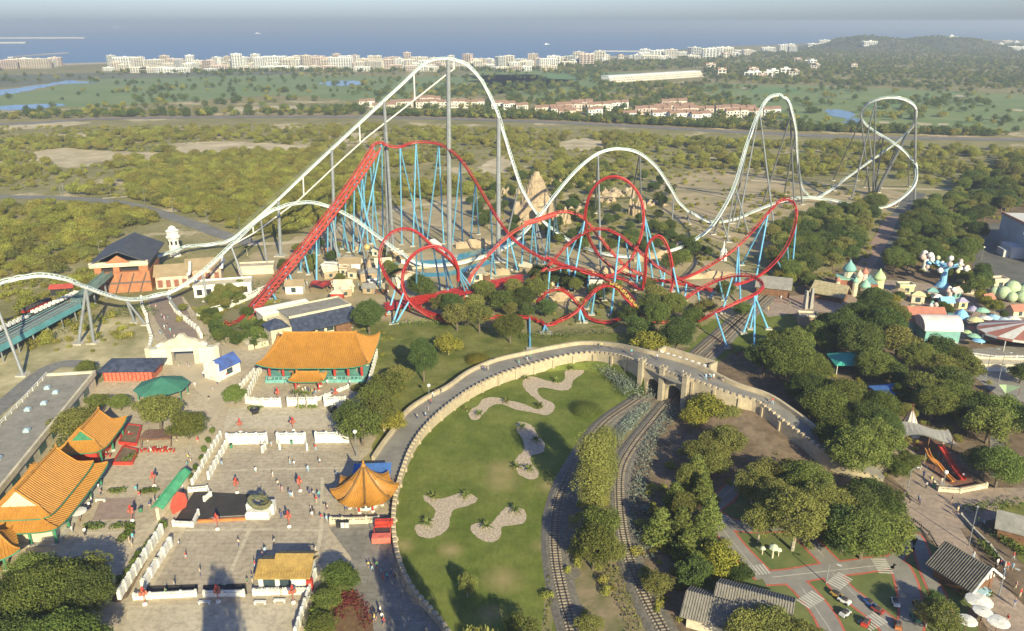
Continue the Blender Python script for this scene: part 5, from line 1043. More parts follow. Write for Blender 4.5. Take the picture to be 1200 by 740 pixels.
for i in range(18): m_.add([(-3.9 + i * .43, -2.5, 2.6), (-3.9 + i * .43 + .36, -2.5, 2.6), (-3.9 + i * .43 + .36, 2.3, 3.7), (-3.9 + i * .43, 2.3, 3.7), (-3.9 + i * .43, -2.5, 2.5), (-3.9 + i * .43 + .36, -2.5, 2.5), (-3.9 + i * .43 + .36, 2.3, 3.6), (-3.9 + i * .43, 2.3, 3.6)], [(0, 1, 2, 3), (7, 6, 5, 4), (0, 4, 5, 1), (1, 5, 6, 2), (2, 6, 7, 3), (3, 7, 4, 0)])
m_.add([(-3.9, -2.5, 2.55), (3.85, -2.5, 2.55), (3.85, 2.3, 3.65), (-3.9, 2.3, 3.65)], [(0, 1, 2, 3)]); m_.build('roof', blueroof, t)

def building(name, lab, cat, px, py, rz, w_, d_, h_, wallm, roofm, roof='flat', rh=1.5, wins=(), ov=.5, group=None):
    t = thing(name, lab, cat, tuple(G(px, py)), rz, group)
    MB().bz(-w_ / 2, w_ / 2, 0, d_, 0, h_).build('wall', wallm, t); m = MB()
    if roof == 'flat':
        m.bz(-w_ / 2 - .15, w_ / 2 + .15, -.15, d_ + .15, h_, h_ + .25); m.build('roof', roofm, t); p = MB()
        for a in ((-w_ / 2 - .2, w_ / 2 + .2, -.2, .15), (-w_ / 2 - .2, w_ / 2 + .2, d_ - .15, d_ + .2)): p.bz(*a, h_ + .25, h_ + .8)
        for a in ((-w_ / 2 - .2, -w_ / 2 + .15, .15, d_ - .15), (w_ / 2 - .15, w_ / 2 + .2, .15, d_ - .15)): p.bz(*a, h_ + .25, h_ + .8)
        p.build('parapet', crm if wallm is not whp else whp, t)
    elif roof == 'gable': m.gable(-w_ / 2, w_ / 2, 0, d_, h_, rh, ov, .2); m.build('roof', roofm, t); g = MB(); g.add([(-w_ / 2, 0, h_), (-w_ / 2, d_, h_), (-w_ / 2, d_ / 2, h_ + rh)], [(0, 2, 1)]); g.add([(w_ / 2, 0, h_), (w_ / 2, d_, h_), (w_ / 2, d_ / 2, h_ + rh)], [(0, 1, 2)]); g.build('gable', wallm, t)
    elif roof == 'gabley': m.gable(-w_ / 2, w_ / 2, 0, d_, h_, rh, ov, .2, 'y'); m.build('roof', roofm, t); g = MB(); g.add([(-w_ / 2, 0, h_), (w_ / 2, 0, h_), (0, 0, h_ + rh)], [(0, 1, 2)]); g.add([(-w_ / 2, d_, h_), (w_ / 2, d_, h_), (0, d_, h_ + rh)], [(0, 2, 1)]); g.build('gable', wallm, t)
    elif roof == 'hip':
        r = max(.2, w_ / 2 - d_ / 2); a = w_ / 2 + ov; z = h_; V = [(-a, -ov, z), (a, -ov, z), (a, d_ + ov, z), (-a, d_ + ov, z), (-r, d_ / 2, z + rh), (r, d_ / 2, z + rh)]; m.add(V, [(0, 1, 5, 4), (1, 2, 5), (2, 3, 4, 5), (3, 0, 4), (3, 2, 1, 0)]); m.build('roof', roofm, t)
    for k, (x0, x1, z0, z1) in enumerate(wins): MB().bz(x0, x1, -.06, .2, z0, z1).build('window', glassd, t)
    return t
# navy-roofed pavilion with red lattice
t = building('navy_roof_pavilion', 'open pavilion with navy hipped roof and red lattice walls near the arch gate', 'pavilion', 151, 447, R(2), 12.5, 7, 3.2, mat('red_lattice', (.40, .13, .08), var=.4, scale=3), navy, 'hip', 1.9, (), 1.3)
m_ = MB()
for i in range(13): m_.bz(-6.3 + i * 1.05, -6.15 + i * 1.05, -.18, -.02, .2, 3.2)
m_.build('lattice', redw, t)
t = building('blue_roof_kiosk', 'white kiosk with scalloped gable and steep blue and navy roof', 'kiosk', 270, 441, R(62), 7.5, 4.6, 3.0, whp, mat('royal_blue_roof', (.06, .12, .38), c2=(.05, .07, .18), scale=.5), 'gable', 2.2, ((-1, 1, .8, 2.4),), .3)
MB().box((-3.95, 2.3, 2.5), (.4, 5.4, 5.0), 0).box((-3.95, 2.3, 5.2), (.4, 2.6, .8), 0).build('facade', whp, t)
# octagonal green canopy
t = thing('octagonal_canopy', 'green octagonal canopy half hidden behind the bushy tree near the gate', 'canopy', tuple(G(192, 466))); mb = MB(); P = [(6.8 * math.cos(R(22.5 + 45 * k)), 6.8 * math.sin(R(22.5 + 45 * k)), 3.2) for k in range(8)]
mb.add(P + [(0, 0, 5.6)], [(k, (k + 1) % 8, 8) for k in range(8)] + [tuple(range(7, -1, -1))]); mb.build('roof', mat('green_canopy', (.04, .15, .10), c2=(.06, .20, .14), scale=.3), t); columns(t, [(p[0] * .85, p[1] * .85) for p in P], 3.4, .15, greenw)
# long flat-roofed building
a, b_, c_, d_ = G(112, 437, 4.2), G(64, 438, 4.2), G(-60, 585, 4.2), G(22, 548, 4.2)
e = (a - d_).normalized(); n_ = Vector((-e.y, e.x, 0)); W_ = 11.5; Ld = 62
q = a - e * Ld; t = thing('flat_roof_building', 'long low building with flat gravel roof, pale parapet and skylights', 'building', (q.x, q.y, 0), math.atan2(e.y, e.x))
MB().bz(0, Ld, .4, W_, 0, 4.0).build('wall', crm, t); MB().bz(-.2, Ld + .2, .2, W_ + .2, 4.0, 4.15).build('roof', gravel, t)
m_ = MB(); m_.bz(-.3, Ld + .3, 0, .55, 3.4, 4.75).bz(Ld - .3, Ld + .3, .55, W_ + .3, 3.4, 4.75).bz(-.3, .3, .55, W_ + .3, 3.4, 4.75); m_.build('parapet', crm, t)
m_ = MB()
for i in range(20): m_.bz(i * 3.1, i * 3.1 + .2, W_ + .1, W_ + .3, 4.15, 5.2)
m_.bz(0, Ld, W_ + .12, W_ + .28, 5.1, 5.25); m_.bz(0, Ld, W_ + .12, W_ + .28, 4.6, 4.72); m_.build('railing', whp, t)
for x, y in ((50, 5), (53, 8), (44, 5.5), (41, 8), (30, 4), (18, 5)): m_ = MB(); m_.bz(x, x + 1.3, y, y + 1.3, 4.15, 4.7); m_.box((x + .65, y + .65, 4.85), (1.1, 1.1, .3), 0, .5); m_.build('skylight', mat('skylight', (.30, .38, .42), rough=.3), t)
for x in range(4, 60, 7): MB().bz(x, x + 3.6, -.02 + .4 - .06, .6, 1.0, 2.6).build('window', mat('teal_window', (.06, .12, .11), rough=.3), t)
ribbon('back_lane', [(112, 428), (62, 430), (0, 478), (-70, 540)], 5, asphp, .05)
# arch gate
t = thing('arch_gate', 'pale ornate entrance gate with curved crest over a wide opening at the street', 'gate', tuple(G(217, 425)), R(6)); L = 19.5
MB().bz(-9.5, -3.2, -.9, .9, 0, 4.6).bz(3.2, 9.5, -.9, .9, 0, 4.6).bz(-3.2, 3.2, -.9, .9, 3.7, 4.6).build('wall', mat('gate_plaster', (.56, .52, .43), c2=(.42, .46, .42), scale=.9), t)
m_ = MB(); P = [(-6.6, 4.6), (-6.6, 5.6), (-5.8, 6.4), (-4.6, 6.2), (-3.6, 7.0), (-1.6, 7.5), (-.7, 8.6), (.7, 8.6), (1.6, 7.5), (3.6, 7.0), (4.6, 6.2), (5.8, 6.4), (6.6, 5.6), (6.6, 4.6)]
m_.add([(x, -.7, z) for x, z in P] + [(x, .7, z) for x, z in P], [tuple(range(14)), tuple(range(27, 13, -1))] + [(i, 14 + i, 14 + (i + 1) % 14, (i + 1) % 14) for i in range(14)]); m_.build('crest', crm, t)
for x in (-9.3, -3.6, 3.6, 9.3): MB().bz(x - .6, x + .6, -1.2, 1.2, 0, 5.1).build('pilaster', crm, t)
m_ = MB()
for s in (-1, 1): m_.lathe((s * 6.2, -.75, 5.6), [(.55, -.4), (.8, 0), (.55, .4)], 10)
m_.build('scroll', whp, t)
# white balustrades along the street above the gate
def balustrade(pts, lab, h=1.1, base=0.0, th=.35, m=None, group='white balustrades', posts=2.0, solid=.55, z=0.0, cat='balustrade'):
    c = [G(x, y, z) for x, y in pts]; t = thing('balustrade', lab, cat, tuple(c[0]), 0, group); w_ = MB(); p_ = MB()
    for a, b in zip(c, c[1:]):
        L = (b - a).length; d = (b - a) / max(L, .01); an_ = math.atan2(d.y, d.x); mid = (a + b) / 2; zb = base
        w_.box((mid.x, mid.y, (zb + h * solid) / 2), (L, th * .7, zb + h * solid), an_); w_.box((mid.x, mid.y, zb + h * .92), (L, th * .8, h * .14), an_); k = 0; n = max(1, int(L / posts))
        for i in range(n + 1):
            q = a + d * (L * i / n); p_.box((q.x, q.y, (zb + h + .1) / 2), (th, th, zb + h + .1), an_); p_.box((q.x, q.y, zb + h + .2), (th * .6, th * .6, .1), an_)
            if i < n:
                for j in range(1, 4): q2 = q + d * (L / n * j / 4); w_.box((q2.x, q2.y, zb + h * .74), (.13, .13, h * .4), an_)
    w_.add(p_.v, p_.f); w_.build('wall', m or whp, t, world=True); return t
balustrade([(166, 352), (167, 362), (172, 372), (174, 385), (178, 398), (176, 412)], 'wavy white balustrade on the left side of the street leading to the arch gate', 1.5, th=.8)
balustrade([(199, 345), (200, 356), (206, 366), (214, 374), (222, 380), (232, 388), (236, 396)], 'wavy white balustrade on the right side of the street leading to the arch gate', 1.4, th=.8)
balustrade([(289, 473), (307, 476)], 'short balustrade piece at the left corner of the temple terrace', 1.2, .8, .45)
balustrade([(309, 477), (329, 477)], 'balustrade on the temple terrace left of the palm planter', 1.2, 1.2, .45)
balustrade([(338, 476), (371, 475)], 'balustrade behind the twin palms on the temple terrace', 1.2, 1.1, .45)
balustrade([(381, 476), (405, 475)], 'balustrade on the temple terrace right of the palm planter', 1.2, 1.2, .45)
balustrade([(289, 470), (303, 441), (306, 437)], 'white stepped balustrade descending left of the main temple', 1.2, .9, .45)
balustrade([(282, 456), (298, 438)], 'outer white balustrade parallel to the temple steps', 1.0, .4, .45)
balustrade([(429, 466), (436, 440), (442, 418)], 'long balustrade on the right flank of the main temple', 1.2, 1.0, .45)
balustrade([(267, 521), (313, 520)], 'high white retaining balustrade at the back of the courtyard, left section', 1.1, 1.6, .5)
balustrade([(326, 520), (358, 520)], 'high white retaining balustrade at the back of the courtyard, middle section', 1.1, 1.6, .5)
balustrade([(371, 519), (408, 519)], 'high white retaining balustrade at the back of the courtyard, right section', 1.1, 1.6, .5)
balustrade([(268, 520), (245, 562)], 'sloping white wall down the left side of the courtyard', 1.0, .8, .45)
balustrade([(259, 513), (238, 547)], 'outer white wall left of the courtyard above the trimmed bushes', 1.0, .6, .45)
balustrade([(238, 548), (226, 568)], 'short white wall joining the courtyard wall to the green tiled wall', 1.0, .3, .45)
balustrade([(312, 521), (311, 527), (308, 531)], 'short stair rail left of the courtyard stairs', 1.1, .5, .4)
balustrade([(327, 521), (328, 527)], 'short stair rail right of the courtyard stairs', 1.1, .5, .4)
balustrade([(358, 521), (360, 528)], 'stair rail beside the second courtyard stairs', 1.1, .5, .4)
balustrade([(141, 702), (165, 665), (190, 626)], 'long white wall beside the trimmed bushes at lower left', 1.1, .9, .6)
balustrade([(169, 690), (185, 664), (200, 641)], 'stepped white balustrade facing the lower courtyard', 1.3, .5, .7)
balustrade([(158, 703), (195, 701), (230, 699)], 'low white balustrade along the lower terrace, left section', .9, .3, .4)
balustrade([(240, 700), (261, 699), (286, 699)], 'low white balustrade along the lower terrace, middle section', .9, .3, .4)
balustrade([(298, 698), (330, 697), (362, 696)], 'low white balustrade in front of the gold roofed stage', .9, .3, .4)
balustrade([(370, 676), (358, 710), (347, 745)], 'white wall with railings between lower terrace and flower bed', .9, .6, .5)
balustrade([(204, 617), (226, 618), (233, 604)], 'white balustrade at the corner of the dark stage floor', .9, .3, .4)
balustrade([(222, 577), (243, 575), (247, 582), (240, 588)], 'white balustrade behind the dark stage floor', .9, .2, .4)
balustrade([(388, 614), (415, 614), (444, 613)], 'beige wall between golden kiosk and asphalt yard', 1.2, .2, .45, m=crm)
balustrade([(372, 470), (408, 455)], 'low white wall on the right half of the temple terrace', .9, .1, .35)
# green tiled wall
a, b_ = G(186, 610), G(219, 566); L = (b_ - a).length; t = thing('green_tiled_wall', 'sloping screen wall capped with green glazed tiles beside the dark floor', 'wall', tuple(a), math.atan2((b_ - a).y, (b_ - a).x))
MB().bz(0, L, -.3, .3, 0, 2.6).build('wall', crm, t); m_ = MB(); m_.gable(0, L, -1.1, 1.1, 2.6, .8, .15, .12)
for i in range(int(L / .45)):
    for s in (-1, 1): m_.tube([(i * .45 + .2, s * 1.2, 2.66), (i * .45 + .2, 0, 3.5)], .07, 4)
m_.build('tile_cap', mat('green_glaze', (.05, .26, .13), rough=.35, var=.2, scale=.6), t)
t = thing('red_screen', 'tall red sculpted screen leaning against the green tiled wall', 'screen', tuple(G(211, 598)), R(60)); m_ = MB(); P = [(-1.6, 0), (-1.9, 1.8), (-1.0, 3.4), (.3, 4.0), (1.5, 3.0), (1.8, 1.2), (1.2, 0)]
m_.add([(x, -.2, z) for x, z in P] + [(x, .2, z) for x, z in P], [tuple(range(7)), tuple(range(13, 6, -1))] + [(i, 7 + i, 7 + (i + 1) % 7, (i + 1) % 7) for i in range(7)]); m_.build('panel', mat('vermilion', (.55, .08, .05), var=.15, scale=1), t)
t = thing('orange_kerb', 'long low orange edging along the dark stage floor', 'edging', tuple(G(232, 611)), 0); m_ = MB(); m_.beam(G(232, 611, .25), G(288, 608, .25), .5, .5); m_.build('edging', mat('orange_paint', (.5, .17, .05)), t, world=True)
# gold-roofed stage
t = building('gold_roof_stage', 'low stage building with stepped brownish gold roof at the lower courtyard', 'stage building', 333, 690, R(0), 8.4, 5.2, 2.5, whp, brass, 'gable', 1.3, ((-3.4, -1.4, .4, 1.9), (-.6, 1.2, .4, 1.9)), .5)
m_ = MB(); m_.gable(-1.6, 4.3, 1.2, 5.6, 3.2, 1.2, .3, .2); rr = m_.build('upper_roof', brass, t); MB().bz(-1.4, 4.1, 1.4, 5.4, 2.5, 3.2).build('upper_wall', whp, t)
m_ = MB()
for i in range(20):
    x = -4.6 + i * .48; m_.tube([(x, -.5, 2.6), (x, 2.6, 3.95)], .06, 4)
m_.build('tile_ribs', brass, t); MB().bz(4.0, 5.0, -.6, .2, 0, 2.1).build('vending_machine', redw, t)
# dragon statue
t = thing('dragon_statue', 'dark green coiled dragon statue on a white stepped plinth beside the dark floor', 'statue', tuple(G(304, 605))); MB().box((0, 0, .6), (4.6, 2.4, 1.2)).box((0, 0, 1.35), (4.0, 1.9, .3)).box((-2.1, 1.3, 1.1), (1.0, 1.4, 2.2)).box((2.3, 1.3, 1.1), (.9, 1.8, 2.4)).build('plinth', whp, t)
m_ = MB(); P = []
for i in range(44): u = i / 43; P.append((2.2 * math.sin(u * 9) * (1 - .35 * u), .8 + .9 * math.cos(u * 9) * (1 - .3 * u), 1.6 + 2.4 * u + .5 * math.sin(u * 14)))
m_.tube(P, [.18 + .34 * math.sin(math.pi * min(1, u / 43 + .08)) for u in range(44)], 7)
for i in range(3, 40, 2): p = P[i]; m_.tube([p, (p[0], p[1], p[2] + .75)], [.16, .02], 4)
p = P[-1]; m_.box((p[0] + .2, p[1] - .3, p[2] + .2), (.7, .9, .5)); m_.tube([(p[0], p[1], p[2] + .3), (p[0] - .4, p[1] + .3, p[2] + 1.0)], [.08, .02], 4); m_.tube([(p[0] + .4, p[1], p[2] + .3), (p[0] + .7, p[1] + .3, p[2] + 1.0)], [.08, .02], 4)
m_.build('dragon', mat('bronze_green', (.055, .075, .05), c2=(.15, .13, .06), scale=1.5, rough=.5), t)
# red cart and bins
t = thing('red_cart', 'red food cart with orange box and dark interior beside the walkway wall', 'food cart', tuple(G(448, 632)), R(3)); MB().bz(-1.7, 1.7, -1.8, -.2, .3, 1.5).build('counter', mat('coral_paint', (.60, .14, .10), rough=.5), t); MB().bz(-1.5, 1.7, -.1, 3.0, .2, .9).build('body', darkseat, t)
MB().bz(-1.5, 1.8, 2.4, 3.4, .2, 2.2).build('back_unit', redw, t); m_ = MB()
for x, y in ((-1.4, 0), (1.6, 0), (-1.4, 2.6), (1.6, 2.6)): m_.tube([(x, y, 0), (x, y, 2.6)], .06, 5)
m_.tube([(-1.4, 0, 2.6), (1.6, 0, 2.6), (1.6, 2.6, 2.6), (-1.4, 2.6, 2.6), (-1.4, 0, 2.6)], .06, 5); m_.build('frame', redw, t)
for i, (x, cn) in enumerate([(397, 'black'), (402, 'white'), (407, 'grey')]):
    t = thing('litter_bin', f'{cn} litter bin of the trio against the beige wall by the kiosk', 'litter bin', tuple(G(x, 618)), 0, 'litter bins'); MB().box((0, 0, .6), (.7, .6, 1.2), 0, .92).build('body', {'black': black, 'white': whp, 'grey': TM['grey']}[cn], t); MB().box((0, 0, 1.27), (.75, .65, .14)).build('lid', black, t)

# restaurant block with navy roofs behind the temple
t = thing('restaurant', 'long building with flat grey roofs, navy slate skirts and cream parapets', 'building', tuple(G(345, 400) + Vector((math.cos(R(36)), math.sin(R(36)), 0)) * 7.5), R(36))
MB().bz(-11, 13, 0, 12, 0, 4.6).build('wall', crm, t); MB().bz(-7, 12.5, 3.4, 12.2, 4.6, 6.2).build('upper_wall', crm, t); MB().bz(-7.3, 12.8, 3.1, 12.5, 6.2, 6.45).build('flat_roof', gravel, t)
m_ = MB(); m_.add([(-8.6, -2.8, 3.5), (15, -2.8, 3.5), (13, 3.1, 6.3), (-7.3, 3.1, 6.3), (-8.6, -2.8, 3.2), (15, -2.8, 3.2), (13, 3.1, 6.0), (-7.3, 3.1, 6.0)], [(0, 1, 2, 3), (7, 6, 5, 4), (0, 4, 5, 1), (1, 5, 6, 2), (3, 7, 4, 0)]); m_.build('skirt_roof', navy, t)
m_ = MB(); m_.bz(-7.4, 12.9, 2.9, 3.25, 6.2, 6.9).bz(-7.4, 12.9, 12.3, 12.6, 6.2, 6.9).bz(12.6, 12.9, 3.25, 12.3, 6.2, 6.9); m_.build('parapet', crm, t)
m_ = MB(); V = [(-15, -1, 5.2), (-8.6, -1, 5.2), (-8.6, 6, 5.2), (-15, 6, 5.2), (-11.8, 2.5, 7.6)]; m_.add(V, [(0, 1, 4), (1, 2, 4), (2, 3, 4), (3, 0, 4), (3, 2, 1, 0)]); m_.build('tower_roof', navy, t); MB().bz(-14.4, -9, -.4, 5.6, 0, 5.2).build('tower_wall', crm, t)
MB().bz(-12, 4, 12.8, 19, 0, 5.4).build('rear_wall', crm, t); MB().bz(-12.4, 4.4, 12.6, 19.4, 5.4, 5.7).build('rear_roof', mat('white_roof_panel', (.78, .77, .70), var=.08, scale=.2), t)
MB().bz(-19, -15, 1, 9, 0, 1.6).bz(-21, -19.4, 1, 8, 0, 1.4).build('ramp_wall', crm, t); MB().bz(5, 10, -2.6, -1.4, 0, 2.8).build('porch', woodb, t)
for x in (-6, -3, 0, 3): MB().bz(x, x + 2.2, -.06, .2, .8, 3).build('window', glassd, t)

# coaster station
t = thing('coaster_station', 'brick coaster station with charcoal roof, brown annexes and white lantern tower', 'station building', tuple(G(118, 345)), R(12)); st = t
MB().bz(0, 17, .2, 17, 0, 7.5).build('wall', brick, t); MB().bz(-2, 17.2, -.8, .6, 10.2, 11.4).bz(-2, 17, -.4, .2, 9.6, 10.2).build('cornice', crm, t)
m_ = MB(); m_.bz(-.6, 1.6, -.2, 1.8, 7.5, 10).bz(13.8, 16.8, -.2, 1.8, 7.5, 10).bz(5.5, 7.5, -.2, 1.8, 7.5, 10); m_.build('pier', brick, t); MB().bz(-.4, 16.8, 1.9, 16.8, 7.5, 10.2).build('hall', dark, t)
m_ = MB(); m_.gable(-1.5, 17, 0, 26, 10.8, 4.2, .8, .3, 'y'); m_.build('roof', darkr, t); m_ = MB(); m_.add([(3.5, -1.0, 11.2), (11.5, -1.0, 11.2), (7.5, -1.0, 13.8), (3.5, -.4, 11.2), (11.5, -.4, 11.2), (7.5, -.4, 13.8)], [(0, 1, 2), (5, 4, 3), (0, 3, 4, 1), (1, 4, 5, 2), (2, 5, 3, 0)]); m_.build('pediment', brick, t)
m_ = MB()
for x in (2, 5, 9, 13): m_.tube([(x, -.1, 0), (x + 3, -.1, 7)], .2, 4)
m_.bz(0, 17, -.2, 0, 3.4, 3.9); m_.build('trusswork', mat('dark_beam', (.13, .10, .09), var=.2), t)
t = thing('lantern_tower', 'white octagonal lantern tower with stepped cap at the coaster station', 'tower', tuple(G(206, 300))); MB().lathe((0, 0, 0), [(2.2, 0), (2.1, 7.6)], 8).build('shaft', whp, t); MB().lathe((0, 0, 7.6), [(2.6, 0), (2.9, .7), (2.3, 1.0), (2.3, 2.6), (2.8, 3.0), (1.6, 3.6), (1.4, 4.4), (.3, 5.0)], 8).build('cap', whp, t)
m_ = MB()
for k in range(8): q = R(45 * k); m_.box((2.15 * math.cos(q), 2.15 * math.sin(q), 5.8), (.12, .8, 1.6), q)
m_.build('window', dark, t)
for i, (px, py, w_, lab) in enumerate([(203, 338, 11, 'white gabled annex with tan roof left of its twin, below the lantern tower'), (240, 330, 12, 'white gabled annex with tan roof on the right, nearest the lift foot')]):
    t = building('station_annex', lab, 'annex', px, py, R(14), w_, 9, 5.0, mat('annex_wall', (.60, .52, .42), c2=(.42, .24, .16), scale=.35), tanroof, 'gable', 2.6, (), .6, 'station annexes')
    m_ = MB(); m_.bz(w_ / 2 - .2, w_ / 2 + .5, -.8, 4.5, 4.6, 5.4).add([(w_ / 2 + .3, -1, 4.8), (w_ / 2 + .3, 10, 4.8), (w_ / 2 + .3, 4.5, 8.4), (w_ / 2 + 1.0, -1, 4.8), (w_ / 2 + 1.0, 10, 4.8), (w_ / 2 + 1.0, 4.5, 8.4)], [(0, 2, 1), (3, 4, 5), (0, 3, 5, 2), (2, 5, 4, 1)]); m_.build('bargeboard', whp, t)
    for k in range(4): MB().bz(-w_ / 2 + .6 + k * w_ / 4, -w_ / 2 + 2.2 + k * w_ / 4, -.07, .2, .5, 3.2).build('window', mat('rust_panel', (.22, .09, .06)), t)
t = building('gallery_building', 'white terraced gallery building under the white coaster at the foot of the lift', 'building', 262, 347, R(14), 19, 7, 3.6, whp, crm, 'flat')
for k in range(6): MB().bz(-8.6 + k * 3, -6.8 + k * 3, -.07, .2, .8, 2.9).build('window', dark, t)
t = building('queue_building', 'low pinkish queue building with red planting right of the annexes', 'building', 300, 322, R(10), 13, 6, 2.6, mat('pinkish_plaster', (.55, .42, .34), var=.12, scale=.4), mat('dusty_terrace', (.42, .34, .26), var=.2, scale=.3), 'flat')
balustrade([(232, 372), (262, 364), (290, 352), (318, 338)], 'long curved white wall below the gallery building', 1.6, .6, .6, posts=6)

# launch and storage track at the left
t = thing('storage_platform', 'elevated teal and grey coaster platform running down to the left edge', 'platform', tuple(G(60, 405))); a, b_ = G(-30, 440, 0), G(92, 372, 0); d = (b_ - a).normalized(); n_ = Vector((-d.y, d.x, 0))
m_ = MB(); m_.beam(a + Vector((0, 0, 5.2)), b_ + Vector((0, 0, 5.2)), 3.2, .4); m_.beam(a + n_ * 5 + Vector((0, 0, 4.6)), b_ + n_ * 5 + Vector((0, 0, 4.6)), 6, .3); m_.build('deck', mat('deck_grey', (.17, .17, .165), var=.2, scale=.4), t, world=True)
m_ = MB(); m_.beam(a - n_ * 1.7 + Vector((0, 0, 4.2)), b_ - n_ * 1.7 + Vector((0, 0, 4.2)), .3, 1.8); m_.build('fascia', mat('teal_steel', (.11, .30, .33), rough=.4, var=.15, scale=.2), t, world=True)
m_ = MB()
for s in (-1.2, .2, 2.4, 3.6, 5.6, 6.8): m_.beam(a + n_ * s + Vector((0, 0, 5.55)), b_ + n_ * s + Vector((0, 0, 5.55)), .16, .2)
m_.beam(a - n_ * 1.6 + Vector((0, 0, 6.4)), b_ - n_ * 1.6 + Vector((0, 0, 6.4)), .08, .08); m_.build('rail', mat('teal_rail', (.2, .33, .33)), t, world=True)
for k in range(7):
    p = a + (b_ - a) * (.06 + k * .145); m_ = MB(); m_.tube([p - n_ * 1.5, p - n_ * 1.2 + Vector((0, 0, 5))], .22, 6); m_.tube([p + n_ * 4.5, p + n_ * 4.5 + Vector((0, 0, 5))], .22, 6); m_.build('support', grey, t, world=True)
t = thing('station_ramp', 'sloping grey green track ramp rising into the brick station', 'ramp', tuple(G(90, 372))); m_ = MB(); a2, b2 = b_ + Vector((0, 0, 5.2)), G(131, 346, 0) + Vector((0, 0, 7.6)); m_.beam(a2, b2, 3.4, .7)
for s in (-1.5, 1.5): m_.beam(a2 + n_ * s + Vector((0, 0, .8)), b2 + n_ * s + Vector((0, 0, .8)), .12, .9)
m_.build('ramp', mat('ramp_green', (.14, .20, .18), var=.2, scale=.3), t, world=True); m_ = MB()
for k in (.15, .5, .85): p = a2 + (b2 - a2) * k; m_.tube([(p.x, p.y, 0), tuple(p)], .3, 6)
m_.build('support', grey, t, world=True)
def parked_train(name, lab, x0, y0, x1, y1, z, n, bm_, sm_, g=None):
    a, b = G(x0, y0, z), G(x1, y1, z); t = thing(name, lab, 'coaster train', tuple(a), 0, g); d = (b - a) / n; u = d.normalized(); w_ = Vector((-u.y, u.x, 0))
    for i in range(n):
        p = a + d * i; m = MB(); m.mi = 0; m.beam(p, p + d * .85, 1.9, .5); m.mi = 1
        for s in (-.6, .6): m.beam(p + d * .3 + w_ * s + Vector((0, 0, .35)), p + d * .42 + w_ * s + Vector((0, 0, 1.1)), .55, .4); m.beam(p + d * .65 + w_ * s + Vector((0, 0, .35)), p + d * .77 + w_ * s + Vector((0, 0, 1.1)), .55, .4)
        m.build('car', [bm_, sm_], t, world=True)
parked_train('coaster_train', 'black train with white seats parked beside the teal platform', 38, 369, 92, 344, 5.6, 11, black, whp, 'parked coaster trains')
parked_train('coaster_train', 'dark train with pale seats parked nearest the left edge', -10, 393, 32, 373, 5.6, 8, black, TM['grey'], 'parked coaster trains')
parked_train('coaster_train', 'red train parked farthest back on the platform', 28, 366, 58, 352, 5.8, 7, red, darkseat, 'parked coaster trains')
building('train_shed', 'small open shed with red roof behind the parked trains', 'shed', 73, 346, R(14), 7, 4, 2.6, dark, mat('red_roof', (.40, .07, .05)), 'gable', .7)

# Mayan pyramid and ruins
sandst = mat('sandstone', (.44, .33, .21), c2=(.27, .20, .125), scale=.35, bump=.5); sandd = mat('rough_sandstone', (.42, .32, .21), c2=(.30, .23, .15), scale=.2, bump=.6)
c = G(627, 254); t = thing('stone_pyramid', 'tall carved sandstone pyramid tower with dark arched doorway amid the trees', 'monument', (c.x, c.y, 0), R(-8))
P = [(9.4, 0), (9.2, 4), (8.2, 4.2), (7.6, 7.2), (6.6, 7.4), (6.2, 10.6), (5.2, 10.8), (4.8, 14), (4.1, 14.2), (3.8, 17), (3.1, 17.2), (2.7, 19.4), (2.0, 19.6), (1.3, 21.4)]
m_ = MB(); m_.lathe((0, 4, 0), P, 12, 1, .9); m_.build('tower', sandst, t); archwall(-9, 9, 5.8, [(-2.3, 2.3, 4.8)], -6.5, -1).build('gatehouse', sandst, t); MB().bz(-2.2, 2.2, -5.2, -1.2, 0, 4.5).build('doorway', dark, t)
rb = MB()
for k in range(12): q = R(30 * k + 15); rb.tube([(8.7 * math.cos(q), 4 + 7.8 * math.sin(q), 1), (5.9 * math.cos(q), 4 + 5.3 * math.sin(q), 9), (3.4 * math.cos(q), 4 + 3 * math.sin(q), 16)], [.9, .7, .4], 5)
for a in (-8, 8): rb.box((a, -5.5, 4.2), (3, 3, 8.4), 0, .8)
rb.build('buttress', sandd, t)
def rocks(name, lab, cat, px, py, n, w_, d_, h_, m=sandd, group=None, seed=0):
    rr = random.Random(seed); t = thing(name, lab, cat, tuple(G(px, py)), 0, group); m_ = MB()
    for i in range(n):
        x, y = rr.uniform(-w_, w_), rr.uniform(-d_, d_); h = h_ * rr.uniform(.3, 1); r = rr.uniform(.14, .3) * w_
        m_.lathe((x, y, -.3), [(r, 0), (r * rr.uniform(.8, 1.1), h * .4), (r * rr.uniform(.45, .8), h * .8), (r * .25, h)], rr.choice((5, 6, 7)), 1, rr.uniform(.6, 1))
    m_.build('rock', m, t); return t
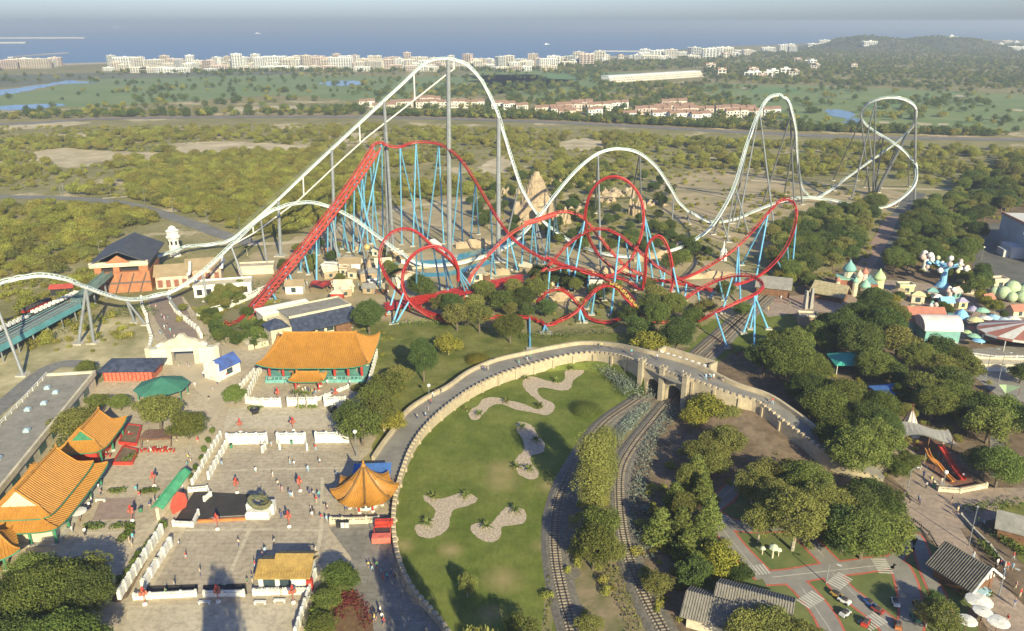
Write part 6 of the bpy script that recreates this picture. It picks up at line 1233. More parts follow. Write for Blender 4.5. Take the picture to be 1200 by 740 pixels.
for i, a in enumerate([(668, 252, 9, 6, 4, 6, 'sandstone ruin with leaning blocks right of the pyramid'), (650, 262, 8, 7, 3, 5, 'long sandstone ruin wall under the second hill of the white coaster'), (702, 236, 10, 9, 6, 4, 'grey rock field left of the loop crest'), (745, 252, 9, 4, 3, 9, 'tall sandstone crags seen through the large loop'), (725, 228, 12, 10, 7, 4, 'grey boulder garden inside the large loop'), (612, 262, 7, 6, 3, 4, 'sandstone blocks left of the pyramid door'),
                       (598, 228, 6, 5, 3, 5, 'small sandstone outcrop left of the pyramid behind the drop'), (770, 240, 7, 6, 4, 3, 'pale flat boulders right of the large loop'), (655, 215, 9, 8, 5, 3.5, 'low pinkish ruins behind the pyramid'), (690, 215, 6, 6, 4, 3, 'pale ruins behind the crest of the second hill')]):
    rocks('stone_ruin', a[6], 'stone ruin', a[0], a[1], a[2] * 2, a[3], a[4], a[5], group='stone ruins', seed=i)
for i, a in enumerate([(712, 320, 3.4, 9, 'pale rock wall in front of the large loop foot, left'), (770, 305, 4, 10, 'long pale rock wall behind the small red arch'), (803, 293, 4.5, 6, 'rounded sandstone outcrop beside the low white track'), (620, 345, 3, 7, 'pale wall segment left of the trees under the front red hills'), (660, 352, 3, 7, 'pale curved wall below the red camelbacks'), (835, 325, 2.4, 12, 'low yellowish wall under the right red turn'), (556, 290, 4.5, 8, 'jagged sandstone wall beside the teal channel'), (585, 322, 3.4, 4, 'rounded pale boulder wall below the brake run')]):
    px, py, h_, w_, lab = a; t = thing('rock_wall', lab, 'rock wall', tuple(G(px, py)), R(10), 'themed rock walls'); rr = random.Random(i); m_ = MB(); n = 9; V = []
    for k in range(n + 1):
        x = -w_ + 2 * w_ * k / n; h = h_ * rr.uniform(.65, 1.05) * (math.sin(math.pi * (k + .6) / (n + 1.2)) ** .4); V += [(x, -1.4, -.2), (x, -.9 + rr.uniform(-.3, .3), h * .7), (x, 0, h), (x, 1.2, h * .8), (x, 1.6, -.2)]
    m_.add(V, [(5 * k + j, 5 * (k + 1) + j, 5 * (k + 1) + j + 1, 5 * k + j + 1) for k in range(n) for j in range(4)] + [(0, 1, 2, 3, 4), tuple(5 * n + j for j in (4, 3, 2, 1, 0))]); m_.build('rock_face', sandst, t)
# water ride
ribbon('water_channel', [(455, 312), (490, 309), (520, 306), (552, 298), (585, 290), (612, 283)], 6.5, teal, .10); ribbon('water_channel', [(478, 322), (520, 322), (552, 314), (575, 306)], 5, teal, .105)
m_ = MB(); c = catmull([tuple(G(*p)) for p in [(450, 318), (490, 315), (522, 312), (556, 304), (590, 295)]], 8)
for a, b in zip(c, c[1:]): m_.beam(Vector(a) + Vector((0, 0, .4)), Vector(b) + Vector((0, 0, .4)), .7, .9)
tag(m_.build('channel_wall', crm), 'cream coping wall along the teal water channel', 'wall')
t = thing('splash_bridge', 'white rock slope chute at the end of the teal channel', 'chute', tuple(G(518, 300))); m_ = MB(); m_.beam(G(506, 282, 4), G(524, 296, 1), 2.6, 1.2); m_.build('chute', whp, t, world=True)
for i, (px, py, w_, lab) in enumerate([(410, 318, 8, 'white stall with awning under the descending white track'), (434, 330, 7, 'white walled courtyard building beside the corkscrews'), (402, 345, 6, 'small grey roofed shop near the red canopy'), (450, 318, 6, 'sandy building behind the left corkscrew'), (478, 312, 5, 'stucco house between the corkscrew rings'), (385, 322, 5, 'ochre house left of the white stall'), (560, 330, 5, 'low rounded hut beside the brake run'), (345, 345, 6, 'beige hut under the foot of the red lift'), (395, 355, 4, 'red kiosk behind the white roofed restaurant')]):
    building('themed_house', lab, 'house', px, py, R(random.uniform(-15, 25)), w_, w_ * .7, 3.2, redw if 'red kiosk' in lab else random.choice((crm, sandst, whp)), random.choice((tanroof, gravel, crm)), random.choice(('flat', 'hip', 'gable')), 1.4, ((-1, .6, .6, 2.4),), .4, 'themed houses')
for px, py, s, lab in [(431, 307, 1, 'golden ball on a pole among the stalls'), (433, 320, 1, 'cone shaped tan tent left of the corkscrews')]:
    t = thing('ornament', lab, 'ornament', tuple(G(px, py)))
    if 'ball' in lab: MB().tube([(0, 0, 0), (0, 0, 5)], .2, 6).build('pole', grey, t); MB().lathe((0, 0, 6), [(.3, -1.2), (1.1, -.7), (1.3, 0), (1.1, .7), (.3, 1.2)], 12).build('ball', mat('gilt', (.5, .35, .12), rough=.4), t)
    else: MB().lathe((0, 0, 0), [(1.3, 0), (1.0, 3), (.2, 7)], 8).build('tent', sandst, t)
t = thing('red_canopy', 'dark red fabric canopy on low poles between lift foot and shops', 'canopy', tuple(G(385, 340)), R(8)); m_ = MB(); n = 8; V = [(x / n * 12 - 6, y / 4 * 6 - 3, 2.6 + .7 * math.sin(x * 1.6) * math.cos(y * 1.3)) for y in range(5) for x in range(n + 1)]
m_.add(V, [(y * 9 + x, y * 9 + x + 1, y * 9 + x + 10, y * 9 + x + 9) for y in range(4) for x in range(8)]); m_.build('cloth', mat('dark_red_cloth', (.25, .03, .03), var=.2, scale=.6), t)
m_ = MB(); [m_.tube([(x, y, 0), (x, y, 2.7)], .08, 5) for x in (-5.8, 0, 5.8) for y in (-2.8, 2.8)]; m_.build('pole', woodb, t)
t = thing('pointed_turret', 'white pointed turret beside the low white track at right', 'turret', tuple(G(847, 305))); MB().lathe((0, 0, 0), [(1.6, 0), (1.3, 3.2), (1.5, 3.4), (.5, 5.4), (.1, 8)], 9).build('turret', whp, t)
t = thing('grey_monolith_pair', 'pair of leaning grey stone fins beside the thatched hut', 'sculpture', tuple(G(946, 362)), R(10))
m_ = MB(); m_.box((-.9, 0, 3.2), (1.2, 1.5, 6.4), .2, .6); m_.box((1.2, .2, 3.5), (1.3, 1.4, 7.0), .1, .5); m_.build('stone_fin', mat('grey_stone', (.30, .28, .25), var=.2, scale=.8), t)
building('beige_shop', 'small beige shop with grey flat roof by the right lawn', 'shop', 947, 383, R(-8), 5.6, 4, 3, mat('tan_plaster', (.34, .24, .16), var=.15, scale=.6), greyroof, 'flat')
building('weathered_barn', 'weathered grey barn roof beside the foot of the right red turn', 'barn', 905, 348, R(-20), 11, 8, 3.4, woodb, greyroof, 'gable', 2.6, (), .6)
t = thing('thatched_hall', 'pale thatched hall with ragged eaves by the colourful village', 'hall', tuple(G(972, 350)), R(-38)); MB().bz(-5, 5, -3, 3, 0, 2.6).build('wall', woodb, t); m_ = MB()
for k in range(4): m_.gable(-5.5 + k * .1, 5.5 - k * .1, -3.6 + k * .8, 3.6 - k * .8, 2.5 + k * .7, 2.6 - k * .6, .5, .35)
m_.build('roof', thatch, t)
# grey building at the right edge
t = thing('industrial_building', 'tall grey building with pale stepped roof cut by the right edge', 'building', tuple(G(1214, 312)), R(-6))
MB().bz(0, 26, 0, 14, 0, 9).bz(0, 26, 14, 34, 0, 13).build('wall', mat('bluish_grey_wall', (.30, .32, .33), var=.12, scale=.2), t); MB().bz(-.2, 26, 13.8, 34.3, 13, 13.5).bz(-.2, 26, -.2, 14, 9, 9.4).build('roof', mat('pale_roof', (.56, .54, .50), var=.1, scale=.2), t)
MB().bz(-.5, 0, 14, 34, 13, 14).build('roof_edge', mat('brick_edge', (.35, .17, .12)), t); MB().bz(-5, 0, 10, 20, 0, 4.5).bz(-7, -5, 12, 18, 0, 3).build('annex', TM['grey'], t)
# ---------------------------------------------------------------- eastern village
LM2 = [(390, 300, 'the lift supports'), (415, 330, 'the dark red canopy'), (435, 305, 'the golden ball'), (450, 340, 'the left corkscrew'), (470, 300, 'the teal channel'), (580, 335, 'the brake run'), (640, 340, 'the front red hill'), (690, 330, 'the large loop foot'), (400, 345, 'the restaurant roof')]
def C(n, c, **k): return mat(n, c, var=.12, scale=.6, **k)
ltblue = C('light_blue_paint', (.20, .42, .60)); pinkp = C('pink_paint', (.52, .36, .33)); yelp = C('soft_yellow', (.55, .49, .26)); mint = C('mint_green', (.24, .42, .31)); lil = C('lilac_paint', (.32, .28, .40)); turqp = C('turquoise_paint', (.17, .34, .31)); paleg = C('pale_green', (.36, .46, .24)); wht = whp; coral = C('coral_roof', (.40, .16, .11))
t = thing('red_roof_playhouse', 'playhouse with coral red gable roof behind the white barrel roof', 'playhouse', tuple(G(1084, 392)), R(-6)); MB().bz(-6.5, 5.5, 0, 9, 0, 4.6).build('wall', turqp, t); MB().gable(-6.5, 5.5, 0, 9, 4.6, 2.6, .6, .3).build('roof', coral, t)
t = thing('barrel_roof_building', 'building with rounded pale pink barrel roof and turquoise walls', 'building', tuple(G(1103, 402)), R(-3)); MB().bz(-5, 5, 0, 8, 0, 4.0).build('wall', turqp, t); m_ = MB(); n = 10; V = []
for x in (-5.6, 5.6):
    for k in range(n + 1): q = math.pi * k / n; V.append((x, 4 - 4.4 * math.cos(q), 3.8 + 3.4 * math.sin(q)))
m_.add(V, [(k, k + 1, n + 2 + k, n + 1 + k)[::-1] for k in range(n)] + [tuple(range(n + 1)), tuple(range(2 * n + 1, n, -1))]); m_.build('roof', mat('pale_pink_roof', (.58, .46, .42), c2=(.66, .60, .55), scale=.4), t)
# striped carousel tent
t = thing('striped_tent', 'wide carousel tent with red and white striped roof at the right edge', 'tent', tuple(G(1222, 416)), R(-6)); rs_, ws_ = C('tent_red', (.30, .12, .09)), C('tent_white', (.50, .48, .45)); a_, b2_ = MB(), MB(); n = 20
for k in range(n):
    q0, q1 = 2 * math.pi * k / n, 2 * math.pi * (k + 1) / n; P = [(15 * math.cos(q0), 9.5 * math.sin(q0) + 8, 4.2), (15 * math.cos(q1), 9.5 * math.sin(q1) + 8, 4.2), (0, 8, 7.4)]; (a_ if k % 2 else b2_).add(P, [(0, 1, 2)])
    (b2_ if k % 2 else a_).add([(P[0][0], P[0][1], 3.5), (P[1][0], P[1][1], 3.5), P[1], P[0]], [(0, 1, 2, 3)])
a_.build('red_stripes', rs_, t); b2_.build('white_stripes', ws_, t); m_ = MB()
for k in range(10): q = R(36 * k + 9); m_.tube([(14.2 * math.cos(q), 8 + 9 * math.sin(q), 0), (14.2 * math.cos(q), 8 + 9 * math.sin(q), 4.2)], .16, 6)
m_.build('pole', ws_, t); MB().lathe((0, 8, 0), [(3, 0), (3, 4)], 12).build('core', dark, t)
balustrade([(1118, 408), (1135, 420), (1165, 424), (1215, 424)], 'low pale wall in front of the striped tent', 1.4, .4, .4, posts=5)
t = building('grey_terrace', 'grey concrete terrace below the striped tent', 'terrace', 1180, 436, R(-4), 16, 5, 1.4, TM['grey'], pavel, 'flat')
# parasols / mushroom roofs
def parasol(px, py, r, h, m, lab, cone=.35, group='colourful parasols', name='parasol', tiers=0):
    t = thing(name, lab, 'parasol', tuple(G(px, py)), random.uniform(0, 1), group); MB().tube([(0, 0, 0), (0, 0, h)], .09, 6).build('pole', woodb, t); mb = MB(); n = 12
    mb.lathe((0, 0, h - r * cone), [(r, 0), (r * .97, .05), (r * .55, r * cone * .62), (.08, r * cone)], n); mb.build('canopy', m, t); return t
for px, py, r, h, m, lab, c_ in [(1125, 378, 2.6, 4.6, ltblue, 'tall light blue cone roof beside the barrel roof', 1.1), (1138, 372, 1.8, 4, lil, 'small lilac cone roof among the parasols', .8), (1149, 374, 2.3, 4, mint, 'mint green rounded parasol', .5), (1141, 384, 2.5, 3.6, yelp, 'pale yellow green parasol nearest the barrel roof', .45), (1153, 382, 2, 3.4, wht, 'white parasol beside the yellow green one', .4),
                                 (1163, 381, 2.4, 3.6, C('sky_blue', (.30, .46, .58)), 'sky blue parasol left of the striped tent', .45), (1175, 384, 2, 3.4, C('silvery_blue', (.42, .5, .56)), 'silvery blue parasol above the striped tent', .45), (1186, 383, 2.3, 3.6, wht, 'white parasol above the striped tent', .5), (1132, 398, 1.6, 3, paleg, 'small pale green parasol below the barrel roof', .4), (1140, 402, 2.0, 3, mint, 'small mint parasol left of the striped tent edge', .4), (1137, 393, 1.5, 3, coral, 'small coral parasol below the yellow green one', .4), (1145, 408, 1.8, 3, ltblue, 'small blue parasol at the corner of the striped tent', .4)]:
    parasol(px, py, r, h, m, lab, c_)
# balloon ride
t = thing('balloon_ride', 'blue ride tower carrying clustered pastel balloons', 'ride', tuple(G(1104, 336))); MB().lathe((0, 0, 0), [(2.6, 0), (1.2, 2), (.9, 6), (1.8, 8.4)], 10).build('tower', ltblue, t)
m_ = MB()
for k in range(7): q = R(360 / 7 * k); m_.tube([(0, 0, 7), (4.6 * math.cos(q), 4.2 * math.sin(q), 8.6)], [.5, .25], 6)
m_.build('arm', ltblue, t)
for k in range(14):
    q = R(360 / 7 * k + (25 if k > 6 else 0)); rr = 5 if k < 7 else 6.6; z = 9.6 if k < 7 else 7.4; r = 1.05 if k % 2 else .8; m_ = MB(); m_.smooth = True
    m_.lathe((rr * math.cos(q), rr * .85 * math.sin(q), z), [(.1, -r), (r * .7, -r * .7), (r, 0), (r * .72, r * .7), (.1, r)], 10); m_.build('balloon', (pinkp, wht, yelp, wht, ltblue)[k % 5], t)
for i, (px, py, m, lab, s) in enumerate([(1083, 318, wht, 'white sculpted figure tree at the left of the balloon ride', 1.3), (1126, 330, yelp, 'yellow and white sculpted tower right of the balloon ride', 1.1), (1112, 352, pinkp, 'pinkish fountain group below the balloon ride', .8), (1092, 368, turqp, 'turquoise pool feature left of the balloon ride foot', .7)]):
    t = thing('sculpted_tower', lab, 'sculpture', tuple(G(px, py)), 0, 'sculpted village ornaments'); m_ = MB(); m_.smooth = True; m_.lathe((0, 0, 0), [(1.6 * s, 0), (.8 * s, 1.5 * s), (.7 * s, 4 * s)], 9); m_.build('stem', m, t)
    for k in range(4): q = k * 1.7; n_ = MB(); n_.smooth = True; n_.lathe((1.3 * s * math.cos(q), 1.1 * s * math.sin(q), (4.4 + .7 * (k % 2)) * s), [(.1, -s), (.8 * s, -.6 * s), (1.0 * s, 0), (.7 * s, .7 * s), (.1, s)], 9); n_.build('knob', (m, wht, pinkp, wht)[(i + k) % 4], t)
ribbon('pool', [(1062, 372), (1080, 366), (1100, 364), (1112, 372)], 6, mat('pool_water', (.08, .28, .33), rough=.15, var=.15, scale=.4), .06)
# round pale green tree sculpture
t = thing('round_topiary', 'cluster of big pale green balls like giant cabbages at the right edge', 'topiary', tuple(G(1188, 352)));
for i, (x, y, z, r) in enumerate([(-4, 0, 2.6, 2.4), (-.5, 1.5, 3.8, 2.8), (3, 0, 3, 2.5), (-2.5, -2.5, 2, 1.8), (1, -2.5, 2.2, 2.1), (5.2, 2, 3.6, 2.4), (-5.8, 2, 2.4, 1.9)]): m_ = MB(); m_.smooth = True; m_.lathe((x, y, z), [(.2, -r), (r * .6, -r * .8), (r * .92, -r * .4), (r, 0), (r * .9, r * .45), (r * .58, r * .82), (.15, r)], 12); m_.build('ball', mat('cabbage_green', (.27, .38, .20), c2=(.45, .50, .33), scale=1.4, bump=.4), t)
# village castle with domes
t = thing('domed_village_house', 'small castle like house with turquoise dome, cream turrets and red brown walls', 'building', tuple(G(999, 345)), R(-15)); MB().bz(-5.5, 1, 0, 6, 0, 5).bz(2.5, 8, 1, 6, 0, 4).build('wall', mat('red_brown_wall', (.27, .11, .07), var=.2, scale=.5), t)
for x, y, r, h, m, dm_ in [(-1.6, 3.6, 2.0, 7.6, crm, turqp), (1.4, .4, 1.2, 6.6, crm, crm), (.2, -1.6, 1.0, 5, crm, mint), (3.4, 2.6, 1.1, 7.2, pinkp, coral), (8.4, 3.2, 1.9, 5.4, yelp, paleg), (3.5, -1.6, 1.6, 3.4, crm, mint), (-5.4, -.4, .8, 4.6, crm, coral)]:
    o = MB().lathe((x, y, 0), [(r, 0), (r * .95, h)], 10).build('turret', m, t); m_ = MB(); m_.smooth = True; m_.lathe((x, y, h), [(r * 1.15, 0), (r * 1.1, r * .4), (r * .75, r * 1.0), (r * .25, r * 1.5), (.05, r * 2)], 12); m_.build('dome', dm_, o)
MB().add([(2.5, .7, 4), (8, .7, 4), (8, 6.3, 4), (2.5, 6.3, 4), (5.2, 3.5, 6.6)], [(0, 1, 4), (1, 2, 4), (2, 3, 4), (3, 0, 4)]).build('roof', mat('dusty_teal_roof', (.10, .20, .20), var=.2), t)
MB().bz(-5.7, 1.2, -.2, 6.2, 5, 5.4).build('roof', mint, t)
for px, py, w_, lab, wm, rm, rf in [(1040, 372, 6, 'low house with faded pink roof on the brick court', pinkp, coral, 'gable'), (1056, 352, 4, 'tan box shaped kiosk near the balloon ride', crm, tanroof, 'hip'), (1172, 338, 5, 'beige utility house beside the dark yard', crm, pavel, 'flat'), (1075, 356, 4, 'cream stall on the village square', crm, yelp, 'hip'), (1062, 345, 5, 'long low stall with yellow planting', yelp, paleg, 'flat')]:
    building('village_house', lab, 'house', px, py, R(random.uniform(-20, 20)), w_, w_ * .7, 2.8, wm, rm, rf, 1.2, ((-.8, .8, .5, 2.2),), .4, 'village houses')
for i, (px, py, w_, wm, rm, rf, lab) in enumerate([(1092, 350, 3, pinkp, turqp, 'hip', 'tiny pink booth with teal hip roof left of the pinkish fountain'), (1122, 350, 4, turqp, pinkp, 'gable', 'tiny teal booth right of the pinkish fountain'), (1135, 345, 4, crm, coral, 'hip', 'cream booth with coral roof under the park trees'), (1070, 372, 4, woodb, paleg, 'hip', 'brown hut with pale green roof above the playhouse'), (1110, 362, 4, crm, ltblue, 'gable', 'cream stall with light blue roof behind the parasols'), (1098, 358, 3, coral, wht, 'hip', 'coral booth with white roof on the village square'),
    (1160, 358, 4, woodb, coral, 'gable', 'brown stall with coral roof left of the giant green balls'), (1128, 362, 3, yelp, lil, 'hip', 'yellow booth with lilac roof behind the cone roofs'), (1195, 372, 5, crm, coral, 'gable', 'cream stall with coral roof above the striped tent'), (1030, 362, 4, crm, yelp, 'hip', 'cream hut with yellow roof right of the domed village house'), (1148, 330, 4, woodb, tanroof, 'gable', 'brown shed below the service yard')]):
    building('village_booth', lab, 'booth', px, py, R(random.uniform(-30, 30)), w_, w_ * .7, 2.3, wm, rm, rf, 1.3, ((-.6, .6, .5, 1.9),), .35, 'village booths')
# low cluster of stalls and walls between lift foot and corkscrews
for i in range(30):
    px, py = random.uniform(385, 478), random.uniform(292, 350)
    if i > 22: px, py = random.uniform(560, 700), random.uniform(318, 352)
    cn, cm_ = random.choice([('cream', crm), ('sandstone', sandst), ('white', whp), ('brown', woodb), ('ochre', sandd)]); rn, rm = random.choice([('tan', tanroof), ('grey', greyroof), ('reddish brown', mat('rust_roof', (.26, .11, .07), var=.2, scale=1)), ('pale', crm), ('thatched', thatch)]); nb = min(LM2, key=lambda q: (px - q[0]) ** 2 + 3 * (py - q[1]) ** 2)
    building('market_stall', f'{cn} market stall with {rn} roof {"left" if px < nb[0] else "right"} of {nb[2]}', 'stall', px, py, R(random.uniform(-40, 40)), random.uniform(3, 6), random.uniform(2.4, 4), random.uniform(2.0, 3.2), cm_, rm, random.choice(('flat', 'gable', 'hip', 'gable')), 1.1, ((-.7, .5, .6, 1.8),), .4, 'market stalls under the coasters')
# turquoise tent, blue canopy, tipi, play area
t = thing('turquoise_tent', 'turquoise pavilion tent with low peaked roof among dark trees', 'tent', tuple(G(1000, 434)), R(-4)); m_ = MB(); a = 6.4; b = 4.2; m_.add([(-a, -b, 3), (a, -b, 3), (a, b, 3), (-a, b, 3), (-1, 0, 5.4), (1, 0, 5.4)], [(0, 1, 5, 4), (1, 2, 5), (2, 3, 4, 5), (3, 0, 4), (3, 2, 1, 0)]); m_.build('roof', turq, t); columns(t, [(-a * .9, -b * .9), (a * .9, -b * .9), (a * .9, b * .9), (-a * .9, b * .9)], 3, .1, whp)
t = thing('blue_canopy', 'deep blue shade canopy under the trees below the turquoise tent', 'canopy', tuple(G(1040, 470)), R(12)); m_ = MB(); m_.add([(-4, -3, 3.2), (4, -3, 3.2), (4, 3, 3.2), (-4, 3, 3.2), (0, 0, 4.3)], [(0, 1, 4), (1, 2, 4), (2, 3, 4), (3, 0, 4)]); m_.build('cloth', blueroof, t); columns(t, [(-3.7, -2.7), (3.7, -2.7), (3.7, 2.7), (-3.7, 2.7)], 3.2, .1, woodb)
t = thing('white_tipi', 'tall white tipi tent with dark ribs beside the grey play canopy', 'tipi', tuple(G(1064, 508)), R(20)); m_ = MB(); n = 9; m_.add([(2.8 * math.cos(2 * math.pi * k / n), 2.8 * math.sin(2 * math.pi * k / n), 0) for k in range(n)] + [(0, 0, 6.6)], [(k, (k + 1) % n, n) for k in range(n)]); m_.build('cloth', mat('canvas', (.62, .58, .50), var=.08, scale=.5), t); m_ = MB()
for k in range(n): q = 2 * math.pi * k / n; m_.tube([(2.85 * math.cos(q), 2.85 * math.sin(q), 0), (-.35 * math.cos(q), -.35 * math.sin(q), 7.5)], .07, 4)
m_.build('pole', woodb, t)
t = thing('play_canopy', 'curved grey roof over the slides of the play area', 'canopy', tuple(G(1082, 524)), R(-8)); m_ = MB(); n = 10; V = []
for k in range(n + 1):
    x = -5.6 + 11.2 * k / n; V += [(x, -2.4 + .25 * math.sin(k), 3.4 + 1.0 * math.sin(k * .5)), (x, 2.6, 4.0 + .8 * math.sin(k * .5 + .6))]
m_.add(V + [(x, y, z - .2) for x, y, z in V], [(2 * k, 2 * k + 2, 2 * k + 3, 2 * k + 1) for k in range(n)] + [(2 * k + 2 * n + 2, 2 * k + 2 * n + 3, 2 * k + 2 * n + 5, 2 * k + 2 * n + 4) for k in range(n)]); m_.build('roof', mat('grey_cloth', (.30, .28, .25), var=.12), t); columns(t, [(-5, -2), (0, -2.2), (5, -2), (-5, 2.3), (5, 2.3)], 3.6, .14, woodb)
for nm, lab, P, m, r in [('red_slide', 'long dark red slide running down beside the play canopy', [(1102, 524, 4.0), (1108, 533, 3.2), (1116, 546, 1.8), (1124, 557, .8), (1129, 563, .5)], redw, .62), ('orange_slide', 'orange and yellow curved slide left of the red one', [(1086, 527, 3.4), (1090, 537, 2.8), (1099, 545, 2.0), (1108, 556, 1.0), (1117, 565, .4)], mat('orange_slide_paint', (.55, .24, .06), rough=.4, var=.15), .42)]:
    t = thing(nm, lab, 'slide', tuple(G(P[-1][0], P[-1][1]))); c = [Vector(v) for v in catmull([tuple(G(*p)) for p in P], 6)]; m_ = MB()
    for a, b in zip(c, c[1:]):
        m_.beam(a, b, r * 1.6, .1); d = (b - a).normalized(); s = Vector((0, 0, 1)).cross(d).normalized()
        for k in (-1, 1): m_.beam(a + s * r * k * .85 + Vector((0, 0, .22)), b + s * r * k * .85 + Vector((0, 0, .22)), .12, .5)
    m_.build('chute', m, t, world=True); [MB().tube([(p.x, p.y, 0), tuple(p)], .1, 5).build('support', grey, t, world=True) for p in c[::5]]
sheet('play_floor', [(1070, 520), (1105, 520), (1140, 562), (1125, 572), (1100, 560), (1080, 540)], mat('rubber_floor', (.19, .09, .06), var=.2, scale=.5), .056, 3)
balustrade([(1094, 570), (1100, 576), (1125, 578), (1155, 572)], 'curved cream wall at the foot of the slides', .9, .2, .5, m=crm, posts=30)
balustrade([(1040, 592), (1062, 583), (1066, 590)], 'dark railing at the edge of the pinkish plaza', .9, 0, .12, m=black, posts=2, solid=.05)
balustrade([(1044, 606), (1070, 613), (1088, 628), (1098, 645)], 'dark curved railing beside the mini driving course', .9, 0, .12, m=black, posts=2, solid=.05)
balustrade([(1126, 606), (1140, 622), (1160, 642), (1178, 664)], 'low pale wall lining the path at the right', .5, .2, .4, m=conc, posts=30)
building('terrace_roof_house', 'low house with grey roof at the far right edge by the hedge', 'house', 1200, 640, R(-30), 9, 6, 2.6, woodb, greyroof, 'gable', 1.6, (), .6)
# thatched/corrugated houses at the bottom
def ribroof(t, x0, x1, y0, y1, z0, h, m, ax='x', nm='roof', ov=.6):
    a = MB(); a.gable(x0, x1, y0, y1, z0, h, ov, .15, ax)
    lo, hi = (x0, x1) if ax == 'x' else (y0, y1); c0, c1 = (y0, y1) if ax == 'x' else (x0, x1); cm = (c0 + c1) / 2; k = lo - ov + .2; sl = h / ((c1 - c0) / 2)
    while k < hi + ov:
        for s in (-1, 1):
            e = (k, cm + s * ((c1 - c0) / 2 + ov), z0 - ov * sl + .18); r = (k, cm, z0 + h + .18)
            if ax != 'x': e = (e[1], e[0], e[2]); r = (r[1], r[0], r[2])
            a.tube([e, r], .1, 4)
        k += .42
    return a.build(nm, m, t)
grt = mat('weathered_tile', (.235, .21, .175), c2=(.16, .145, .12), scale=1.2, bump=.3)
t = thing('tiled_cottage', 'cottage with crossing grey ribbed tile roofs at the bottom beside the driving course', 'cottage', tuple(G(876, 725)), R(-24))
MB().bz(-4.6, 5.8, -3.2, 3.6, 0, 3).bz(-8.6, -2, -6, .4, 0, 2.6).build('wall', crm, t); ribroof(t, -4.8, 6, -3.6, 4, 3, 2.0, grt); ribroof(t, -9, -2, -6.2, .6, 2.6, 1.7, grt)
g = MB(); g.add([(5.85, -3.2, 3), (5.85, 3.6, 3), (5.85, .2, 5)], [(0, 1, 2)]); g.build('gable', crm, t); MB().bz(5.75, 5.9, -1, 1, .6, 2).build('window', glassd, t)
t = thing('gabled_pavilion', 'pavilion with dark ribbed tile roof and white framed gable by the plaza', 'pavilion', tuple(G(1126, 682)), R(-62)); MB().bz(-3.2, 3.4, -3, 3, 0, 2.7).build('wall', woodb, t); rr = ribroof(t, -3.6, 3.8, -3.8, 3.8, 2.8, 2.7, mat('dark_ribbed_tile', (.12, .11, .095), c2=(.075, .07, .06), scale=1, bump=.3))
m_ = MB(); m_.beam((4.45, -4.2, 2.3), (4.45, 0, 5.75), .2, .35); m_.beam((4.45, 4.2, 2.3), (4.45, 0, 5.75), .2, .35); m_.build('bargeboard', whp, t); g = MB(); g.add([(3.75, -3.5, 2.8), (3.75, 3.5, 2.8), (3.75, 0, 5.4)], [(0, 1, 2)]); g.build('gable', whp, t); m_ = MB()
for k in range(7): m_.beam((3.85, -2.6 + k * .87, 2.9), (3.85, -2.6 + k * .87, 2.9 + 2.4 * (1 - abs(-2.6 + k * .87) / 3.4)), .06, .16)
m_.build('lattice', woodb, t); MB().bz(3.4, 4.6, -2, 1, .2, 1.1).build('counter', C('pale_blue_counter', (.35, .52, .6)), t)
for px, py, r, lab in [(1144, 718, 2.1, 'big round white parasol right below the gabled pavilion'), (1148, 731, 1.5, 'white parasol at the bottom edge, middle of three'), (1130, 742, 1.5, 'white parasol at the bottom edge, left of three'), (1166, 743, 1.7, 'white parasol at the bottom edge, right of three')]: parasol(px, py, r, 2.7, wht, lab, .16, 'white parasols')
parasol(94, 612, 1.6, 2.6, wht, 'oval white parasol beside the big left temple', .14, 'white parasols')

# red furnished planters by the small temple
def planter(pts, lab, m=redw, h=.8, fill=None):
    c = [G(*p) for p in pts]; t = thing('planter', lab, 'planter', tuple(c[0]), 0, 'red planters'); m_ = MB()
    for a, b in zip(c, c[1:] + c[:1]): m_.beam(a + Vector((0, 0, h / 2)), b + Vector((0, 0, h / 2)), .3, h)
    m_.build('wall', m, t, world=True); f = MB(); f.prism([(p.x, p.y) for p in c], .1, h - .2); f.build('soil', brown, t, world=True); return t
planter([(133, 545), (155, 545), (162, 530), (145, 526)], 'red walled planter with bushes below the small temple')
planter([(140, 521), (160, 523), (166, 502), (150, 500)], 'red bordered terrace planter behind the small temple')
for i, (px, py, w_, d_, lab) in enumerate([(145, 512, 3, 2.4, 'set of red tables on the terrace right of the small temple'), (179, 530, 3.4, 1.8, 'red tables under the left of the brown pergola'), (192, 530, 3.0, 1.8, 'red tables under the right of the brown pergola'), (118, 536, 2.6, 2, 'red tables under the eave of the small temple')]):
    t = thing('table_set', lab, 'tables', tuple(G(px, py)), 0, 'red table sets')
    for k in range(3):
        o = MB(); o.box((-w_ / 2 + w_ / 2 * k, (k % 2) * .8, .74), (.9, .9, .06)); o.tube([(-w_ / 2 + w_ / 2 * k, (k % 2) * .8, 0), (-w_ / 2 + w_ / 2 * k, (k % 2) * .8, .72)], .06, 5); o.build('table', redw, t); o = MB()
        for s in (-1, 1): o.box((-w_ / 2 + w_ / 2 * k + s * .75, (k % 2) * .8, .42), (.4, .4, .06)); o.box((-w_ / 2 + w_ / 2 * k + s * .95, (k % 2) * .8, .7), (.05, .4, .5)); o.box((-w_ / 2 + w_ / 2 * k + s * .75, (k % 2) * .8, .2), (.3, .3, .4))
        o.build('chair', whp if k == 1 else redw, t)
t = thing('pergola', 'brown slatted pergola over red tables below the bushy tree', 'pergola', tuple(G(184, 525)), R(3)); m_ = MB()
for k in range(14): m_.bz(-3.4 + k * .5, -3.1 + k * .5, -.6, 3.4, 2.6, 2.75)
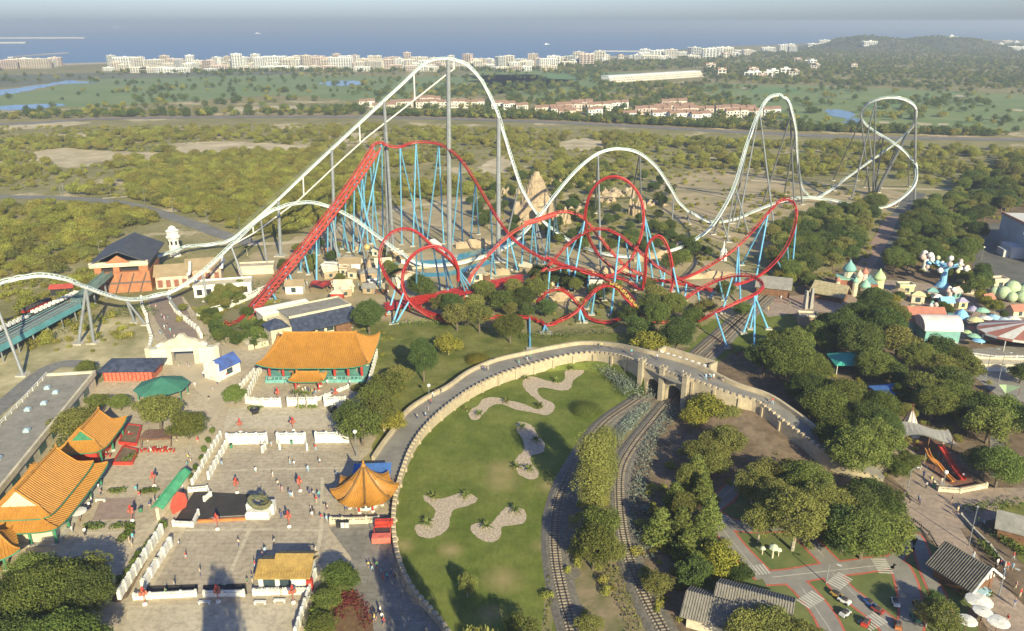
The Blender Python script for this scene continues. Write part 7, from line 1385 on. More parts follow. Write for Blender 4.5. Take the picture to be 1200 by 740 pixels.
m_.build('slat', mat('pergola_wood', (.20, .11, .08), var=.2, scale=1), t); columns(t, [(-3.2, -.4), (3.3, -.4), (-3.2, 3.2), (3.3, 3.2)], 2.6, .1, woodb); MB().bz(-3.5, 3.5, -.7, -.5, 2.35, 2.6).build('beam', woodb, t)
for px, py in [(128, 575), (128, 606), (131, 608), (175, 572), (100, 612), (145, 612)][:0]: pass

# red festive lamps
def festive(px, py, lab, h=3.1, white=True):
    t = thing('festive_lamp', lab, 'lamp post', tuple(G(px, py)), random.uniform(0, 3), 'red festive lamps'); MB().lathe((0, 0, 0), [(.42, 0), (.38, .35), (.15, .45)], 8).build('base', whp, t); MB().tube([(0, 0, .4), (0, 0, h)], .07, 6).build('pole', mat('lantern_red', (.38, .12, .08), rough=.5, var=.15), t)
    for k in range(4):
        q = math.pi / 2 * k; m_ = MB(); m_.tube([(0, 0, h * .72), (.4 * math.cos(q), .4 * math.sin(q), h * .82)], .07, 4); m_.lathe((.42 * math.cos(q), .42 * math.sin(q), h * (.74 + .06 * (k % 2))), [(.06, -.42), (.24, -.28), (.27, 0), (.22, .26), (.06, .4)], 8); m_.build('lantern', mat('lantern_red', (.38, .12, .08), rough=.5, var=.15), t)
    m_ = MB(); m_.lathe((0, 0, h), [(.12, -.3), (.28, 0), (.2, .3), (.05, .6)], 8); m_.build('finial', redw, t); return t
for px, py, lab in [(326, 470, 'red festive lamp on the temple terrace, left of the palms'), (394, 470, 'red festive lamp on the temple terrace, right of the palms'), (282, 507, 'red festive lamp between terrace and courtyard, left'), (344, 505, 'red festive lamp between terrace and courtyard, middle'), (155, 611, 'red festive lamp on the patterned paving'), (181, 570, 'slim red festive lamp above the patterned paving'), (255, 621, 'red festive lamp in front of the dark floor'), (170, 709, 'red festive lamp at the left end of the lower terrace wall'), (256, 706, 'red festive lamp at the gap in the lower terrace wall'), (344, 707, 'red festive lamp before the gold roofed stage'), (278, 578, 'red festive lamp left of the dragon statue'), (352, 576, 'red festive lamp in the middle of the courtyard'), (339, 618, 'red festive lamp right of the dragon statue')]: festive(px, py, lab)
def lamp(px, py, h, lab, globe=True, m=None):
    t = thing('street_lamp', lab, 'street lamp', tuple(G(px, py)), random.uniform(-1, 1), 'street lamps'); MB().tube([(0, 0, 0), (0, 0, h)], [.12, .07], 6).build('pole', m or grey, t)
    if globe: o = MB(); o.smooth = True; o.lathe((0, 0, h + .3), [(.1, -.45), (.4, -.25), (.48, 0), (.4, .28), (.1, .42)], 10); o.build('globe', whp, t)
    else: MB().tube([(0, 0, h), (.8, 0, h + .5), (1.5, 0, h + .5)], .05, 4).build('arm', m or grey, t); MB().box((1.6, 0, h + .45), (.7, .25, .12)).build('lamp_head', TM['grey'], t)
for px, py, h, lab, gl in [(418, 536, 6, 'street lamp with large white globe left of the walkway', True), (503, 470, 4, 'white globe lamp by the curve of the walkway', True), (1063, 577, 5, 'tall dark post at the edge of the pinkish plaza', False), (1104, 575, 4, 'globe lamp beside the slides', True), (1170, 700, 6, 'lamp post with white panel beside the gabled pavilion', False), (968, 684, 4, 'thin post on the driving course crossing', False), (1135, 640, 7, 'tall thin post behind the gabled pavilion roof', False),
                           (74, 226, 7, 'road lamp nearest the left edge of the park road', False), (72, 232, 6, 'road lamp beside the one nearest the left edge', False), (130, 231, 7, 'road lamp where the park road starts to bend', False), (170, 238, 7, 'road lamp on the bend of the park road', False), (203, 250, 7, 'road lamp past the bend of the park road', False), (243, 264, 7, 'road lamp before the lift foot', False), (282, 274, 7, 'road lamp beside the lift truss', False), (118, 304, 7, 'lamp post beside the brick station', False),
                           (1155, 442, 8, 'tall pale lamp post below the striped tent', False), (1170, 448, 8, 'second tall pale lamp post below the striped tent', False), (1150, 305, 5, 'globe lamp in the dark service yard', True), (1146, 285, 5, 'globe lamp at the top of the service yard', True), (1142, 278, 5, 'globe lamp by the trees of the service yard', True)]: lamp(px, py, h, lab, gl)
# white benches and small props
for px, py, lab in [(240, 708, 'white bench below the lower terrace wall, left'), (305, 708, 'white bench below the lower terrace wall, middle'), (328, 706, 'white bench in front of the gold roofed stage'), (118, 588, 'white bench on the left plaza')]:
    t = thing('bench', lab, 'bench', tuple(G(px, py)), 0, 'white benches'); MB().box((0, 0, .48), (2.0, .55, .1)).build('seat', whp, t); [MB().box((x, 0, .22), (.2, .5, .44)).build('leg', whp, t) for x in (-.8, .8)]
for px, py, lab in [(299, 485, 'round dark cauldron on the temple terrace, left of the palms'), (390, 483, 'round dark cauldron on the temple terrace, right of the palms')]:
    t = thing('cauldron', lab, 'cauldron', tuple(G(px, py)), 0, 'dark cauldrons'); MB().lathe((0, 0, 0), [(.5, 0), (.7, .3), (1.15, .9), (1.2, 1.3), (1.0, 1.3), (.8, .9)], 14).build('bowl', black, t); [MB().lathe((.8 * math.cos(q), .8 * math.sin(q), 0), [(.12, 0), (.12, .5)], 6).build('leg', black, t) for q in (0, 2.1, 4.2)]
for px, py, lab in [(271, 525, 'green litter bin at the left of the courtyard back wall'), (342, 520, 'green litter bin in the middle of the courtyard back wall'), (165, 600, 'green litter bin by the patterned paving'), (1095, 572, 'green litter bin by the slides'), (688, 404, 'dark litter bin on the crest of the walkway'), (578, 425, 'dark litter bin on the walkway curve')]:
    t = thing('litter_bin', lab, 'litter bin', tuple(G(px, py, 3.5 if px == 688 else 2 if px == 578 else 0)), 0, 'litter bins'); MB().lathe((0, 0, 0), [(.33, 0), (.38, .9)], 10).build('body', greenw if 'green' in lab else black, t); MB().lathe((0, 0, .9), [(.42, 0), (.3, .2), (.05, .28)], 10).build('lid', black, t)
# small pedal cars on the course
def minicar(px, py, ang, m, lab):
    t = thing('mini_car', lab, 'mini car', tuple(G(px, py, .1)), ang, 'mini cars on the driving course'); MB().box((0, 0, .42), (2.0, 1.05, .42), 0, .93).build('body', m, t); MB().box((-.1, 0, .78), (.9, .8, .34), 0, .7).build('seat', darkseat, t); MB().box((.35, 0, .85), (.06, .8, .3)).build('windscreen', glassd, t)
    for x in (-.62, .62):
        for y in (-.52, .52): w = MB(); w.tube([(x, y - .08, .24), (x, y + .08, .24)], .24, 10); w.build('wheel', black, t)
for px, py, a, m, lab in [(980, 699, 2.2, yel, 'yellow mini car on the crossing lane'), (989, 706, 2.3, TM['white'], 'white and blue mini car behind the yellow one'), (1019, 709, 2.0, blueroof, 'blue mini car halfway along the lane'), (1028, 717, 2.2, mat('maroon_paint', (.25, .05, .04), rough=.4), 'maroon mini car behind the blue one'), (990, 721, .6, TM['grey'], 'silver mini car on the grass strip'), (1014, 732, .9, redw, 'red mini car at the bottom of the lane'), (1076, 711, 1.6, yel, 'yellow mini car on the right lane'), (1073, 726, 1.6, greenw, 'green mini car on the right lane'), (1049, 708, 1.4, whp, 'white mini car on the middle lawn'), (1052, 735, 1.2, mat('rust_paint', (.35, .12, .04), rough=.4), 'rust coloured mini car near the bottom of the right lane')]: minicar(px, py, a, m, lab)
for px, py, s, lab in [(905, 654, 1, 'pale sculpted mushroom figure on the triangular lawn'), (893, 650, .6, 'small white figure on the triangular lawn'), (912, 652, .6, 'low white ornament on the triangular lawn')]:
    t = thing('lawn_figure', lab, 'sculpture', tuple(G(px, py)), 0, 'figures on the triangular lawn'); MB().tube([(0, 0, 0), (0, 0, 2.2 * s)], .18 * s, 6).build('stem', crm, t); MB().lathe((0, 0, 2.1 * s), [(.9 * s, 0), (.7 * s, .5 * s), (.1, .8 * s)], 9).build('cap', mat('pale_moss', (.42, .46, .34)), t)
for i, (px, py, w_, h_, lab) in enumerate([(1108, 478, 3, 2, 'white cloth sail among the trees right of the tipi'), (1180, 466, 3, 2, 'small pale green booth at the right path')]):
    t = thing('sail', lab, 'sail', tuple(G(px, py)), .4 * i); m_ = MB(); m_.add([(-w_, -1.5, 2.2), (w_, -1, 3), (w_ * .6, 2, 2.4), (-w_ * .6, 1.6, 3.2)], [(0, 1, 2, 3)]); m_.build('cloth', whp if i == 0 else paleg, t); columns(t, [(-w_ * .9, -1.4), (w_ * .9, -1), (w_ * .55, 1.8)], 2.4, .08, woodb)
# white bloom-like agaves near the bank
# ---------------------------------------------------------------- planting
# landmarks for saying which tree: photo position of the foot, phrase
LM = [(370, 440, 'the main temple'), (429, 590, 'the golden kiosk'), (60, 600, 'the large left temple'), (120, 520, 'the small temple'), (151, 445, 'the navy roofed pavilion'), (217, 425, 'the arch gate'), (270, 440, 'the blue roofed kiosk'), (192, 466, 'the octagonal canopy'), (304, 605, 'the dragon statue'), (333, 690, 'the gold roofed stage'), (368, 390, 'the restaurant'), (500, 470, 'the walkway curve'), (778, 450, 'the railway bridge'), (860, 470, 'the right walkway wall'),
      (905, 650, 'the triangular lawn'), (1000, 672, 'the driving course crossing'), (876, 720, 'the tiled cottage'), (1126, 680, 'the gabled pavilion'), (1110, 545, 'the slides'), (1064, 505, 'the white tipi'), (1000, 432, 'the turquoise tent'), (1100, 400, 'the barrel roof'), (1185, 412, 'the striped tent'), (1001, 345, 'the domed village house'), (947, 380, 'the beige shop'), (627, 254, 'the pyramid'), (720, 320, 'the large loop'), (490, 350, 'the corkscrews'), (860, 400, 'the right red turn'), (700, 560, 'the left railway line'), (728, 600, 'the right railway line'),
      (118, 345, 'the brick station'), (262, 347, 'the gallery building'), (1104, 336, 'the balloon ride'), (1190, 312, 'the industrial building'), (1040, 260, 'the service road'), (268, 380, 'the foot of the red lift'), (740, 350, 'the yellow train'), (560, 380, 'the upper lawn'), (40, 500, 'the flat roofed building'), (1150, 570, 'the plaza wall'), (1060, 620, 'the curved railing'), (690, 220, 'the ruins'), (800, 270, 'the low white track'), (930, 240, 'the third white hill'), (1040, 230, 'the far turnaround'), (500, 560, 'the upper left lawn'), (560, 700, 'the bottom of the lawn'), (200, 360, 'the street balustrades'), (30, 700, 'the lower left corner')]
USED = {}
KINDS = {'round': 'leafy green tree', 'dark': 'dark green tree', 'open': 'feathery pale green tree', 'pine': 'olive green pine', 'yellow': 'yellow leaved tree', 'cone': 'light green conifer', 'column': 'tall dense cypress', 'bush': 'green shrub', 'palm': 'palm', 'silver': 'silvery plant', 'cycad': 'small cycad palm'}
def where_(px, py, k=0):
    L_ = sorted(((px - a) ** 2 + (1.6 * (py - b)) ** 2, a, b, s) for a, b, s in LM); _, a, b, s = L_[k]
    if abs(px - a) > 1.4 * abs(py - b): r = 'left of' if px < a else 'right of'
    else: r = 'behind' if py < b else 'in front of'
    return r + ' ' + s, L_
def uniq(px, py, what, size):
    for k in range(5):
        w_, L_ = where_(px, py, k)
        for l in (f'{what} {w_}', f'{size} {what} {w_}'):
            if l not in USED: USED[l] = 1; return l
    for k in range(4):
        for j in range(k + 1, 6):
            l = f'{what} between {L_[k][3]} and {L_[j][3]}'
            if l not in USED and len(l.split()) < 17: USED[l] = 1; return l
    return l
def T(kind, px, py, h, r=None, z=0, group='park trees', cat='tree'):
    p = G(px, py, z); p0 = PX((p.x, p.y, z)); size = 'large' if h > 9.5 else 'tall' if h > 7.5 else 'middle sized' if h > 5 else 'small'
    return put_tree(kind, p, h, uniq(px, py, KINDS[kind], size), group, r, cat)
big = [ # kind, x, y of the foot, height, crown radius
 ('pine', 189, 504, 8.9, 6.0), ('round', 222, 515, 6.4, 5.0), ('pine', 92, 512, 7, 6.0), ('round', 116, 482, 4.5, 3.0), ('round', 142, 482, 4.2, 3.2), ('round', 103, 442, 4.5, 3.2), ('round', 276, 474, 4.8, 3.4), ('round', 75, 470, 3.5, 3),
 ('round', 62, 734, 11, 7.2), ('dark', 105, 728, 10, 5.6), ('dark', 20, 738, 9, 6), ('round', 45, 705, 9, 5.0), ('open', 108, 700, 8, 4.6), ('round', 80, 790, 10, 7), ('dark', 20, 790, 9, 7),
 ('round', 398, 692, 5.0, 3.2), ('round', 384, 712, 3.2, 2.6), ('dark', 412, 690, 3.6, 2.0), ('round', 378, 742, 3.0, 2.6),
 ('round', 425, 522, 8.9, 5.4), ('dark', 412, 505, 7.5, 4.2), ('open', 450, 505, 8.9, 5.0), ('round', 440, 488, 8.5, 4.6), ('yellow', 463, 505, 5, 3.2), ('round', 455, 474, 8.8, 5), ('pine', 468, 458, 7, 4), ('dark', 497, 448, 12.5, 4.6), ('dark', 433, 392, 11.5, 5.6), ('yellow', 526, 416, 6, 4.2), ('pine', 536, 388, 9, 5.0), ('dark', 530, 378, 10, 4.4), ('pine', 562, 390, 9.5, 5.2), ('round', 598, 402, 9, 5.4),
 ('dark', 490, 350, 9, 4.4), ('pine', 520, 372, 8, 4.6), ('dark', 500, 352, 8, 4), ('pine', 555, 372, 8, 4.4), ('round', 590, 368, 8, 5.2), ('dark', 612, 366, 9, 5), ('round', 628, 352, 8, 4.6), ('dark', 632, 334, 7.5, 4.6), ('pine', 602, 350, 7, 4.4), ('pine', 575, 362, 7, 4),
 ('yellow', 762, 416, 6.2, 5.4), ('dark', 792, 415, 11, 6.2), ('dark', 748, 398, 7.5, 5.0), ('round', 770, 388, 9.5, 4.6), ('round', 790, 375, 9, 4.8), ('pine', 768, 362, 8, 5.2), ('dark', 738, 380, 6, 4), ('round', 812, 385, 7, 4.2), ('open', 760, 345, 6, 3.6), ('pine', 826, 372, 6, 4), ('dark', 650, 335, 6, 4), ('dark', 680, 332, 5, 3.6), ('dark', 812, 300, 6, 4), ('round', 785, 318, 7, 4.6), ('round', 800, 312, 7, 4),
 ('round', 920, 448, 13.5, 9.4), ('dark', 895, 440, 11, 6.4), ('round', 948, 452, 10, 6.6), ('round', 930, 420, 10, 6.4), ('dark', 1003, 428, 14, 8.2), ('dark', 1028, 412, 15, 8.6), ('pine', 1048, 425, 12, 7.4), ('dark', 985, 408, 13, 7), ('round', 1020, 448, 10, 6.6), ('dark', 1000, 395, 12, 6.4), ('dark', 1020, 375, 12, 7.0), ('round', 1042, 395, 12, 6.4), ('round', 1072, 438, 9, 5.6), ('dark', 965, 400, 9, 5), ('round', 960, 500, 11, 7.6), ('dark', 945, 478, 9, 6), ('round', 985, 490, 11, 6.8), ('round', 998, 560, 12.5, 8.2), ('round', 1020, 545, 11.5, 7.6), ('round', 975, 535, 10, 6.6), ('dark', 1012, 515, 10, 6), ('round', 1028, 500, 9, 5.4), ('dark', 1035, 525, 9, 4.4),
 ('round', 1090, 494, 10, 6.4), ('pine', 1075, 476, 9, 5.6), ('round', 1112, 488, 9, 5.6), ('dark', 1110, 462, 8, 5.4), ('pine', 1130, 450, 8, 5), ('open', 1100, 448, 8, 5), ('round', 1155, 520, 9.5, 6.6), ('dark', 1140, 498, 8, 5), ('round', 1168, 500, 8, 5.2), ('round', 1166, 572, 9, 5.8), ('round', 1150, 556, 6, 4.2), ('dark', 1045, 455, 7, 4.6), ('pine', 1060, 495, 5, 3), ('dark', 1095, 425, 8, 5), ('round', 1120, 428, 6, 4), ('dark', 1200, 508, 7, 5), ('dark', 1195, 450, 6, 4),
 ('yellow', 826, 496, 6.4, 4.8), ('pine', 848, 538, 7.5, 5.6), ('pine', 856, 498, 5, 4.2), ('open', 820, 550, 7, 4.4), ('yellow', 812, 500, 4.5, 3.4), ('pine', 834, 560, 6, 4),
 ('column', 693, 602, 17, 4.6), ('column', 706, 580, 15, 3.6), ('round', 695, 668, 8.5, 4.2), ('round', 700, 640, 8, 4), ('pine', 715, 665, 6, 3),
 ('cone', 774, 634, 7, 3.6), ('cone', 797, 640, 8.4, 3.2), ('cone', 815, 570, 7.5, 3.2), ('cone', 823, 590, 7, 2.6), ('cone', 805, 655, 6, 3.2), ('cone', 820, 640, 7.5, 3.2), ('cone', 830, 622, 7.5, 2.8), ('yellow', 843, 672, 5.6, 3.4), ('dark', 812, 690, 6, 3.4), ('cone', 815, 680, 6, 2.4), ('dark', 866, 682, 3.6, 2.4), ('pine', 770, 700, 4.5, 3), ('open', 800, 610, 6, 3.4), ('cone', 790, 598, 6.5, 2.8), ('pine', 805, 575, 6, 3.4), ('pine', 838, 545, 6, 3.6),
 ('open', 928, 645, 12, 6.4), ('open', 888, 636, 8, 3.6), ('open', 905, 610, 9, 5), ('open', 880, 590, 7.5, 4.6), ('open', 960, 618, 9.5, 6), ('round', 940, 590, 9, 5.6), ('open', 925, 580, 8, 5), ('round', 1008, 655, 9.4, 6.4), ('round', 1030, 650, 8.4, 5.4), ('dark', 985, 648, 8.5, 5.2), ('open', 975, 620, 8, 5), ('dark', 1000, 610, 7.5, 4.6), ('dark', 1030, 600, 5.5, 4.4), ('round', 1040, 612, 4.5, 3.6), ('dark', 1015, 588, 5, 4.2), ('open', 895, 575, 7, 4.4),
 ('open', 1100, 745, 6, 3.4), ('open', 1085, 735, 4.5, 2.6), ('open', 900, 760, 7, 4.6), ('open', 872, 762, 7, 4.2), ('open', 938, 770, 6, 4), ('dark', 1095, 715, 3.2, 2.2), ('open', 548, 700, 4.6, 2.0), ('open', 612, 762, 6, 3.4), ('round', 1062, 552, 4, 3), ('round', 1052, 560, 3.6, 2.8), ('pine', 690, 745, 3.5, 2.4),
 ('round', 290, 372, 3.6, 2.6), ('pine', 215, 366, 3, 2), ('pine', 240, 372, 4, 3), ('pine', 253, 362, 4, 2.6), ('dark', 310, 905, 12, 6), ('dark', 560, 900, 11, 6), ('dark', 240, 930, 13, 6), ('round', 470, 880, 9, 5), ('dark', 640, 860, 9, 4), ('dark', 760, 372, 8, 5), ('dark', 640, 372, 6, 4), ('round', 565, 352, 7, 4), ('dark', 700, 352, 6, 4), ('round', 720, 345, 5, 3.6), ('dark', 850, 350, 6, 4), ('round', 870, 372, 5, 3.4)]
for a in big:
    a = list(a); 
    if a[1] > 870 and a[3] > 9 and a[2] < 570: a[3] *= .93; a[4] *= .88
    T(*a)
for x_, y_, h_, r_, l_ in [(-32, 66, 27, 3.2, 'tall cypress just below the bottom edge, left of two others'), (-4, 74, 26, 4.0, 'tall cypress just below the bottom edge, middle of three'), (9, 66, 25, 3.8, 'tall cypress just below the bottom edge, right of two others')]: put_tree('open', (x_, y_, 0), h_, l_.replace('cypress', 'feathery tree'), 'tall trees below the frame', r_ * 1.25)
# tree belts: scattered but each its own tree
def belt(poly, n, kinds, h0, h1, group='trees of the park belts', mind=4.5, seed=0, exc=()):
    rr = random.Random(seed); xs = [p[0] for p in poly]; ys = [p[1] for p in poly]; P = []; tries = 0
    while len(P) < n and tries < 6000:
        tries += 1; x, y = rr.uniform(min(xs), max(xs)), rr.uniform(min(ys), max(ys))
        if not bool(inpoly(np.array([x]), np.array([y]), poly)[0]) or any(bool(inpoly(np.array([x]), np.array([y]), e)[0]) for e in exc): continue
        g = G(x, y)
        if all((g.x - q.x) ** 2 + (g.y - q.y) ** 2 > mind ** 2 for q in P): P.append(g); T(rr.choice(kinds), x, y, rr.uniform(h0, h1), None, group=group)
ROADX = [(1030, 250), (1070, 232), (1080, 240), (1048, 300), (1016, 340), (985, 345), (1000, 300)]
belt([(905, 275), (950, 258), (1000, 250), (1040, 246), (1020, 285), (1000, 308), (960, 322), (925, 332), (900, 310)], 85, ['dark', 'round', 'pine'], 6, 10, seed=1, exc=[ROADX])
belt([(1062, 262), (1090, 240), (1150, 205), (1210, 180), (1230, 240), (1150, 262), (1138, 300), (1120, 315), (1060, 320), (1038, 325), (1045, 300)], 110, ['dark', 'round', 'pine', 'round'], 6.5, 10, seed=2, mind=4.6)
belt([(545, 238), (600, 206), (700, 200), (790, 215), (800, 250), (780, 262), (800, 290), (840, 296), (830, 312), (770, 300), (700, 300), (640, 290), (600, 285), (560, 268)], 95, ['dark', 'round', 'dark'], 4, 7, seed=3, mind=4.2, exc=[[(605, 215), (650, 215), (655, 262), (600, 262)], [(715, 222), (760, 222), (765, 262), (725, 262)]])
belt([(1040, 350), (1060, 340), (1090, 345), (1130, 340), (1160, 350), (1180, 375), (1130, 385), (1060, 380)], 14, ['dark', 'round', 'yellow'], 2.6, 4.6, group='small trees of the village', seed=11, mind=3.5)
belt([(1120, 300), (1150, 320), (1175, 335), (1150, 350), (1120, 340), (1090, 325)], 12, ['dark', 'round'], 5, 8, seed=12, mind=4)
belt([(900, 400), (960, 380), (985, 470), (940, 480)], 6, ['round', 'dark'], 6, 9, seed=14, mind=5)
belt([(330, 300), (380, 290), (480, 300), (470, 340), (380, 345), (330, 330)], 14, ['dark', 'pine', 'round'], 3, 5.5, seed=15, mind=5)
belt([(1040, 480), (1160, 470), (1180, 500), (1130, 515), (1060, 470)], 7, ['round', 'pine'], 5, 8, seed=16, mind=5)
belt([(238, 372), (262, 362), (300, 380), (322, 400), (300, 408), (255, 404)], 26, ['round', 'dark'], 2.6, 4.4, group='shrubby trees at the lift foot', seed=21, mind=2.4, exc=[[(255, 366), (285, 360), (330, 300), (340, 310), (300, 372), (285, 396), (258, 392)]])
belt([(245, 356), (262, 345), (300, 335), (305, 350), (285, 366), (250, 368)], 18, ['pine', 'round'], 3, 5, group='shrubby trees at the lift foot', seed=22, mind=2.6, exc=[[(255, 366), (278, 362), (330, 300), (340, 310), (300, 372), (285, 396)]])
belt([(645, 318), (700, 335), (690, 345), (640, 345)], 8, ['dark', 'round'], 3.5, 6, seed=23, mind=4)
belt([(560, 345), (640, 340), (640, 372), (570, 380)], 8, ['dark', 'round', 'pine'], 5, 7.5, seed=24, mind=4)
belt([(895, 330), (950, 325), (960, 345), (905, 358), (880, 345)], 9, ['yellow', 'round'], 4, 6, seed=4)
belt([(180, 300), (60, 300), (40, 320), (110, 330)], 4, ['pine'], 3, 4.5, seed=5)
belt([(1075, 560), (1075, 560), (1076, 561)], 0, ['round'], 3, 4)
# shrubs: trimmed balls, hedges, verge growth
def bush(px, py, r, h=None, lab=None, group='shrubs', leaf=None, z=0):
    s = h or r * 1.1; p = G(px, py, z); name, me, tme, h0, r0 = random.choice(TREES['bush']); e = empty('shrub', tuple(p), random.uniform(0, 6)); e.scale = (r / r0, r / r0, s / h0)
    tag(e, lab or uniq(px, py, 'green shrub', 'low' if s < 1.6 else 'full'), 'shrub', group); o = bpy.data.objects.new('leaves', me); link(o, e); return e
for i in range(9): px, py = 137 + (193 - 137) * i / 8, 692 + (618 - 692) * i / 8; bush(px, py, .95, 1.5, f'trimmed round bush number {i + 1} counted upward along the lower left wall' if False else uniq(px, py, 'trimmed round bush', 'low'), 'trimmed bushes along the white walls')
for i in range(6): px, py = 226 + (250 - 226) * i / 5, 562 + (508 - 562) * i / 5; bush(px, py, .8, 1.3, uniq(px, py, 'trimmed round bush', 'low'), 'trimmed bushes along the white walls')
for px, py, r, lk in [(687, 483, 3.6, 'silver'), (560, 424, 3.2, 'yellow')]:
    lbs = [((0, 0, .3), (r, r * .9, r * .62)), ((0, 0, .2), (r * .9, r * .82, r * .54))]; o = bpy.data.objects.new('clipped_bush', leaf_mesh('clipped_bush', lbs, 12000, .13, LEAF['conifer' if lk == 'silver' else lk], jit=.3)); link(o); o.location = G(px, py); tag(o, 'clipped oval bush on the upper lawn beside the walkway' if px < 600 else 'large clipped dome bush on the lawn by the left railway line', 'shrub')
def hedge(path, w_, h_, lab, leafk='hedge', name='hedge', dens=26, kind=None, size=.26):
    """leafy hedge that follows a path on the ground"""
    c = catmull([tuple(G(*p)) for p in path], 8); lb = []
    for p in c: k = w_ * random.uniform(.42, .6); lb.append(((p[0] + random.uniform(-.2, .2), p[1] + random.uniform(-.2, .2), h_ * .5), (k, k, h_ * random.uniform(.45, .62))))
    n = int(dens * len(lb)); me = leaf_mesh(name, lb, n, size, LEAF[leafk]); o = bpy.data.objects.new(name, me); link(o); tag(o, lab, 'hedge', kind=kind); return o
for a in [([(640, 398), (665, 395), (690, 393), (716, 392)], 2.4, 2.2, 'clipped hedge behind the walkway below the front red track'), ([(612, 398), (640, 393)], 2, 1.8, 'short hedge left of the long clipped hedge'), ([(463, 384), (490, 382), (520, 380)], 3, 2.6, 'dark hedge along the upper lawn under the corkscrews'), ([(255, 402), (275, 404), (300, 405), (318, 404)], 5.5, 4.2, 'thick green hedge between arch gate and restaurant'), ([(256, 396), (270, 388), (300, 398)], 5.5, 4.0, 'dense shrubbery at the foot of the red lift'),
          ([(365, 745), (372, 720), (380, 700)], 2.6, 1.8, 'bright hedge along the wall of the lower terrace'), ([(398, 665), (404, 672), (412, 680)], 2, 1.6, 'hedge bend at the head of the flower bed'), ([(348, 478), (370, 478)], 1.4, .7, 'low hedge under the twin palms'), ([(104, 618), (118, 618)], 1.6, .7, 'low box hedge left of the red lamp'), ([(132, 618), (152, 617), (150, 626), (142, 634)], 1.4, .7, 'angled box hedge right of the patterned paving'),
          ([(130, 577), (145, 576)], 1.4, .7, 'low box hedge above the patterned paving, left'), ([(166, 577), (182, 576)], 1.4, .7, 'low box hedge above the patterned paving, right'), ([(292, 480), (305, 480)], 1.6, .9, 'small hedge in front of the terrace corner'), ([(60, 545), (70, 525), (82, 508)], 2.4, 1.6, 'hedge along the front of the flat roofed building'), ([(30, 575), (48, 555), (60, 540)], 2, 1.4, 'hedge between flat roofed building and large temple'),
          ([(1132, 600), (1165, 596), (1195, 592)], 2.4, 1.6, 'long dark hedge bordering the right plaza'), ([(1165, 628), (1185, 640), (1205, 655)], 2, 1.3, 'hedge at the right edge behind the low wall'), ([(1150, 640), (1165, 655)], 1.8, 1.2, 'short hedge right of the gabled pavilion'), ([(1128, 700), (1140, 690), (1158, 700)], 1.8, 1.2, 'hedge wrapped round the white parasols'), ([(1060, 580), (1045, 590), (1052, 600)], 2.4, 1.6, 'hedge at the plaza corner'), ([(1152, 545), (1170, 540), (1178, 520)], 2.2, 1.4, 'hedge behind the slides'),
          ([(300, 392), (250, 380), (235, 368)], 4, 2.4, 'rough shrubbery below the gallery building wall'), ([(255, 352), (285, 342), (318, 332)], 3.6, 2.6, 'green planting along the white curved wall'), ([(145, 544), (158, 536)], 1.4, 1.2, 'plants filling the red planter'), ([(182, 370), (60, 400)][:1] + [(160, 365), (130, 372)], 3.2, 2.6, 'row of bushes below the station ramp'), ([(70, 395), (95, 385), (120, 378), (160, 368)], 4.6, 3.8, 'tall dark screen of cypress hedge behind the platform')]: hedge(*a)
hedge([(706, 424), (716, 434), (728, 444), (738, 452), (748, 464)], 8, 2.6, 'silvery sprawling shrubs on the bank left of the bridge', 'silver', 'silver_shrubs', 110, size=.3)
hedge([(757, 478), (745, 490), (735, 500), (722, 516)], 3.2, 1.1, 'silvery shrubs between the two railway lines', 'silver', 'silver_shrubs', 50, size=.26)
hedge([(790, 482), (775, 500), (762, 520), (755, 545), (750, 580), (752, 620), (760, 650)], 3.6, 1.1, 'silvery agave scrub along the right railway line', 'silver', 'silver_shrubs', 34, size=.34)
hedge([(730, 510), (712, 540), (706, 575), (712, 620), (722, 680), (745, 740)], 2.6, 1.1, 'ragged green growth beside the right railway line', 'olive', 'verge_shrubs', 30)
hedge([(640, 745), (643, 700), (646, 640), (650, 600)], .7, .35, 'thin weedy edge between lawn and left railway line', 'olive', 'verge_shrubs', 14, size=.2)
hedge([(397, 722), (405, 702), (420, 708), (432, 735)], 2.6, .7, 'low reddish heather in the flower bed', 'red', 'heather', 40, size=.18)
hedge([(860, 540), (900, 540), (940, 545), (980, 560)], 3, 1.0, 'dry low shrubs on the brown slope', 'olive', 'slope_shrubs', 22)
hedge([(840, 400), (870, 418), (900, 430)], 3.4, 1.3, 'reddish shrub bed beside the right lawn', 'red', 'heather', 26, size=.26)
hedge([(1045, 352), (1075, 350), (1095, 352)], 3, 1.2, 'pale yellow flowering hedge in the village', 'yellow', 'flower_hedge', 30, size=.26)
hedge([(970, 385), (985, 380), (1000, 372)], 3, 1.6, 'yellow green hedge by the domed house', 'yellow', 'flower_hedge', 30, size=.26)
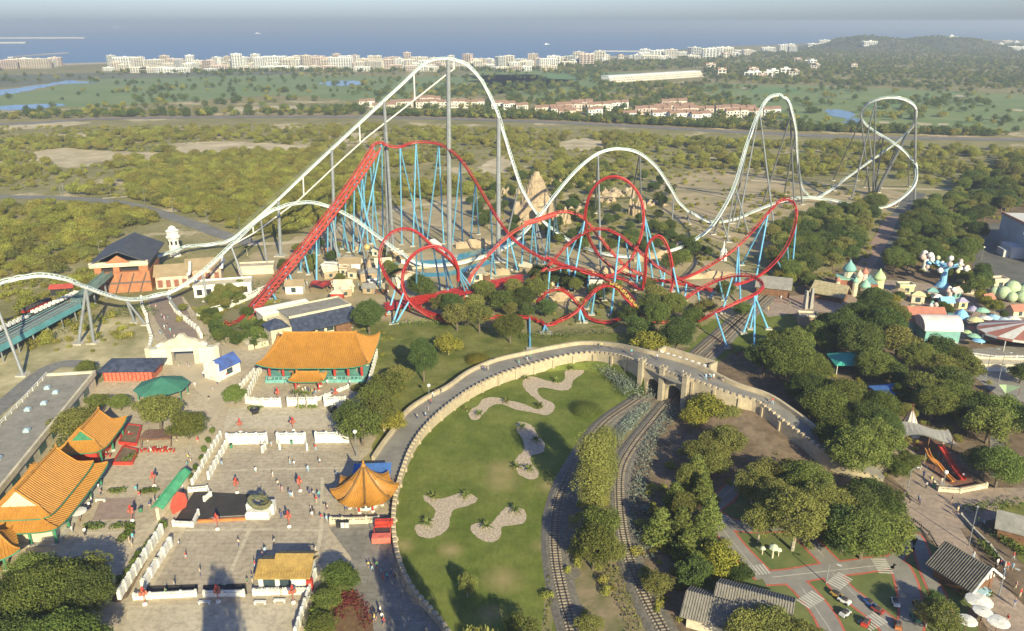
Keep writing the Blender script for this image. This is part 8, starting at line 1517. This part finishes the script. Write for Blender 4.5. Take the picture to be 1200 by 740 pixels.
# scattered ground shrubs on the brown slopes: nobody would count them
GP = np.concatenate([sample([(775, 560), (800, 520), (860, 570), (840, 620), (880, 680), (820, 700), (800, 745), (770, 740), (748, 680), (740, 620), (750, 570)], .10, .3, 6, 31), sample([(960, 440), (1060, 440), (1100, 470), (1160, 450), (1180, 500), (1120, 520), (1060, 560), (1000, 570), (940, 520)], .06, .3, 8, 32),
                     sample([(640, 700), (672, 660), (668, 600), (700, 545), (716, 540), (712, 600), (730, 690), (745, 760), (700, 760)], .10, .4, 5, 33), sample([(895, 265), (1040, 248), (1010, 330), (900, 350)], .04, .3, 9, 34), sample([(1040, 320), (1090, 240), (1220, 180), (1220, 260), (1140, 262), (1130, 320)], .05, .3, 9, 35),
                     sample([(545, 262), (600, 206), (790, 212), (850, 300), (830, 312), (640, 296)], .035, .4, 9, 36), sample([(400, 385), (420, 480), (440, 520), (470, 470), (480, 440), (450, 380)], .06, .3, 6, 37), sample([(190, 380), (240, 355), (330, 325), (330, 350), (310, 395), (250, 400)], .05, .5, 6, 38), sample([(640, 330), (760, 330), (840, 370), (780, 410), (720, 385), (560, 375), (560, 350)], .035, .5, 7, 39), sample([(920, 560), (1010, 570), (1035, 610), (1000, 650), (930, 640), (880, 600)], .05, .5, 6, 40), sample([(0, 450), (60, 400), (160, 372), (150, 410), (100, 420), (60, 430), (0, 480)], .03, .6, 8, 41)])
scatter_gn('ground_shrubs', np.c_[GP, np.zeros(len(GP))], rng.uniform(.35, .8, len(GP)), rng.uniform(0, 6.28, len(GP)), BUSHES, 'low shrubs and ground cover under the park trees')
# cycads on the pebble beds, twin palms, other palms
def palm_mesh(n, L, droop, size, seed, trunk_h=0):
    r_ = random.Random(seed); mb = MB()
    for i in range(n):
        a = 6.283 * i / n + r_.uniform(-.15, .15); el = r_.uniform(.15, 1.1); pts = []
        for k in range(6): u = k / 5; rr = L * u * math.cos(el) * (1 - .12 * u); z = trunk_h + L * (u * math.sin(el) - droop * u * u); pts.append(Vector((math.cos(a) * rr, math.sin(a) * rr, z)))
        s = Vector((-math.sin(a), math.cos(a), 0))
        for k in range(5):
            p, q = pts[k], pts[k + 1]; w0 = size * (1 - k / 5.5); w1 = size * (1 - (k + 1) / 5.5)
            for sg in (-1, 1): mb.add([p, q, q + s * sg * w1 - Vector((0, 0, w1 * .35)), p + s * sg * w0 - Vector((0, 0, w0 * .35))], [(0, 1, 2, 3)])
    return mb
def palm(px, py, h, L, lab, cat='palm', name='palm_tree', n=22, size=.28, group=None, droop=.55, z=0):
    t = thing(name, lab, cat, tuple(G(px, py, z)), random.uniform(0, 6), group); palm_mesh(n, L, droop, size, int(px), h).build('fronds', LEAF['palm'], t); m = MB(); m.tube([(0, 0, -.1), (.1, 0, h * .5), (0, 0, h)], [h * .04 + .12, .14, .13], 7); m.build('trunk', BARKL, t); return t
CYC = [(547, 482, 'left end of the upper winding pebble bed'), (562, 488, 'second from the left on the upper winding pebble bed'), (594, 472, 'middle of the upper winding pebble bed by the bend'), (632, 478, 'lower right bulge of the upper winding pebble bed'), (616, 446, 'top left of the upper winding pebble bed'), (652, 448, 'middle right of the upper winding pebble bed'), (669, 434, 'upper right tip of the upper winding pebble bed'), (612, 503, 'top of the slim pebble bed'), (628, 518, 'middle of the slim pebble bed'), (620, 552, 'foot of the slim pebble bed'), (606, 550, 'left foot of the slim pebble bed'), (508, 585, 'top left of the left pebble bed'), (546, 583, 'top right of the left pebble bed'), (500, 616, 'lower left of the left pebble bed'), (604, 600, 'upper end of the right pebble bed'), (570, 620, 'lower end of the right pebble bed')]
for px, py, w_ in CYC: palm(px, py, .7, 1.9, f'small cycad palm at the {w_}', 'cycad', 'cycad', 20, .22, 'cycads on the pebble beds', .45)
palm(350, 478, 4.2, 2.4, 'left one of the twin palms on the temple terrace', group='twin palms'); palm(360, 478, 4.0, 2.3, 'right one of the twin palms on the temple terrace', group='twin palms'); palm(290, 300, 3.5, 3.2, 'bushy palm at the foot of the white lift'); palm(1112, 446, 5, 3.2, 'palm cluster tree left of the striped tent path'); palm(1126, 440, 4.4, 3, 'second palm nearer the pale lamp posts'); palm(1122, 455, 4, 3, 'low palm in front of the two palms by the lamp posts')
for px, py, w_ in [(748, 565, 'top'), (752, 578, 'middle'), (757, 600, 'lower middle'), (763, 632, 'bottom')]: t = thing('agave', f'silvery agave at the {w_} of the row beside the right railway line', 'agave', tuple(G(px, py)), 0, 'agaves'); palm_mesh(18, 1.7, .15, .16, px, .1).build('leaves', LEAF['silver'], t)
for px, py, w_ in [(892, 533, 'left'), (898, 537, 'middle'), (908, 542, 'right')]: palm(px, py, 1.6, 1.1, f'pale spiky yucca, {w_} of three on the brown slope', 'yucca', 'yucca', 26, .12, 'yuccas', .15)

# ---------------------------------------------------------------- people
def person_mesh(pose, seed):
    r_ = random.Random(seed); me = bpy.data.meshes.new('person'); st = {'walk': (.22, -.20), 'stand': (.04, -.04), 'stride': (.30, -.26)}[pose]; ar = -st[0] * .8
    V = [(0, 0, .95), (0, 0, 1.20), (0, 0, 1.42), (0, 0, 1.53), (.02, 0, 1.66), (.02, 0, 1.76), (0, .09, .90), (st[0] * .45, .10, .50), (st[0], .10, .08), (st[0] + .14, .10, .04), (0, -.09, .90), (st[1] * .3, -.10, .50), (st[1], -.10, .10), (st[1] + .13, -.10, .05),
         (0, .19, 1.40), (ar * .4, .24, 1.14), (ar + .08, .24, .90), (0, -.19, 1.40), (-ar * .4, -.24, 1.14), (-ar + .08, -.24, .90)]
    E_ = [(0, 1), (1, 2), (2, 3), (3, 4), (4, 5), (0, 6), (6, 7), (7, 8), (8, 9), (0, 10), (10, 11), (11, 12), (12, 13), (2, 14), (14, 15), (15, 16), (2, 17), (17, 18), (18, 19)]
    Rr = [.15, .145, .15, .06, .11, .09, .11, .075, .05, .045, .11, .075, .05, .045, .065, .05, .038, .065, .05, .038]
    me.from_pydata(V, E_, []); o = bpy.data.objects.new('tmp', me); col.objects.link(o); md = o.modifiers.new('s', 'SKIN')
    for i, v in enumerate(me.skin_vertices[0].data): k = Rr[i] * (1.15 if r_.random() < 0 else 1); v.radius = (k, k); v.use_root = i == 0
    sb = o.modifiers.new('u', 'SUBSURF'); sb.levels = sb.render_levels = 1
    dg = bpy.context.evaluated_depsgraph_get(); m = bpy.data.meshes.new_from_object(o.evaluated_get(dg)); bpy.data.objects.remove(o); return m
PM = [person_mesh(p, i) for i, p in enumerate(('walk', 'stand', 'stride'))]
CL = {'white': (.72, .70, .67), 'red': (.45, .05, .05), 'dark blue': (.05, .07, .16), 'light blue': (.30, .45, .58), 'black': (.03, .03, .035), 'grey': (.3, .3, .3), 'pink': (.6, .3, .33), 'yellow': (.6, .48, .12), 'green': (.10, .25, .12), 'beige': (.48, .4, .29), 'teal': (.08, .38, .40)}
CM = {k: mat('cloth_' + k.replace(' ', '_'), v, var=.05, rough=.9) for k, v in CL.items()}; skin = mat('skin', (.42, .24, .16), var=.05, rough=.6); hairs = [mat('dark_hair', (.03, .02, .015), var=.1), mat('brown_hair', (.12, .07, .04), var=.1), mat('fair_hair', (.35, .25, .13), var=.1)]
PCACHE = {}
def person_variant(pi, top, bot, hi, shorts):
    k = (pi, top, bot, hi, shorts)
    if k not in PCACHE:
        m = PM[pi].copy(); m.materials.clear(); [m.materials.append(x) for x in (skin, CM[top], CM[bot], hairs[hi], CM['black'])]; idx = []
        for f in m.polygons:
            x, y, z = f.center; arm = abs(y) > .19
            if z < .09: i = 4
            elif arm and z < 1.18: i = 0
            elif z < (.55 if shorts else .0): i = 0
            elif z < .98 and not arm: i = 2
            elif z < 1.49: i = 1
            elif z > 1.70 or (z > 1.60 and x < .0): i = 3
            else: i = 0
            idx.append(i)
        m.polygons.foreach_set('material_index', idx); PCACHE[k] = m
    return PCACHE[k]
PLM = LM + [(326, 470, 'the left terrace lamp'), (394, 470, 'the right terrace lamp'), (282, 507, 'the left courtyard lamp'), (344, 505, 'the middle courtyard lamp'), (448, 632, 'the red cart'), (402, 618, 'the trio of bins'), (205, 615, 'the red screen'), (688, 404, 'the dark bin on the walkway'), (418, 536, 'the big globe lamp'), (352, 576, 'the mid courtyard lamp'), (339, 618, 'the lamp right of the dragon'), (170, 709, 'the lower left lamp'), (256, 706, 'the lower middle lamp')]
def person(px, py, z=0.0):
    top = random.choices(list(CL), (9, 3, 4, 4, 4, 3, 2, 2, 1, 3, 2))[0]; bot = random.choice(('dark blue', 'black', 'beige', 'grey', 'dark blue', 'light blue')); pi = random.randrange(3); sh_ = random.random() < .5
    L_ = sorted(((px - a) ** 2 + (1.6 * (py - b)) ** 2, a, b, s) for a, b, s in PLM); lab = None
    for k in range(4):
        _, a, b, s = L_[k]; r = ('left of' if px < a else 'right of') if abs(px - a) > 1.4 * abs(py - b) else ('behind' if py < b else 'in front of')
        for l in (f'person in {top} top and {bot} {"shorts" if sh_ else "trousers"} {r} {s}', f'{("walking", "standing", "striding")[pi]} person in {top} top and {bot} {"shorts" if sh_ else "trousers"} {r} {s}'):
            if l not in USED and lab is None: USED[l] = 1; lab = l
    o = bpy.data.objects.new('person', person_variant(pi, top, bot, random.randrange(3), sh_)); link(o); p = G(px, py, z); o.location = (p.x, p.y, z - .02); s = random.uniform(.9, 1.08) * (1 if random.random() < .88 else .68)
    o.scale = (s, s, s); o.rotation_euler = (0, 0, random.uniform(0, 6.28)); lab = lab or l; lab = lab if len(lab.split()) < 17 else lab.replace(' and ' + bot + (' shorts' if sh_ else ' trousers'), ''); tag(o, lab, 'person', 'visitors walking in the park')
PP = [(340, 582), (343, 585), (363, 581), (368, 583), (374, 584), (371, 590), (328, 574), (331, 578), (326, 571), (340, 544), (345, 547), (361, 553), (290, 521), (296, 520), (303, 520), (318, 524), (370, 528), (364, 598), (368, 603), (366, 607), (380, 594), (384, 599), (377, 610), (383, 613), (330, 608), (370, 648), (308, 655), (311, 650), (299, 666), (296, 683), (290, 684), (432, 665), (436, 668), (442, 667), (447, 672), (449, 682), (454, 680), (459, 676), (463, 677), (460, 690), (441, 725), (446, 720), (448, 728), (474, 737), (450, 733), (439, 729), (405, 598), (410, 596), (402, 592), (418, 600),
      (213, 568), (226, 565), (181, 590), (186, 592), (190, 588), (176, 596), (193, 585), (164, 584), (160, 578), (152, 637), (156, 633), (155, 641), (118, 580), (116, 574), (221, 540), (224, 543), (220, 548), (232, 520), (248, 505), (215, 575), (248, 448), (252, 446), (240, 440), (250, 460), (239, 442), (263, 440), (266, 443), (222, 432), (219, 430), (245, 470), (255, 452), (190, 373), (193, 376), (197, 374), (193, 386), (200, 390), (188, 392), (205, 398), (183, 362), (196, 384), (210, 430), (229, 455), (300, 445), (284, 450), (310, 520), (306, 525),
      (362, 460), (366, 462), (370, 461), (368, 466), (375, 458), (358, 459), (355, 461), (384, 452), (335, 452), (410, 452), (345, 463), (1076, 588), (1077, 592), (1122, 601), (1120, 606), (1124, 598), (1085, 573), (1091, 566), (1082, 560), (1103, 568), (1128, 562), (1168, 664), (1166, 670), (1172, 662), (1176, 674), (1180, 668), (1190, 690), (1140, 655), (1187, 656), (1115, 590), (1146, 612), (1152, 618), (1145, 616), (1186, 668), (1195, 700), (1188, 712), (1180, 730), (925, 358), (915, 352), (1000, 362), (1060, 365), (1080, 360), (1070, 340), (1010, 352), (1050, 372), (900, 365), (935, 362), (1165, 400), (1172, 432), (1130, 425),
      (470, 338), (455, 345), (500, 318), (540, 320), (600, 320), (395, 330), (420, 335), (440, 345), (360, 335), (610, 390), (775, 390), (500, 745), (1098, 545), (1078, 552), (60, 630), (85, 625), (20, 632), (100, 628), (105, 596), (108, 590), (205, 690), (210, 640), (218, 655), (235, 675), (195, 700), (280, 640), (322, 640), (260, 545), (300, 555), (320, 560), (395, 560), (375, 545)]
for a in PP: person(*a)
for px, py, z in [(510, 463, 1.5), (513, 461, 1.5), (507, 466, 1.5), (502, 482, 1.0), (499, 490, .9), (517, 462, 1.5), (566, 434, 1.9), (569, 435, 1.9), (572, 434, 1.9), (608, 427, 2.1), (618, 424, 2.2), (622, 422, 2.3), (702, 409, 4.0), (705, 408, 4.0), (718, 410, 4.8), (827, 445, 6.9), (831, 444, 6.8), (836, 445, 6.7), (833, 446, 6.8), (847, 448, 6.6), (800, 440, 7), (900, 476, 5.6), (905, 474, 5.5), (770, 422, 7), (505, 474, 1.3), (489, 492, .8), (740, 416, 6.2)]: person(px, py, z + .08)
# ---------------------------------------------------------------- the air
hz_b = MB(); hz_b.bz(-23500, 25500, -500, 33500, -2.6, 96)
hm = bpy.data.materials.new('haze'); hm.use_nodes = True; nt = hm.node_tree; nt.nodes.clear()
o_ = nt.nodes.new('ShaderNodeOutputMaterial'); pv = nt.nodes.new('ShaderNodeVolumePrincipled'); pv.inputs['Density'].default_value = HAZE
pv.inputs['Color'].default_value = (.76, .84, .92, 1); pv.inputs['Anisotropy'].default_value = 0.25
nt.links.new(pv.outputs[0], o_.inputs['Volume'])
tag(hz_b.build('haze', hm), 'thin pale haze in the air over the park and the sea', 'haze', kind='stuff')
